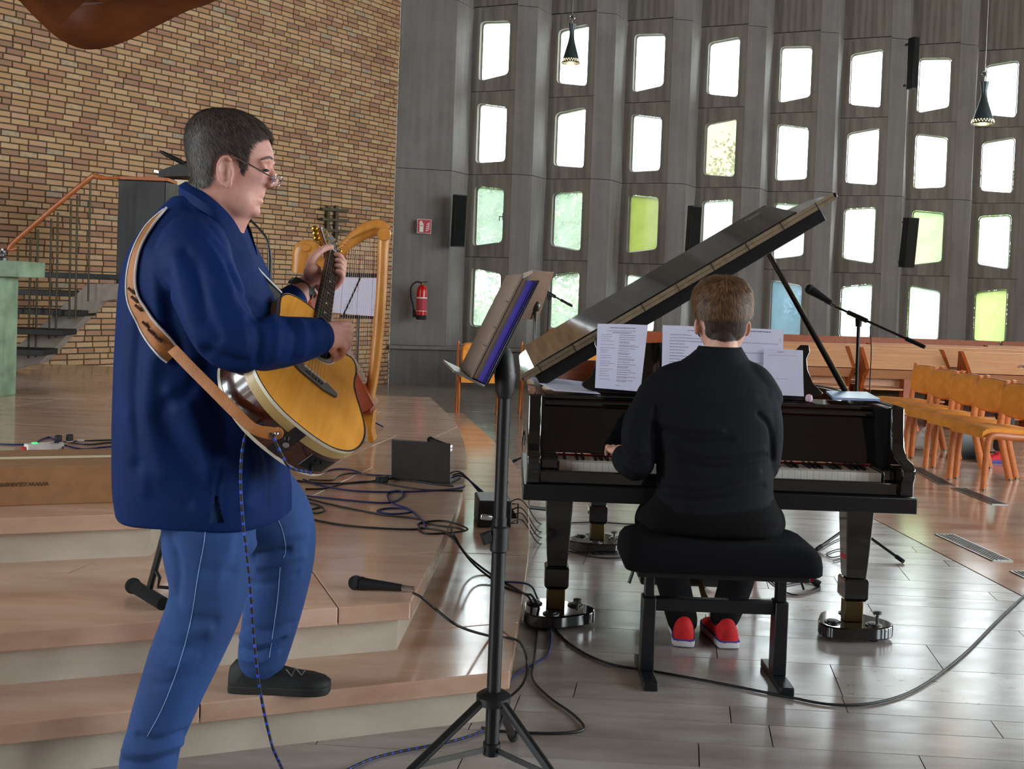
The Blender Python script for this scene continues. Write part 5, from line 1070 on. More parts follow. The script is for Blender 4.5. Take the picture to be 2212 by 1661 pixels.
MB().prism([(-.085, -.008), (-.04, -.02), (.04, -.02), (.085, -.008), (.085, .006), (.04, .014), (-.04, .014), (-.085, .006)], .001, .009, GM_).build('bridge', 'bridge_grey', GT, bevel=.002)
MB().box2((-.038, .003, .009), (.038, .006, .0125), GM_).build('saddle', 'bone', GT)
for k in range(6): MB().ell(GP(-.026+k*.0104, -.010, .0095), .0032, 8, 6).build('bridge_pin', 'ebony', GT)
def fw(v): return .0283-(v-.19)*.0150
MB().hexa([(-fw(.20), .205, .001), (fw(.20), .205, .001), (.0215, .645, .001), (-.0215, .645, .001), (-fw(.20), .205, .008), (fw(.20), .205, .008), (.0215, .645, .008), (-.0215, .645, .008)], GM_).build('fretboard', 'ebony', GT, bevel=.001)
for k in range(1, 21):
    v = .645*2**(-k/12.)
    if v > .215: MB().box2((-fw(v), v-.0009, .008), (fw(v), v+.0009, .0092), GM_).build('fret', 'steel_string', GT)
for v in (.47, .405, .35, .30): MB().lathe([(.003, .008), (.003, .0085)], 10, GM_@frame((0, v, 0), (1,0,0), (0,1,0), (0,0,1))).build('inlay', 'bone', GT)
rg = []
for v, w_, d_ in ((.235, .029, .04), (.27, .028, .035), (.31, .0272, .022), (.45, .025, .0205), (.60, .0228, .0195), (.645, .022, .018), (.66, .023, .014)):
    rg.append([(w_*math.cos(a), v, -abs(d_*math.sin(a))+.001) for a in np.linspace(math.pi, 2*math.pi, 12)])
MB().loft(rg, M=GM_).build('neck', 'neck_wood', GT, smooth=60)
MB().box2((-.0215, .645, .002), (.0215, .650, .0105), GM_).build('nut', 'bone', GT)
HM = GM_@frame((0, .65, .002), (1, 0, 0), (0, math.cos(.24), -math.sin(.24)), (0, math.sin(.24), math.cos(.24)))
hs = [(-.0225, 0), (.0225, 0), (.031, .03), (.036, .16), (.028, .178), (0, .185), (-.028, .178), (-.036, .16), (-.031, .03)]
MB().prism(hs, -.017, -.0025, HM).build('headstock', 'neck_wood', GT, bevel=.002); MB().prism(hs, -.0025, -.0005, HM).build('headstock_veneer', 'bridge_grey', GT, bevel=.0008)
MB().add([(x, y, .0004) for x, y in hs]+[(x*.92, .006+(y-.0)*.955, .0004) for x, y in hs], [(i, (i+1) % 9, 9+(i+1) % 9, 9+i) for i in range(9)], HM).build('headstock_binding', 'binding', GT, smooth=0)
HMf = HM
for s in (-1, 1):
    for k in range(3):
        y = .045+k*.045; c = HMf@np.array([s*.024, y, 0, 1]); ax = HMf[:3, 2]; sd = HMf[:3, 0]*s; c = c[:3]
        MB().cyl(c, c+ax*.011, .0035, n=10).build('tuning_post', 'gold', GT); MB().cyl(c-ax*.012+sd*.012, c-ax*.012+sd*.024, .003, n=8).build('tuner_shaft', 'gold', GT); MB().ell(c-ax*.012+sd*.031, (.010, .008, .010), 10, 8).build('tuner_button', 'gold', GT); MB().box2((s*.024-.008, y-.009, -.026), (s*.024+.008, y+.009, -.0175), HM).build('tuner_housing', 'gold', GT, bevel=.003)
for k in range(6):
    u0, u1 = -.026+k*.0104, -.0175+k*.007; MB().tube([GP(u0, -.010, .0095), GP(u0, .0045, .0132), GP(u1, .6475, .0112), (HM@np.array([(-1 if k < 3 else 1)*.021, .045+(k if k < 3 else 5-k)*.045, .006, 1]))[:3]], .0005+.00012*(5-k), 5).build('string', 'steel_string', GT)
tl = [(-.012, -.2105), (.012, -.2105)]
MB().box2((-.018, -.2125, -DB+.004), (.018, -.2095, -.009), GM_).build('tail_wedge', 'ebony', GT)
bt = GP(-.0, -.212, -.058); MB().tube([bt, bt-ga*.012], [.006, .0085], 12).build('strap_button', 'chrome', GT)
sg = [p_ for p_ in offset_in(gout, -.0025) if .062 < p_[0] < .150 and p_[1] < -.14]; sg.sort(key=lambda t_: t_[0]); si = [(x-.004, y+.006) for x, y in sg[::-1]]
MB().prism(sg+si, -.095, -.045, GM_).build('preamp_panel', 'plastic_black', GT, smooth=40)
pj = GP(.105, -.198, -.082); MB().tube([pj, pj-ga*.02-gn*.0], .006, 10).build('jack_plug', 'steel_black', GT)
for k in range(3): q_ = GP(.080+k*.018, -.2075+k*.008, -.058); MB().tube([q_, q_-ga*.006], .004, 8).build('preamp_knob', 'steel_black', GT)

# ================================================================ sculpting helpers for people
def limb(mb, pts, rad, n=16, res=5, up=None):
    P = spline(np.array(pts, float), res); r = np.asarray(rad, float); k = np.linspace(0, len(pts)-1, len(P))
    rr_ = np.stack([np.interp(k, range(len(pts)), r[:, j]) for j in range(2)], 1) if r.ndim == 2 else np.interp(k, range(len(pts)), r)
    t0 = nrm(P[0]-P[1]); t1 = nrm(P[-1]-P[-2]); e0 = rr_[0].mean() if r.ndim == 2 else rr_[0]; e1 = rr_[-1].mean() if r.ndim == 2 else rr_[-1]
    P2 = [P[0]+t0*e0*.75, P[0]+t0*e0*.5]+list(P)+[P[-1]+t1*e1*.5, P[-1]+t1*e1*.75]
    R2 = np.concatenate([[rr_[0]*.35, rr_[0]*.8], rr_, [rr_[-1]*.8, rr_[-1]*.35]]); mb.tube(P2, R2, n, up=up); return P
def fuse(mb, voxel, it=4, lam=.5):
    me = mb.mesh('fuse'); o = bpy.data.objects.new('fuse', me); COL.objects.link(o)
    md = o.modifiers.new('r', 'REMESH'); md.mode = 'VOXEL'; md.voxel_size = voxel
    dg = bpy.context.evaluated_depsgraph_get(); m2 = bpy.data.meshes.new_from_object(o.evaluated_get(dg)); bpy.data.objects.remove(o); bpy.data.meshes.remove(me)
    co = np.zeros(len(m2.vertices)*3); m2.vertices.foreach_get('co', co); co = co.reshape(-1, 3)
    ed = np.zeros(len(m2.edges)*2, int); m2.edges.foreach_get('vertices', ed); ed = ed.reshape(-1, 2)
    lp = np.zeros(len(m2.loops), int); m2.loops.foreach_get('vertex_index', lp); ls = np.zeros(len(m2.polygons), int); m2.polygons.foreach_get('loop_total', ls)
    faces = np.split(lp, np.cumsum(ls)[:-1]); bpy.data.meshes.remove(m2)
    co = smooth_co(co, ed, it, lam); return co, ed, faces
def smooth_co(co, ed, it, lam=.5, w=None):
    deg = np.bincount(ed.ravel(), minlength=len(co)).astype(float)[:, None]; deg[deg == 0] = 1
    for _ in range(it):
        s = np.zeros_like(co); np.add.at(s, ed[:, 0], co[ed[:, 1]]); np.add.at(s, ed[:, 1], co[ed[:, 0]]); d = (s/deg-co)*lam
        co = co+(d if w is None else d*w[:, None])
    return co
def vnormals(co, faces):
    q = np.array([f for f in faces if len(f) == 4]); n = np.cross(co[q[:, 2]]-co[q[:, 0]], co[q[:, 3]]-co[q[:, 1]]); out = np.zeros_like(co)
    for j in range(4): np.add.at(out, q[:, j], n)
    return out/(np.linalg.norm(out, axis=1)[:, None]+1e-12)
def PXS(tree, pts, Y):                       # picture points dropped onto the cloth surface
    out = []
    for x, y in [tuple(t_) for t_ in spline(np.array(pts, float), 4)]:
        p_, n_ = cast(tree, x, y); out.append(U(x, y, Y) if p_ is None else p_)
    return out
def seg_dist(co, a, b):
    a = np.asarray(a); b = np.asarray(b); ab = b-a; t = np.clip(((co-a)@ab)/(ab@ab), 0, 1); return np.linalg.norm(co-(a+t[:, None]*ab), axis=1), t
def fold(co, nm, pts, w, amp):
    d = np.full(len(co), 9.)
    for i in range(len(pts)-1): d = np.minimum(d, seg_dist(co, pts[i], pts[i+1])[0])
    return co+nm*(amp*np.exp(-(d/w)**2))[:, None]
def wob(co, nm, amp, k, seed=0):
    r = np.random.default_rng(seed); s = np.zeros(len(co))
    for _ in range(5):
        d = r.normal(size=3)*np.array(k); s += np.sin(co@d+r.uniform(0, 6.28)+1.3*np.sin(co@(r.normal(size=3)*np.array(k)*.6)))
    return co+nm*(amp*s/3)[:, None]
def solid(name, co, faces, mat, parent, **k):
    me = MB().add(co, [tuple(int(i) for i in f) for f in faces]); return me.build(name, mat, parent, smooth=180, **k)
def bvh(co, faces): return BVHTree.FromPolygons([tuple(c) for c in co], [tuple(int(i) for i in f) for f in faces])
def cast(tree, x, y, off=.0):
    d = nrm(CF+CR*(x-PPX)/FPX+CU*(PPY-y)/FPX); h = tree.ray_cast(Vector(CC), Vector(d))
    if h[0] is None: return None, None
    n = np.array(h[1]); n = -n if n@d > 0 else n; return np.array(h[0])+n*off, n
def oval(c, ax, ay, n=28, p=2.3, tilt=0.):
    a = np.linspace(0, 2*np.pi, n, endpoint=False); cs, sn = np.cos(a), np.sin(a)
    x = ax*np.sign(cs)*np.abs(cs)**(2/p); y = ay*np.sign(sn)*np.abs(sn)**(2/p); return np.stack([c[0]+x, c[1]+y, c[2]+tilt*x], 1)
def in_poly(px, py, poly):
    ins = np.zeros(len(px), bool); n = len(poly); j = n-1
    for i in range(n):
        xi, yi = poly[i]; xj, yj = poly[j]; c = ((yi > py) != (yj > py)) & (px < (xj-xi)*(py-yi)/(yj-yi+1e-12)+xi); ins ^= c; j = i
    return ins
def hair(parent, co, faces, mask, cen, whorl, mats, thick=.010, count=9000, length=.03, seed=1, grav=.5, lift=.25, width=.0007, fwd=None, name='hair'):
    nm = vnormals(co, faces); Q = np.array([f for f in faces if len(f) == 4]); F = Q[mask[Q].all(1)]
    if not len(F): return
    used = np.unique(F); r = np.random.default_rng(seed)
    cnt = np.zeros(len(co)); tot = np.zeros(len(co))
    tot = np.bincount(np.concatenate(list(faces)), minlength=len(co)).astype(float)
    np.add.at(cnt, F.ravel(), 1); inner = (cnt >= tot)
    val = inner.astype(float); e = np.concatenate([F[:, [0, 1]], F[:, [1, 2]], F[:, [2, 3]], F[:, [3, 0]]])
    for _ in range(10):
        s = np.zeros(len(co)); c = np.zeros(len(co)); np.add.at(s, e[:, 0], val[e[:, 1]]); np.add.at(c, e[:, 0], 1); np.add.at(s, e[:, 1], val[e[:, 0]]); np.add.at(c, e[:, 1], 1)
        val = np.where(c > 0, s/np.maximum(c, 1), 0)*inner
    th = np.where(inner, .0015+val*(thick if np.ndim(thick) == 0 else thick), -.001)
    if np.ndim(thick): th = np.where(inner, .0015+val*thick, -.001)
    sh = co+nm*th[:, None]; idx = -np.ones(len(co), int); idx[used] = np.arange(len(used))
    shc = sh[used]; shell = solid(name, shc, idx[F], mats[0], parent)
    # strands
    tri = F[r.integers(0, len(F), count)]; w = r.dirichlet([1, 1, 1, 1], count); P = np.einsum('ij,ijk->ik', w, sh[tri]); N = np.einsum('ij,ijk->ik', w, nm[tri]); N /= np.linalg.norm(N, axis=1)[:, None]
    D = P-np.asarray(whorl); D = D-(np.einsum('ij,ij->i', D, N))[:, None]*N; D /= np.linalg.norm(D, axis=1)[:, None]+1e-9
    g = np.array([0, 0, -1.]); G_ = g-(N@g)[:, None]*N; D = D*(1-grav)+G_*grav
    if fwd is not None: D += np.asarray(fwd)
    D += r.normal(size=D.shape)*.22; D = D-(np.einsum('ij,ij->i', D, N))[:, None]*N*.9; D /= np.linalg.norm(D, axis=1)[:, None]+1e-9
    L = length*r.uniform(.5, 1.15, count)*(.35+.65*np.clip(np.einsum('ij,ij->i', w, val[tri]), 0, 1)); B_ = np.cross(D, N); B_ /= np.linalg.norm(B_, axis=1)[:, None]+1e-9
    half = count//2
    for k, (sl, mt) in enumerate(((slice(0, half), mats[0]), (slice(half, count), mats[1]))):
        p, d, n_, b, l = P[sl], D[sl], N[sl], B_[sl], L[sl][:, None]; W = width
        q0 = p-n_*.001; q1 = p+d*l*.5+n_*l*lift*.6; q2 = p+d*l+n_*l*lift*.55
        V = np.stack([q0-b*W, q0+b*W, q1-b*W*.9, q1+b*W*.9, q2], 1).reshape(-1, 3); m_ = len(p); i5 = np.arange(m_)*5
        FF = [(a, a+1, a+3, a+2) for a in i5]+[(a+2, a+3, a+4) for a in i5]; o = MB().add(V, FF).build('hair_strands', mt, shell, smooth=0, kind='stuff')
    return shell
def hand(mb, wrist, palm, fingers, thumb, rw=(.03, .02), rp=(.038, .017), up=(0, 0, 1)):
    limb(mb, [wrist, (np.asarray(wrist)+palm)/2, palm], [rw, ((rw[0]+rp[0])/2, (rw[1]+rp[1])/2), rp], 16, 4, up=up)
    for f in fingers: limb(mb, f, np.linspace(.0108, .0078, len(f)), 10, 4)
    limb(mb, thumb, np.linspace(.0145, .0095, len(thumb)), 10, 4)

# ================================================================ standing guitarist
G1 = thing('person', 'standing man with glasses in a blue jacket and jeans playing the guitar', 'person', (-.85, 2.88, 0))
YG = 2.88
b = MB()                                                   # the body (skin)
rows = [(247, 462, 512, .030), (254, 440, 534, .052), (265, 426, 552, .063), (282, 416, 570, .072), (302, 411, 582, .0765), (326, 410, 590, .078), (346, 412, 591, .078), (362, 415, 585, .077), (380, 420, 581, .075), (400, 428, 575, .073), (418, 437, 569, .071), (432, 446, 566, .068), (446, 456, 558, .064), (456, 466, 556, .058), (466, 480, 548, .048), (475, 495, 536, .034)]
rg = []
for y, xb_, xf_, w_ in rows:
    A, B2 = U(xb_, y, YG), U(xf_, y, YG); c = (A+B2)/2; a_ = (B2[0]-A[0])/2; an = np.linspace(0, 2*np.pi, 36, endpoint=False); cs, sn = np.cos(an), np.sin(an)
    k = .10 if y < 350 else .17
    x = a_*np.sign(cs)*np.abs(cs)**(2/2.25); yy = w_*np.sign(sn)*np.abs(sn)**(2/(2.1 if y < 375 else 2.3))*(1-k*np.clip(cs, -.4, 1))
    rg.append(np.stack([c[0]+x, c[1]+yy, np.full(36, c[2])], 1))
b.loft(rg)
def H1(x, y, dy=0):                      # near side placed from the photo, far side mirrored
    p = U(x, y, YG-abs(dy)); p[1] = YG+dy; return p
limb(b, [H1(581, 358), H1(587, 374), H1(592, 390)], [.008, .0105, .0125], 12)
b.ell(H1(589.5, 396), (.0140, .0125, .0105)); 
for s in (-1, 1): b.ell(H1(582, 400, s*.012), (.0105, .0075, .0075))
b.ell(H1(565, 421), (.010, .020, .009)); b.ell(H1(563, 436), (.0105, .018, .0065)); b.ell(H1(547, 456), (.021, .028, .018))
for s in (-1, 1):
    limb(b, [H1(583, 347, s*.008), H1(578, 346, s*.03), H1(563, 349, s*.05)], [.006, .0075, .005], 10)
    b.ell(H1(571, 364, s*.034), (.011, .0135, .0095)); b.ell(H1(505, 430, s*.030), (.060, .036, .05))
    ye = s*.079
    b.ell(H1(486, 370, ye), (.019, .010, .038)); out = [(499, 346), (492, 338), (481, 340), (472, 352), (470, 368), (475, 384), (484, 397), (493, 405), (499, 398), (498, 386)]
    limb(b, [H1(x, y, ye+s*(.014 if 1 < i < 6 else .009)) for i, (x, y) in enumerate(out)], [.0045]*len(out), 8, 3)
    b.ell(H1(494, 398, ye+s*.008), (.009, .006, .011)); b.ell(H1(500, 374, ye+s*.006), (.006, .006, .010))
limb(b, [H1(476, 390), H1(466, 440), U(450, 510, 2.90), U(440, 600, 2.90)], [(.073, .070), (.082, .076), (.085, .08), (.12, .15)], 20, 4, up=(1, 0, 0))
limb(b, [H1(512, 458), H1(490, 490), U(478, 530, 2.89)], [.040, .050, .062], 16)
limb(b, [U(440, 600, 2.9), U(430, 800, 2.9), U(450, 1060, 2.91)], [(.12, .19), (.15, .19), (.15, .17)], 20, 4, up=(1, 0, 0))
# arms
rs = [U(420, 552, 2.70), U(452, 640, 2.62), U(500, 732, 2.575), U(600, 738, 2.62), U(697, 726, 2.70)]
lsv = [U(470, 555, 3.10), U(520, 640, 3.13), U(585, 705, 3.16), U(625, 660, 3.19), U(660, 617, 3.225)]
limb(b, rs, [.055, .05, .043, .04, .031], 16); limb(b, [U(440, 560, 2.8), rs[0]], [.06, .055]); limb(b, lsv, [.055, .05, .043, .04, .033], 16); limb(b, [U(460, 560, 3.0), lsv[0]], [.06, .055])
# right hand, fingers curled to the strings
def R1(x, y, Y): return U(x, y, Y)
b_r = [[R1(736, 701, 2.725), R1(752, 702, 2.745), R1(757, 716, 2.79), R1(742, 735, 2.815), R1(730, 742, 2.815)],
       [R1(738, 712, 2.727), R1(753, 716, 2.745), R1(756, 732, 2.79), R1(742, 750, 2.81), R1(730, 756, 2.81)],
       [R1(737, 725, 2.728), R1(751, 732, 2.742), R1(751, 748, 2.785), R1(738, 763, 2.80), R1(727, 767, 2.80)],
       [R1(733, 738, 2.727), R1(744, 747, 2.738), R1(741, 762, 2.775), R1(729, 774, 2.785), R1(720, 776, 2.785)]]
hand(b, R1(697, 726, 2.70), R1(735, 721, 2.735), b_r, [R1(712, 742, 2.74), R1(722, 760, 2.775), R1(732, 768, 2.80)], (.034, .026), (.036, .020))
b.ell(R1(718, 730, 2.74), (.024, .020, .034))
# left hand round the neck
NK = lambda u, v, n=0: GP(u, v, n)
def fing(v, d): return [NK(.012, v-.02, -.055), NK(.043, v-.012, -.030), NK(.040, v-.004, .012), NK(.016+d, v, .024), NK(.004+d, v+.002, .016)]
fs = [fing(.615, -.006), fing(.588, .0), fing(.560, .004), fing(.532, .008)]
pal = NK(-.012, .565, -.055)
limb(b, [lsv[-1], U(676, 600, 3.235), pal, NK(.005, .57, -.056)], [(.034, .026), (.036, .027), (.045, .024), (.040, .018)], 16, 4, up=ga)
for f_ in fs: limb(b, f_, np.linspace(.0112, .0082, 5), 10, 4)
limb(b, [NK(-.035, .545, -.05), NK(-.045, .585, -.035), NK(-.040, .62, -.006), NK(-.02, .64, .016)], [.019, .0155, .0125, .0098], 12, 4); b.ell(NK(-.03, .54, -.045), .027)
# legs and feet under the cloth
nl = [U(455, 1075, 2.80), U(450, 1180, 2.785), U(448, 1290, 2.765), U(395, 1430, 2.745), U(335, 1590, 2.73), U(318, 1672, 2.72)]
fl_g = [U(535, 1060, 3.02), U(590, 1118, 3.06), U(606, 1190, 3.09), U(592, 1300, 3.11), U(565, 1425, 3.13), U(560, 1455, 3.13)]
limb(b, nl, [.10, .095, .075, .06, .045, .04], 16); limb(b, fl_g, [.10, .095, .075, .062, .045, .04], 16)
for an_, zf in ((nl[-1], 0.0), (fl_g[-1], Z1)): limb(b, [np.array([an_[0]-.02, an_[1], zf+.055]), np.array([an_[0]+.06, an_[1], zf+.045]), np.array([an_[0]+.13, an_[1], zf+.036])], [(.028, .028), (.018, .03), (.010, .028)], 14, 4)
co, ed, fc = fuse(b, .0035, 3, .5)
pp = PJA(np.stack([co[:, 0], YG-np.abs(co[:, 1]-YG), co[:, 2]], 1)); wgt = ((co[:, 2] > 1.45) & (pp[:, 0] < 573) & (pp[:, 0] > 420) & ~((pp[:, 0] > 462) & (pp[:, 0] < 508) & (pp[:, 1] > 325) & (pp[:, 1] < 412))).astype(float); co = smooth_co(co, ed, 12, .5, wgt)
nm = vnormals(co, fc)
for s in (-1, 1):
    d = np.linalg.norm((co-H1(581, 366, s*.032))/np.array([.012, .016, .010]), axis=1); co = co-nm*(.006*np.exp(-d**2))[:, None]
    d = np.linalg.norm((co-H1(486, 368, s*.090))/np.array([.008, .014, .019]), axis=1); co = co-nm*(.008*np.exp(-d**2))[:, None]
d = np.linalg.norm((co-H1(572, 430))/np.array([.02, .024, .0030]), axis=1); co = co-nm*(.004*np.exp(-d**2))[:, None]
co = fold(co, nm, [H1(556, 405, -.05), H1(552, 420, -.05), H1(548, 438, -.045)], .006, -.003)
bo = solid('body', co, fc, 'skin', G1)
pxy = PJA(np.stack([co[:, 0], YG-np.abs(co[:, 1]-YG), co[:, 2]], 1))
HPOLY = [(606, 285), (588, 297), (570, 299), (550, 306), (538, 325), (533, 350), (527, 382), (518, 376), (513, 350), (503, 335), (488, 329), (472, 336), (462, 354), (462, 380), (452, 398), (436, 405), (395, 395), (390, 330), (400, 280), (430, 240), (490, 220), (560, 235), (590, 270)]
mask = in_poly(pxy[:, 0], pxy[:, 1], HPOLY) & (co[:, 2] > 1.5) & (np.abs(co[:, 1]-YG) < .082)
thk = np.interp(pxy[:, 1], [235, 270, 310, 350, 395], [.010, .012, .009, .005, .002])
hair(bo, co, fc, mask, H1(480, 340), H1(452, 246), ('hair_dark', 'hair_grey'), thk, 22000, .030, 2, grav=.35, lift=.10, width=.0005, fwd=(.25, 0, 0))
for s in (-1, 1): hm = [H1(588, 343, s*.012), H1(582, 340, s*.03), H1(566, 344, s*.05)]; m = MB(); limb(m, hm, [.003, .0035, .002], 8); m.build('eyebrow', 'hair_grey', bo)
for s in (-1, 1): MB().ell(H1(574, 368, s*.034), (.0098, .011, .0042)).build('eye', 'eye_dark', bo, smooth=60)
GL = thing('eyeglasses', 'thin rimless reading glasses low on the nose of the standing man', 'glasses', H1(592, 380))
for s in (-1, 1):
    tp = cast(bvh(co, fc), 506, 337)[0] if s < 0 else None
    MB().tube([H1(504, 337, s*.084), H1(540, 356, s*.083), H1(585, 382, s*.066), H1(588, 385, s*.058)], .0022, 6).build('temple', 'chrome', GL)
    c = H1(593, 386, s*.034); nx_ = nrm([.88, 0, -.42]); uy = np.array([0, 1., 0]); uz = np.cross(nx_, uy); an = np.linspace(0, 2*np.pi, 24, endpoint=False); rim_ = [c+uy*.022*math.cos(a)+uz*.013*math.sin(a) for a in an]
    MB().tube(rim_, .0012, 6, closed=True).build('rim', 'chrome', GL)
    MB().add([*rim_, *[q+nx_*.0012 for q in rim_]], [tuple(range(24)), tuple(range(47, 23, -1))]).build('lens', 'lens_clear', GL, smooth=0)
MB().tube([H1(593, 384, -.012), H1(597, 380, 0), H1(593, 384, .012)], .0012, 6).build('bridge', 'chrome', GL)
# ---- jacket
j = MB(); YT = 2.90
trow = [(1108, 270, 626, .235), (1060, 264, 626, .245), (1000, 262, 618, .25), (920, 262, 606, .25), (840, 265, 598, .247), (760, 267, 592, .243), (690, 270, 588, .24), (630, 275, 582, .236), (580, 285, 568, .228), (545, 298, 552, .215), (515, 315, 538, .19), (485, 335, 525, .155), (455, 358, 512, .115), (430, 378, 500, .085)]
rg = []
for y, xl, xr, w_ in trow:
    A, B2 = U(xl, y, YT), U(xr, y, YT); rg.append(oval((A+B2)/2, (B2[0]-A[0])/2, w_, 40, 2.35))
j.loft(rg)
limb(j, rs[:4]+[U(690, 727, 2.695)], [.092, .088, .079, .066, .047], 24, 6); limb(j, [U(425, 520, 2.82), rs[0]], [.085, .092], 20)
limb(j, lsv[:4]+[U(636, 644, 3.20)], [.092, .085, .075, .060, .046], 24, 6); limb(j, [U(450, 520, 2.98), lsv[0]], [.085, .09], 20)
co, ed, fc = fuse(j, .0055, 6, .5); nm = vnormals(co, fc)
J0 = bvh(co, fc)
co = wob(co, nm, .0035, (11, 11, 6), 3)
for pts, Y, w_, a_ in (([(540, 690), (560, 720), (555, 785)], 2.53, .012, -.007), ([(575, 672), (600, 710), (595, 775)], 2.55, .012, .006), ([(620, 690), (638, 725), (630, 775)], 2.57, .011, -.006), ([(650, 694), (662, 728), (655, 768)], 2.60, .010, .005), ([(672, 700), (680, 728), (675, 760)], 2.63, .008, -.004),
    ([(470, 600), (510, 660), (545, 700)], 2.55, .014, .007), ([(490, 570), (530, 640), (570, 680)], 2.58, .012, -.006), ([(425, 560), (440, 650), (470, 730)], 2.52, .016, -.006), ([(380, 560), (400, 660), (430, 740)], 2.6, .02, .007), ([(400, 540), (425, 600), (440, 690)], 2.56, .014, -.006),
    ([(440, 790), (400, 850), (360, 870)], 2.66, .018, -.008), ([(450, 800), (480, 900), (470, 960)], 2.66, .03, -.014), ([(370, 850), (430, 960), (480, 1000)], 2.65, .022, .009), ([(345, 900), (400, 1000), (440, 1060)], 2.65, .02, -.008), ([(330, 780), (320, 900), (350, 1020)], 2.67, .025, .007), ([(300, 700), (290, 850), (300, 1000)], 2.72, .02, -.007),
    ([(480, 1000), (470, 1050), (467, 1110)], 2.66, .012, -.01), ([(520, 930), (540, 1010), (530, 1090)], 2.68, .018, .008), ([(570, 960), (580, 1020), (575, 1090)], 2.72, .015, -.008), ([(450, 760), (475, 775), (520, 785)], 2.6, .018, -.012), ([(360, 600), (372, 700), (390, 770)], 2.6, .02, -.008), ([(335, 560), (345, 660), (350, 760)], 2.6, .02, .006), ([(440, 520), (480, 580), (500, 640)], 2.6, .013, .006), ([(500, 590), (540, 660), (560, 690)], 2.6, .010, -.006), ([(520, 690), (530, 740), (520, 780)], 2.6, .010, .005), ([(410, 880), (440, 950), (450, 1020)], 2.66, .018, .008), ([(290, 1010), (330, 1060), (400, 1090)], 2.7, .02, -.006), ([(280, 900), (300, 980), (310, 1060)], 2.7, .018, .005), ([(400, 440), (440, 475), (480, 520)], 2.7, .012, -.003)):
    co = fold(co, nm, PXS(J0, pts, Y), w_, a_*1.15)
co = smooth_co(co, ed, 1, .4)
px2 = PJA(co); cut = in_poly(px2[:, 0], px2[:, 1], [(452, 1128), (467, 1076), (482, 1128)]) & (co[:, 1] < 2.75)
keep = [f for f in fc if not cut[f].any()]; jk = solid('jacket', co, keep, 'jacket_blue', G1); JT = bvh(co, fc)
# collar: two-sided band round the neck, falling to the front
tpx = [(400, 392), (404, 396), (432, 412), (468, 440), (500, 475), (524, 520), (543, 566)]; lpx = [(386, 420), (396, 430), (428, 450), (466, 478), (494, 514), (518, 556), (538, 596)]; wk_ = [.0, .045, .078, .088, .080, .058, .035]; wl_ = [.0, .055, .098, .112, .104, .078, .045]
for s in (-1, 1):
    m = MB(); rgs = []
    for (a, c_, w1, w2) in zip(tpx, lpx, wk_, wl_):
        T1 = H1(*a, s*w1); L1_ = H1(*c_, s*w2); o_n = nrm(np.cross(L1_-T1, (1, 0, .6)))*s; rgs.append([T1, (T1+L1_)/2+np.array([-.006, s*.010, .006]), L1_, L1_+np.array([.004, -s*.007, 0]), (T1+L1_)/2+np.array([.002, s*.002, 0]), T1+np.array([.005, -s*.006, 0])])
    R_ = [spline(np.array([r[k] for r in rgs]), 4) for k in range(6)]; m.loft([[R_[k][i] for k in range(6)] for i in range(len(R_[0]))]); m.build('collar', 'jacket_blue', jk, smooth=50)
for (c0, ax_, r_) in ((U(694, 727, 2.70), nrm(rs[-1]-rs[-2]), .046),):
    u_ = nrm(np.cross(ax_, (0, 1, 0))); v_ = np.cross(ax_, u_); an = np.linspace(0, 2*np.pi, 28, endpoint=False); MB().tube([c0+u_*r_*math.cos(a)+v_*r_*.92*math.sin(a) for a in an], .0032, 6, closed=True).build('cuff_seam', 'jacket_blue', jk)
# ---- watch on the far wrist
wc = lsv[-1]+nrm(U(676, 600, 3.235)-lsv[-1])*-.012; ax_ = nrm(U(676, 600, 3.235)-lsv[-2]); u_ = nrm(np.cross(ax_, (0, 1, 0))); v_ = np.cross(ax_, u_); an = np.linspace(0, 2*np.pi, 32, endpoint=False)
WT = thing('wristwatch', 'dark wristwatch on the far wrist of the standing man', 'watch', wc)
MB().loft([[wc+ax_*h_+u_*r_*math.cos(a)+v_*r_*.86*math.sin(a) for a in an] for h_, r_ in ((-.013, .037), (-.011, .0405), (.011, .0405), (.013, .037))], closed=True).build('strap', 'watch_black', WT, smooth=50); MB().tube([wc+u_*.041-v_*.01, wc+u_*.047-v_*.01], .013, 14).build('case', 'chrome', WT); MB().tube([wc-u_*.038+v_*.01, wc-u_*.044+v_*.012], .008, 10).build('buckle', 'chrome', WT)
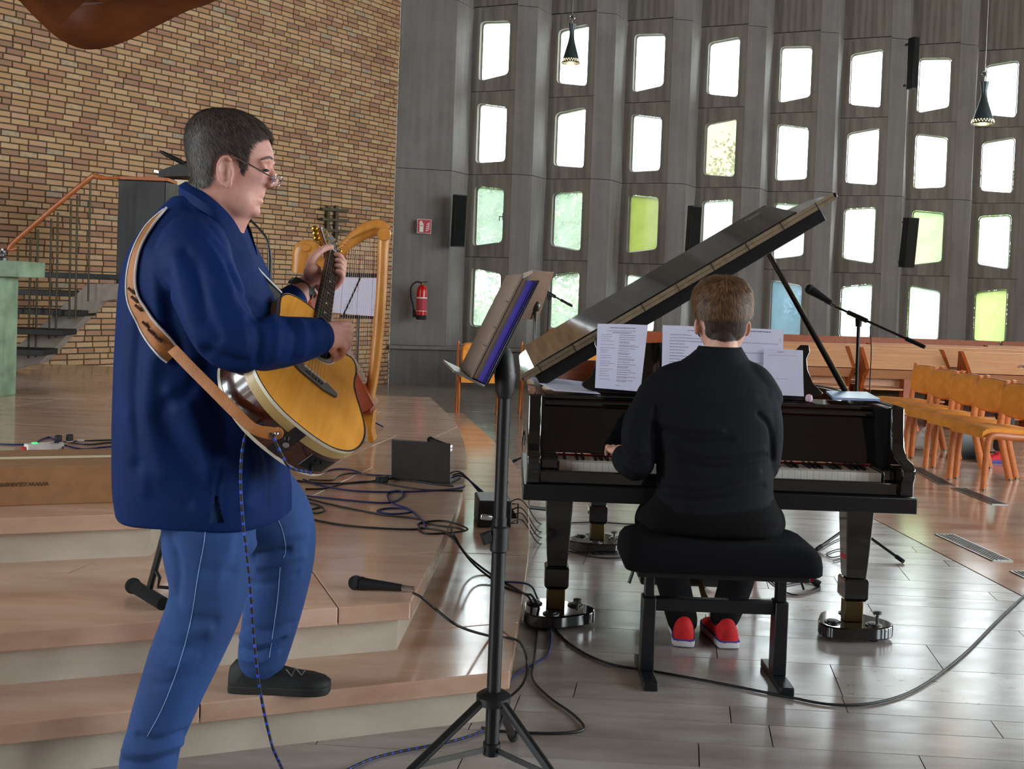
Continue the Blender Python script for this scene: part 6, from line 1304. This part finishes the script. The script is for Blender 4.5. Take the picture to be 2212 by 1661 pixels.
# ---- jeans
j = MB(); limb(j, nl[:5]+[U(320, 1655, 2.72)], [.125, .12, .100, .090, .071, .072], 24, 6); limb(j, fl_g[:5], [.125, .112, .100, .088, .070], 24, 6)
j.ell(U(460, 1050, 2.90), (.185, .20, .14)); j.ell(U(505, 1070, 2.93), (.12, .17, .10))
co, ed, fc = fuse(j, .0055, 6, .5); nm = vnormals(co, fc); J0 = bvh(co, fc); co = wob(co, nm, .002, (10, 10, 6), 8)
for pts, Y, w_, a_ in (([(370, 1290), (400, 1330), (460, 1340)], 2.67, .014, -.008), ([(360, 1340), (400, 1365), (450, 1360)], 2.67, .012, .006), ([(345, 1385), (390, 1400), (440, 1385)], 2.68, .011, -.006), ([(300, 1590), (340, 1600), (400, 1580)], 2.66, .010, -.008), ([(270, 1622), (320, 1625), (390, 1605)], 2.66, .012, .009), ([(265, 1645), (320, 1650), (385, 1630)], 2.66, .009, -.008), ([(540, 1205), (580, 1195), (620, 1190)], 3.0, .012, -.012), ([(545, 1175), (600, 1160), (660, 1150)], 3.0, .014, .006), ([(520, 1400), (560, 1410), (610, 1380)], 3.05, .009, -.008), ([(510, 1420), (560, 1430), (600, 1410)], 3.05, .009, .006), ([(400, 1150), (450, 1170), (520, 1160)], 2.66, .02, .005), ([(380, 1200), (430, 1230), (500, 1235)], 2.66, .016, -.005), ([(365, 1150), (385, 1230), (380, 1290)], 2.66, .014, -.006), ([(500, 1130), (490, 1200), (460, 1270)], 2.66, .016, .005), ([(330, 1420), (370, 1440), (420, 1420)], 2.66, .011, .005), ([(315, 1470), (350, 1480), (400, 1460)], 2.66, .010, -.004), ([(555, 1225), (600, 1215), (655, 1200)], 3.0, .012, .006), ([(545, 1260), (580, 1262), (640, 1240)], 3.0, .012, -.005), ([(530, 1350), (570, 1365), (630, 1345)], 3.0, .010, -.005), ([(520, 1375), (565, 1390), (620, 1368)], 3.0, .010, .006)):
    co = fold(co, nm, PXS(J0, pts, Y), w_, a_*1.1)
co = smooth_co(co, ed, 1, .4); je = solid('jeans', co, fc, 'jeans', G1); JE = bvh(co, fc)
def seam(tree, px_, parent, mat='jeans_thread', r=.0012, nm_='seam', off=.0006):
    pts = [cast(tree, x, y, off)[0] for x, y in [tuple(q) for q in spline(np.array(px_, float), 8)]]; pts = [p for p in pts if p is not None]
    if len(pts) > 3: MB().tube(pts, r, 5).build(nm_, mat, parent)
seam(JE, [(444, 1128), (441, 1170), (428, 1240), (412, 1340), (385, 1440), (350, 1530), (318, 1590)], je); seam(JE, [(590, 1105), (608, 1140), (617, 1185), (612, 1205)], je); seam(JE, [(605, 1225), (600, 1290), (592, 1350), (582, 1420)], je)
m = MB(); cc_ = U(560, 1446, 3.13)
# ---- shoes
def shoe(parent, base_, yaw, mats, L=.30, W=.105, name='shoe', high=.0, laces=True):
    M = rotz(yaw, base_); up_, so_, acc = mats
    st = [(-.10, .028, .030, .07+high), (-.085, .038, .040, .088+high), (-.05, .042, .044, .098+high), (0, .040, .043, .092+high*.7), (.04, .042, .045, .076), (.09, .048, .05, .062), (.14, .050, .05, .055), (.175, .042, .042, .046), (.195, .022, .022, .036)]
    k = L/.30; rg = []
    for x, w1, w2, h in st:
        an = np.linspace(0, math.pi, 12); rg.append([(x*k, w1*math.cos(a), .022+(h-.022)*math.sin(a)**.75) for a in an]+[(x*k, -w1*.8, .02), (x*k, 0, .018), (x*k, w1*.8, .02)])
    S_ = MB().loft(rg, M=M).build(name, up_, parent, smooth=60)
    out = [(x*k, w1+.004) for x, w1, _, _ in st]+[(x*k, -w1-.004) for x, w1, _, _ in st[::-1]]; out = [tuple(q) for q in spline(np.array(out), 2, True)]
    MB().prism(out, 0.0, .024, M).build('sole', so_, S_, bevel=.004)
    if acc: MB().prism(offset_in(out, .002)[::-1] if False else out, .024, .030, M).build('sole_stripe', acc, S_)
    if laces:
        for i in range(4): x = .02+i*.02; MB().tube([(M@np.array([x*k, -.026, .075-.010*i, 1]))[:3], (M@np.array([x*k+.006, 0, .090-.011*i, 1]))[:3], (M@np.array([x*k, .026, .075-.010*i, 1]))[:3]], .0028, 6).build('lace', up_, S_)
    return S_
s1 = shoe(G1, np.array([fl_g[-1][0]+.015, fl_g[-1][1], Z1]), .02, ('shoe_black', 'shoe_sole', None)); shoe(G1, np.array([nl[-1][0]+.0, nl[-1][1], 0]), -.15, ('shoe_black', 'shoe_sole', None))
mark = [UZ(618, 1450, 0)]; 
m = MB(); q_ = [U(x, y, fl_g[-1][1]-.055) for x, y in ((618, 1446), (630, 1460), (638, 1443), (652, 1458), (660, 1446))]; m.tube(q_, .0022, 6); m.build('shoe_mark', 'shoe_grey', s1)

# ---- guitar strap lying over the jacket
def band(name, left, right, tree, mat, parent, off=.006, edge=None, th=.004, res=8, Y=None):
    L_ = spline(np.array(left, float), res); R_ = spline(np.array(right, float), res); rgs = []; EL = []; ER = []
    for i, ((x0, y0), (x1, y1)) in enumerate(zip(L_, R_)):
        row = []
        for t in (0, .5, 1):
            x, y = x0*(1-t)+x1*t, y0*(1-t)+y1*t; p, n = cast(tree, x, y, off) if tree is not None else (None, None)
            if p is None:
                yv = np.interp(i, np.linspace(0, len(L_)-1, len(Y)), Y) if Y is not None else 2.7; p = U(x, y, yv); n = np.array([0, -1., 0])
            row.append((p, n))
        rgs.append([row[0][0], row[1][0]+row[1][1]*.002, row[2][0], row[2][0]-row[2][1]*th, row[1][0]-row[1][1]*th, row[0][0]-row[0][1]*th]); EL.append(row[0][0]); ER.append(row[2][0])
    rr_ = np.array(rgs)
    for k in range(6): rr_[1:-1, k] = (rr_[:-2, k]+2*rr_[1:-1, k]+rr_[2:, k])/4
    o = MB().loft(list(rr_)).build(name, mat, parent, smooth=50)
    if edge:
        for E_ in (rr_[:, 0], rr_[:, 2]): MB().tube(E_, .0035, 6).build(name+'_edge', edge, o)
    return o
pad = band('strap_pad', [(356, 456), (318, 492), (290, 545), (278, 600), (280, 650), (296, 690), (320, 735), (345, 768), (362, 782)], [(362, 452), (334, 488), (306, 540), (296, 600), (302, 640), (322, 672), (345, 705), (372, 738), (388, 756)], JT, 'leather', GT, .006, 'strap_edge', Y=[2.8]*9)
for x, y in ((292, 628), (298, 646), (306, 664), (322, 700), (333, 716), (345, 732)):
    p, n = cast(JT, x, y, .012); 
    if p is not None: MB().tube([p+np.array([-.008, 0, .006]), p+np.array([.008, 0, -.008])], .0035, 6).build('strap_slot', 'leather_dark', pad)
band('strap', [(362, 760), (400, 800), (450, 850), (500, 900), (540, 935), (575, 948), (598, 950)], [(382, 745), (420, 785), (470, 835), (515, 880), (552, 915), (585, 922), (604, 924)], None, 'leather', GT, .006, Y=[2.62, 2.585, 2.555, 2.535, 2.525, 2.53, 2.54], th=.003)
bt2 = U(598, 936, 2.54); MB().tube([bt2+[0, .006, 0], bt2-[0, .002, 0]], .015, 18).build('strap_end', 'leather', GT); MB().ell(bt2-[0, .004, 0], .0065, 12, 8).build('strap_knob', 'chrome', GT)
band('strap', [(536, 556), (560, 585), (585, 612), (606, 634)], [(540, 578), (560, 604), (580, 632), (602, 658)], None, 'strap_black', GT, .004, Y=[2.86, 2.88, 2.92, 2.98], th=.003)
MB().tube([U(537, 554, 2.855), U(560, 583, 2.875), U(586, 610, 2.915), U(608, 632, 2.975)], .003, 6).build('strap_piping', 'strap_edge', GT)
# ---- blue flecked instrument cable
cp = [pj-ga*.02, U(628, 1010, 2.54), U(610, 985, 2.53), U(590, 945, 2.53), U(570, 922, 2.54), U(552, 918, 2.56), U(535, 930, 2.60), U(524, 970, 2.61), U(520, 1030, 2.61), U(523, 1100, 2.61), U(530, 1170, 2.615), U(540, 1260, 2.62), U(548, 1370, 2.63), U(560, 1480, 2.64), U(580, 1580, 2.66), U(600, 1640, 2.68), UZ(640, 1700, .006), UZ(720, 1680, .006), UZ(738, 1670, .006)]
cable('black cable with blue flecks hanging from the guitar to the floor', cp, 'cable_black', .0038, fleck='cable_fleck', group='hanging cables')
# ================================================================ seated pianist
G2 = thing('person', 'seated man in a dark shirt and red shoes seen from behind at the piano', 'person', (.77, 3.86, 0))
YK = 3.95
b = MB(); HT = -.16                                          # head turned a little to the left
def hrow(y, xl, xr, dfront, dback):
    A, B2 = U(xl, y, YK), U(xr, y, YK); c = (A+B2)/2; w_ = (B2[0]-A[0])/2; an = np.linspace(0, 2*np.pi, 36, endpoint=False); cs, sn = np.cos(an), np.sin(an)
    x = w_*np.sign(cs)*np.abs(cs)**(2/2.15); dy = np.where(sn > 0, dfront, dback)*np.sign(sn)*np.abs(sn)**(2/2.15); x = x*(1-.22*np.clip(sn, 0, 1))
    ca, sa = math.cos(HT), math.sin(HT); return np.stack([c[0]+x*ca-dy*-sa*-1*1.0*0-dy*math.sin(-HT)*-1, c[1]+dy*ca+x*sa*.6, np.full(36, c[2])], 1)
rows = [(610, 1548, 1578, .03, .03), (616, 1530, 1596, .06, .055), (628, 1517, 1606, .085, .075), (645, 1509, 1612, .10, .086), (665, 1506, 1615, .105, .09), (688, 1506, 1615, .108, .088), (705, 1508, 1612, .105, .08), (722, 1511, 1609, .10, .07), (738, 1515, 1603, .095, .055), (750, 1522, 1597, .085, .04), (760, 1532, 1588, .07, .03)]
b.loft([hrow(*r) for r in rows])
def H2(x, y, dy=0): return U(x, y, YK)+np.array([0, dy, 0])
ca_, sa_ = math.cos(-HT), math.sin(-HT)
fc_ = H2(1558, 700)
def HF(dx, dz, d): return fc_+np.array([dx*ca_-d*sa_, d*ca_+dx*sa_, dz])   # face-side points, turned with the head
limb(b, [HF(0, .035, .10), HF(0, .01, .118), HF(0, -.012, .125)], [.008, .010, .012], 10)
for s in (-1, 1):
    b.ell(HF(s*.033, .02, .088), (.014, .012, .010)); b.ell(HF(s*.012, -.018, .11), (.008, .008, .007)); b.ell(HF(s*.04, -.03, .065), (.024, .024, .024))
    e = HF(s*.097, -.012, -.008); b.ell(e, (.010, .019, .032)); limb(b, [e+[s*.004, -.012, .026], e+[s*.008, -.02, .008], e+[s*.006, -.016, -.014], e+[0, -.004, -.028]], [.0048]*4, 8, 3)
b.ell(HF(0, -.045, .098), (.022, .010, .005)); b.ell(HF(0, -.056, .097), (.020, .010, .006)); b.ell(HF(0, -.085, .078), (.026, .022, .018))
limb(b, [H2(1556, 700, -.015), H2(1556, 750, -.02), U(1556, 800, 3.92)], [(.058, .060), (.060, .062), (.070, .055)], 20, 4, up=(1, 0, 0))
limb(b, [U(1552, 835, 3.90), U(1548, 950, 3.87), U(1546, 1110, 3.83)], [(.11, .07), (.13, .09), (.15, .10)], 20, 4, up=(1, 0, 0))
lA = [U(1408, 848, 3.89), U(1382, 920, 3.85), U(1378, 1000, 3.82), U(1352, 995, 3.92), U(1342, 975, 4.02)]
rA = [U(1645, 855, 3.89), U(1655, 930, 3.86), U(1650, 1005, 3.84), U(1640, 1000, 3.94), U(1610, 985, 4.03)]
limb(b, lA, [.05, .045, .04, .036, .028], 14); limb(b, rA, [.05, .045, .04, .036, .028], 14); limb(b, [U(1480, 870, 3.9), lA[0]], [.045, .042]); limb(b, [U(1600, 870, 3.9), rA[0]], [.045, .042])
for A_, s in ((lA, -1), (rA, 1)):
    wr = A_[-1]; pm = wr+np.array([s*.0-.012, .05, -.004]); kb = .752
    fg = []
    for i in range(4):
        x = pm[0]+(i-1.5)*.019; L_ = (.030, .036, .034, .026)[i]; fg.append([np.array([x, pm[1]+.01, pm[2]]), np.array([x*1+(i-1.5)*.002, pm[1]+.03+L_*.4, pm[2]+.008]), np.array([x+(i-1.5)*.003, pm[1]+.04+L_, pm[2]-.012]), np.array([x+(i-1.5)*.003, pm[1]+.045+L_, kb])])
    hand(b, wr, pm, fg, [pm+[-s*.028, -.03, -.006], pm+[-s*.045, .0, -.018], np.array([pm[0]-s*.05, pm[1]+.03, kb])], (.026, .019), (.038, .016), up=(1, 0, 0))
# legs: thighs forward under the keyboard, feet on the pedals
lL = [U(1470, 1128, 3.84), U(1425, 1125, 4.05), U(1428, 1140, 4.30), U(1455, 1260, 4.28), U(1476, 1345, 4.25)]
rL = [U(1620, 1132, 3.84), U(1640, 1130, 4.05), U(1620, 1145, 4.30), U(1590, 1260, 4.28), U(1563, 1335, 4.25)]
for L_ in (lL, rL):
    limb(b, L_, [.085, .078, .058, .05, .036], 14); an_ = L_[-1]; limb(b, [np.array([an_[0], an_[1]-.02, .045]), np.array([an_[0], an_[1]+.08, .05]), np.array([an_[0], an_[1]+.17, .06])], [(.026, .026), (.024, .030), (.018, .028)], 12, 4)
co, ed, fc = fuse(b, .004, 3, .5); bo = solid('body', co, fc, 'skin_pale', G2)
pxy = PJA(np.stack([co[:, 0], np.full(len(co), YK), co[:, 2]], 1)); yv = co[:, 1]-YK
back = in_poly(pxy[:, 0], pxy[:, 1], [(1490, 580), (1630, 580), (1640, 660), (1618, 690), (1606, 697), (1604, 720), (1590, 732), (1556, 737), (1528, 730), (1518, 718), (1516, 692), (1500, 680), (1485, 660)]) & (yv < .02)
topm = (pxy[:, 1] < 655) & (co[:, 2] > 1.2) & (np.abs(co[:, 0]-fc_[0]) < .13)
side = (pxy[:, 1] < 676) & (yv < .03) & (co[:, 2] > 1.2) & (np.abs(co[:, 0]-fc_[0]) < .13)
thk = np.interp(pxy[:, 1], [590, 635, 662, 685, 735], [.022, .018, .011, .005, .003])
allm = back | topm | side; low = allm & (pxy[:, 1] > 664); upm = allm & (pxy[:, 1] < 684)
hair(bo, co, fc, low, H2(1558, 660), H2(1562, 625, -.03), ('hair_brown', 'hair_dark'), .006, 9000, .016, 7, grav=.7, lift=.2, width=.0005, name='hair')
hair(bo, co, fc, upm, H2(1558, 660), H2(1562, 622, -.03), ('hair_brown', 'hair_highlight'), thk, 18000, .036, 5, grav=.2, lift=.30, width=.0006)  # half the crown strands carry a painted golden highlight
jaw = ((pxy[:, 1] > 695) & (pxy[:, 1] < 758) & (yv > .02) & (co[:, 2] > 1.15) & (np.abs(co[:, 0]-fc_[0]) < .12))
hair(bo, co, fc, jaw, H2(1558, 660), HF(0, .05, .05), ('hair_dark', 'hair_brown'), .004, 2500, .008, 6, grav=.6, lift=.2, width=.0005, name='beard')
# ---- shirt
j = MB(); tr = [(1116, 1420, 1670, .125, 3.83), (1095, 1418, 1670, .13, 3.83), (1050, 1420, 1668, .13, 3.835), (980, 1416, 1670, .128, 3.85), (910, 1404, 1678, .125, 3.87), (865, 1398, 1678, .118, 3.885), (832, 1408, 1664, .108, 3.89), (805, 1434, 1642, .092, 3.90), (785, 1468, 1624, .08, 3.91), (768, 1492, 1612, .072, 3.92), (756, 1504, 1606, .066, 3.925)]
rg = []
for y, xl, xr, d_, Yc in tr: A, B2 = U(xl, y, Yc), U(xr, y, Yc); rg.append(oval((A+B2)/2, (B2[0]-A[0])/2, d_, 40, 2.4))
j.loft(rg)
limb(j, [U(1432, 850, 3.89), *lA[1:4], U(1345, 982, 3.985)], [.078, .068, .060, .052, .04], 20, 6); limb(j, [U(1636, 858, 3.89), *rA[1:4], U(1614, 990, 3.995)], [.078, .064, .056, .050, .04], 20, 6); limb(j, [U(1520, 800, 3.905), U(1450, 822, 3.90), U(1405, 860, 3.89)], [.05, .062, .062], 18); limb(j, [U(1590, 800, 3.905), U(1630, 822, 3.90), U(1660, 865, 3.89)], [.05, .06, .058], 18)
co, ed, fc = fuse(j, .0055, 6, .5); nm = vnormals(co, fc); J0 = bvh(co, fc); co = wob(co, nm, .0025, (8, 8, 8), 11)
for pts, Y, w_, a_ in (([(1415, 905), (1480, 925), (1560, 930)], 3.75, .012, .007), ([(1430, 930), (1500, 955), (1580, 950)], 3.75, .012, -.007), ([(1450, 960), (1540, 985), (1650, 970)], 3.72, .013, .007), ([(1470, 1000), (1560, 1012), (1660, 985)], 3.72, .012, -.008), ([(1430, 1040), (1520, 1052), (1640, 1020)], 3.71, .012, .007), ([(1440, 1075), (1540, 1080), (1650, 1050)], 3.70, .012, -.006), ([(1640, 895), (1665, 925), (1670, 990)], 3.78, .012, -.012), ([(1415, 880), (1412, 960), (1420, 1050)], 3.77, .012, -.012), ([(1480, 860), (1560, 868), (1630, 860)], 3.76, .02, .004), ([(1350, 960), (1375, 990), (1400, 985)], 3.76, .010, -.008), ([(1345, 1000), (1370, 1020), (1395, 1010)], 3.76, .010, .006), ([(1460, 1105), (1550, 1110), (1660, 1090)], 3.69, .012, .006)):
    co = fold(co, nm, PXS(J0, pts, Y), w_*.85, a_*1.0)
co = smooth_co(co, ed, 1, .4); sh = solid('shirt', co, fc, 'shirt_black', G2)
cc_ = [U(1555, y, Y_) for y, Y_ in ((786, 3.91), (772, 3.915), (757, 3.92), (748, 3.925))]; an = np.linspace(0, 2*np.pi, 36, endpoint=False)
wds = [(.118, .082), (.104, .078), (.088, .072), (.079, .066)]; rg = [np.stack([c[0]+w_*np.cos(an), c[1]+d_*np.sin(an), c[2]+.0*an-.02*np.clip(np.sin(an), 0, 1)], 1) for c, (w_, d_) in zip(cc_, wds)]
rg2 = [np.stack([c[0]+(w_-.006)*np.cos(an), c[1]+(d_-.006)*np.sin(an), c[2]-.02*np.clip(np.sin(an), 0, 1)], 1) for c, (w_, d_) in zip(cc_[::-1], wds[::-1])]
MB().loft(rg+rg2, closed=True).build('collar', 'shirt_black', sh, smooth=60)
# ---- trousers
j = MB(); limb(j, lL, [.112, .098, .080, .068, .060], 22, 6); limb(j, rL, [.112, .098, .080, .068, .058], 22, 6)
A, B2 = U(1420, 1135, 3.83), U(1678, 1140, 3.83); rg = []
for z, k in ((.535, .93), (.55, 1.02), (.60, 1.06), (.64, 1.0), (.675, .93)): rg.append(oval(np.array([(A[0]+B2[0])/2-.01, 3.85, z]), (B2[0]-A[0])/2*k*1.04, .15*k, 36, 2.6))
j.loft(rg); co, ed, fc = fuse(j, .006, 6, .5); nm = vnormals(co, fc); co = wob(co, nm, .002, (9, 9, 9), 4)
co[:, 2] = np.where((co[:, 1] < 4.02) & (co[:, 2] < .534), .534, co[:, 2]); solid('trousers', co, fc, 'trousers_black', G2)
a1 = lL[-1]; a2 = rL[-1]
for a_, yw in ((a1, math.pi/2-.12), (a2, math.pi/2+.10)): shoe(G2, np.array([a_[0], a_[1]-.0, .004]), yw, ('shoe_red', 'sole_white', 'sole_blue'), L=.29, high=.012)
# ================================================================ listener at the right edge, bags below the chairs
G3 = thing('person', 'listener cut off by the right edge, only legs, red shoe and a hand visible', 'person', (5.05, 9.6, 0))
b = MB(); hp = np.array([5.05, 9.75, .50])
for s, kx in ((-1, 4.55), (1, 4.62)):
    k_ = np.array([kx, 9.75+s*.14, .50]); f_ = np.array([kx-.06+s*.05, 9.72+s*.14, .10]); limb(b, [hp+[0, s*.09, 0], k_, (k_+f_)/2, f_], [.09, .065, .055, .04], 14); limb(b, [f_+[.02, 0, -.04], f_+[-.14, -.05, -.06]], [.032, .026], 10)
limb(b, [hp, hp+[.05, 0, .3], hp+[.04, 0, .55]], [(.13, .17), (.13, .19), (.10, .17)], 18, 4, up=(1, 0, 0)); b.ell(hp+[-.02, 0, .80], (.10, .078, .12)); limb(b, [hp+[.02, 0, .55], hp+[-.01, 0, .72]], [.06, .055])
for s in (-1, 1):
    w_ = np.array([4.78, 9.72+s*.10, .84]); limb(b, [hp+[.04, s*.2, .50], hp+[-.02, s*.24, .28], w_], [.05, .042, .03], 12)
    for i in range(4): limb(b, [w_+[-.02, (i-1.5)*.012, .0], w_+[-.06, (i-1.5)*.018, .02], w_+[-.09, (i-1.5)*.016, .0]], [.012, .009, .007], 8, 3)
    limb(b, [w_+[-.01, -s*.03, .01], w_+[-.05, -s*.045, .03]], [.012, .008], 8, 3)
b.ell(hp+[-.125, 0, .79], (.018, .014, .02))
co, ed, fc = fuse(b, .006, 3); bo = solid('body', co, fc, 'skin', G3)
mk = (co[:, 2] > 1.33) | ((co[:, 2] > 1.24) & (co[:, 0] > 5.05)); hair(bo, co, fc, mk, hp+[0, 0, .8], hp+[.02, 0, .92], ('hair_grey', 'hair_dark'), .012, 3000, .03, 9)
j = MB(); limb(j, [hp+[0, 0, -.02], hp+[.05, 0, .3], hp+[.04, 0, .52]], [(.15, .20), (.15, .21), (.115, .19)], 20, 4, up=(1, 0, 0))
for s in (-1, 1): limb(j, [hp+[.04, s*.2, .50], hp+[-.02, s*.25, .28], np.array([4.85, 9.72+s*.12, .80])], [.065, .056, .045], 14)
co, ed, fc = fuse(j, .008, 4); solid('pullover', wob(co, vnormals(co, fc), .003, (8, 8, 8), 2), fc, 'mauve_knit', G3)
j = MB()
for s, kx in ((-1, 4.55), (1, 4.62)): k_ = np.array([kx, 9.75+s*.14, .50]); f_ = np.array([kx-.06+s*.05, 9.72+s*.14, .13]); limb(j, [hp+[0, s*.09, 0], k_, (k_+f_)/2, f_], [.105, .08, .07, .06], 16)
co, ed, fc = fuse(j, .008, 4); solid('trousers', co, fc, 'trousers_grey', G3)
shoe(G3, np.array([4.40, 9.52, 0]), math.pi+.25, ('shoe_red', 'sole_blue', None), L=.28); shoe(G3, np.array([4.58, 9.80, 0]), math.pi+.1, ('shoe_black', 'shoe_sole', None), L=.28)
bgp = UZ(2085, 990, 0); T = thing('handbag', 'dark handbag standing below the orange chairs', 'bag', bgp, .3)
MB().loft([rr for rr in [[(x*k, y*k2, z) for x, y in rrect(.15, .08, .05)] for k, k2, z in ((.9, .9, 0), (1, 1, .03), (.97, .9, .18), (.85, .55, .27))]]).build('pouch', 'watch_black', T, local=True, smooth=50); MB().tube(spline(np.array([(-.1, 0, .26), (-.08, 0, .38), (0, 0, .42), (.08, 0, .38), (.1, 0, .26)]), 5), .008, 8).build('strap', 'watch_black', T, local=True)
bgp = UZ(2090, 985, 0)+np.array([-.30, .35, 0]); T = thing('plastic_bag', 'crumpled pale plastic bag on the floor behind the chair legs', 'bag', bgp, .1); m = MB(); m.ell((0, 0, .075), (.15, .10, .09), 20, 12); o = m.build('sack', 'sign_white', T, local=True)
for v_ in o.data.vertices:
    q = v_.co; k = 1+.16*math.sin(q.x*60+q.z*40)*math.sin(q.y*55); v_.co = Vector((q.x*k, q.y*k, max(0, q.z*k)))
MB().tube([(0, 0, .15), (.02, .01, .19), (.05, 0, .2)], [.02, .012, .02], 8).build('tied_neck', 'sign_white', T, local=True)

# ================================================================ trees outside the windows
def tree(x, y, h, r, label, seed, mat):
    T = thing('tree', label, 'tree', (x, y, 0), 0, 'trees outside the windows'); rg_ = np.random.default_rng(seed)
    MB().tube(spline(np.array([(0, 0, 0), (.1, 0, h*.3), (-.05, .1, h*.6), (0, 0, h*.85)]), 4), np.linspace(.2, .06, 13), 10).build('trunk', 'bark', T, local=True)
    for k in range(5): a = rg_.uniform(0, 6.28); z = h*rg_.uniform(.35, .65); MB().tube([(0, 0, z), (r*.4*math.cos(a), r*.4*math.sin(a), z+h*.12), (r*.8*math.cos(a), r*.8*math.sin(a), z+h*.2)], [.08, .05, .02], 8).build('branch', 'bark', T, local=True)
    n = 16000; c = rg_.normal(size=(40, 3)); c /= np.linalg.norm(c, axis=1)[:, None]; c = c*rg_.uniform(.3, 1, (40, 1))*np.array([r*.8, r*.8, h*.38])+np.array([0, 0, h*.58])
    p = c[rg_.integers(0, 40, n)]+rg_.normal(size=(n, 3))*r*.20; p[:, 2] = np.maximum(p[:, 2], .3); d = rg_.normal(size=(n, 3)); d /= np.linalg.norm(d, axis=1)[:, None]; e2 = np.cross(d, rg_.normal(size=(n, 3))); e2 /= np.linalg.norm(e2, axis=1)[:, None]; L = rg_.uniform(.05, .10, (n, 1))
    V = np.stack([p-d*L, p+e2*L*.45, p+d*L, p-e2*L*.45], 1).reshape(-1, 3); MB().add(V, [(i, i+1, i+2, i+3) for i in range(0, 4*n, 4)]).build('foliage', mat, T, local=True, smooth=0, kind='stuff')
for i, (x, y, h, r, m_) in enumerate(((-3.2, 24, 5.5, 2.2, 'leaf'), (.2, 26, 6.2, 2.4, 'leaf'), (3.0, 24.5, 4.6, 2.0, 'leaf_light'), (6.6, 27, 5.2, 2.4, 'leaf'), (10.2, 26, 4.6, 2.3, 'leaf_light'), (14.5, 27, 5.2, 2.5, 'leaf'))):
    tree(x, y, h, r, ['tree behind the two leftmost window columns', 'tall tree seen through the second window column', 'pale tree behind the yellow pane', 'tree behind the panes above the piano lid', 'light green tree behind the right windows', 'tree at the far right outside'][i], i+1, m_)
for i, (x, y) in enumerate(((-1.5, 20.5), (1.2, 20.8), (4.2, 21), (7.4, 21.4), (10.6, 22))):
    T = thing('hedge_bush', ['low bush outside the leftmost bottom window', 'low bush outside the bottom window behind the boom stand', 'low bush outside behind the piano lid', 'low bush outside the bottom windows above the pews', 'low bush outside the bottom window at the far right'][i], 'bush', (x, y, 0), 0, 'bushes outside the windows'); rg_ = np.random.default_rng(50+i); n = 5000
    p = rg_.normal(size=(n, 3))*np.array([.8, .5, .3])+np.array([0, 0, .65]); p[:, 2] = np.maximum(np.abs(p[:, 2]), .08); d = rg_.normal(size=(n, 3)); d /= np.linalg.norm(d, axis=1)[:, None]; e2 = np.cross(d, rg_.normal(size=(n, 3))); e2 /= np.linalg.norm(e2, axis=1)[:, None]
    V = np.stack([p-d*.06, p+e2*.03, p+d*.06, p-e2*.03], 1).reshape(-1, 3); MB().add(V, [(k, k+1, k+2, k+3) for k in range(0, 4*n, 4)]).build('foliage', 'leaf_light', T, local=True, smooth=0, kind='stuff'); MB().tube([(0, 0, 0), (0, 0, .6)], [.05, .03], 8).build('stem', 'bark', T, local=True)
g = MB(); g.box2((-30, 18.3, -.1), (40, 70, -.005)); tag(g.build('lawn', 'grass', None, smooth=0), 'green lawn outside the windows', 'lawn')['kind'] = 'stuff'
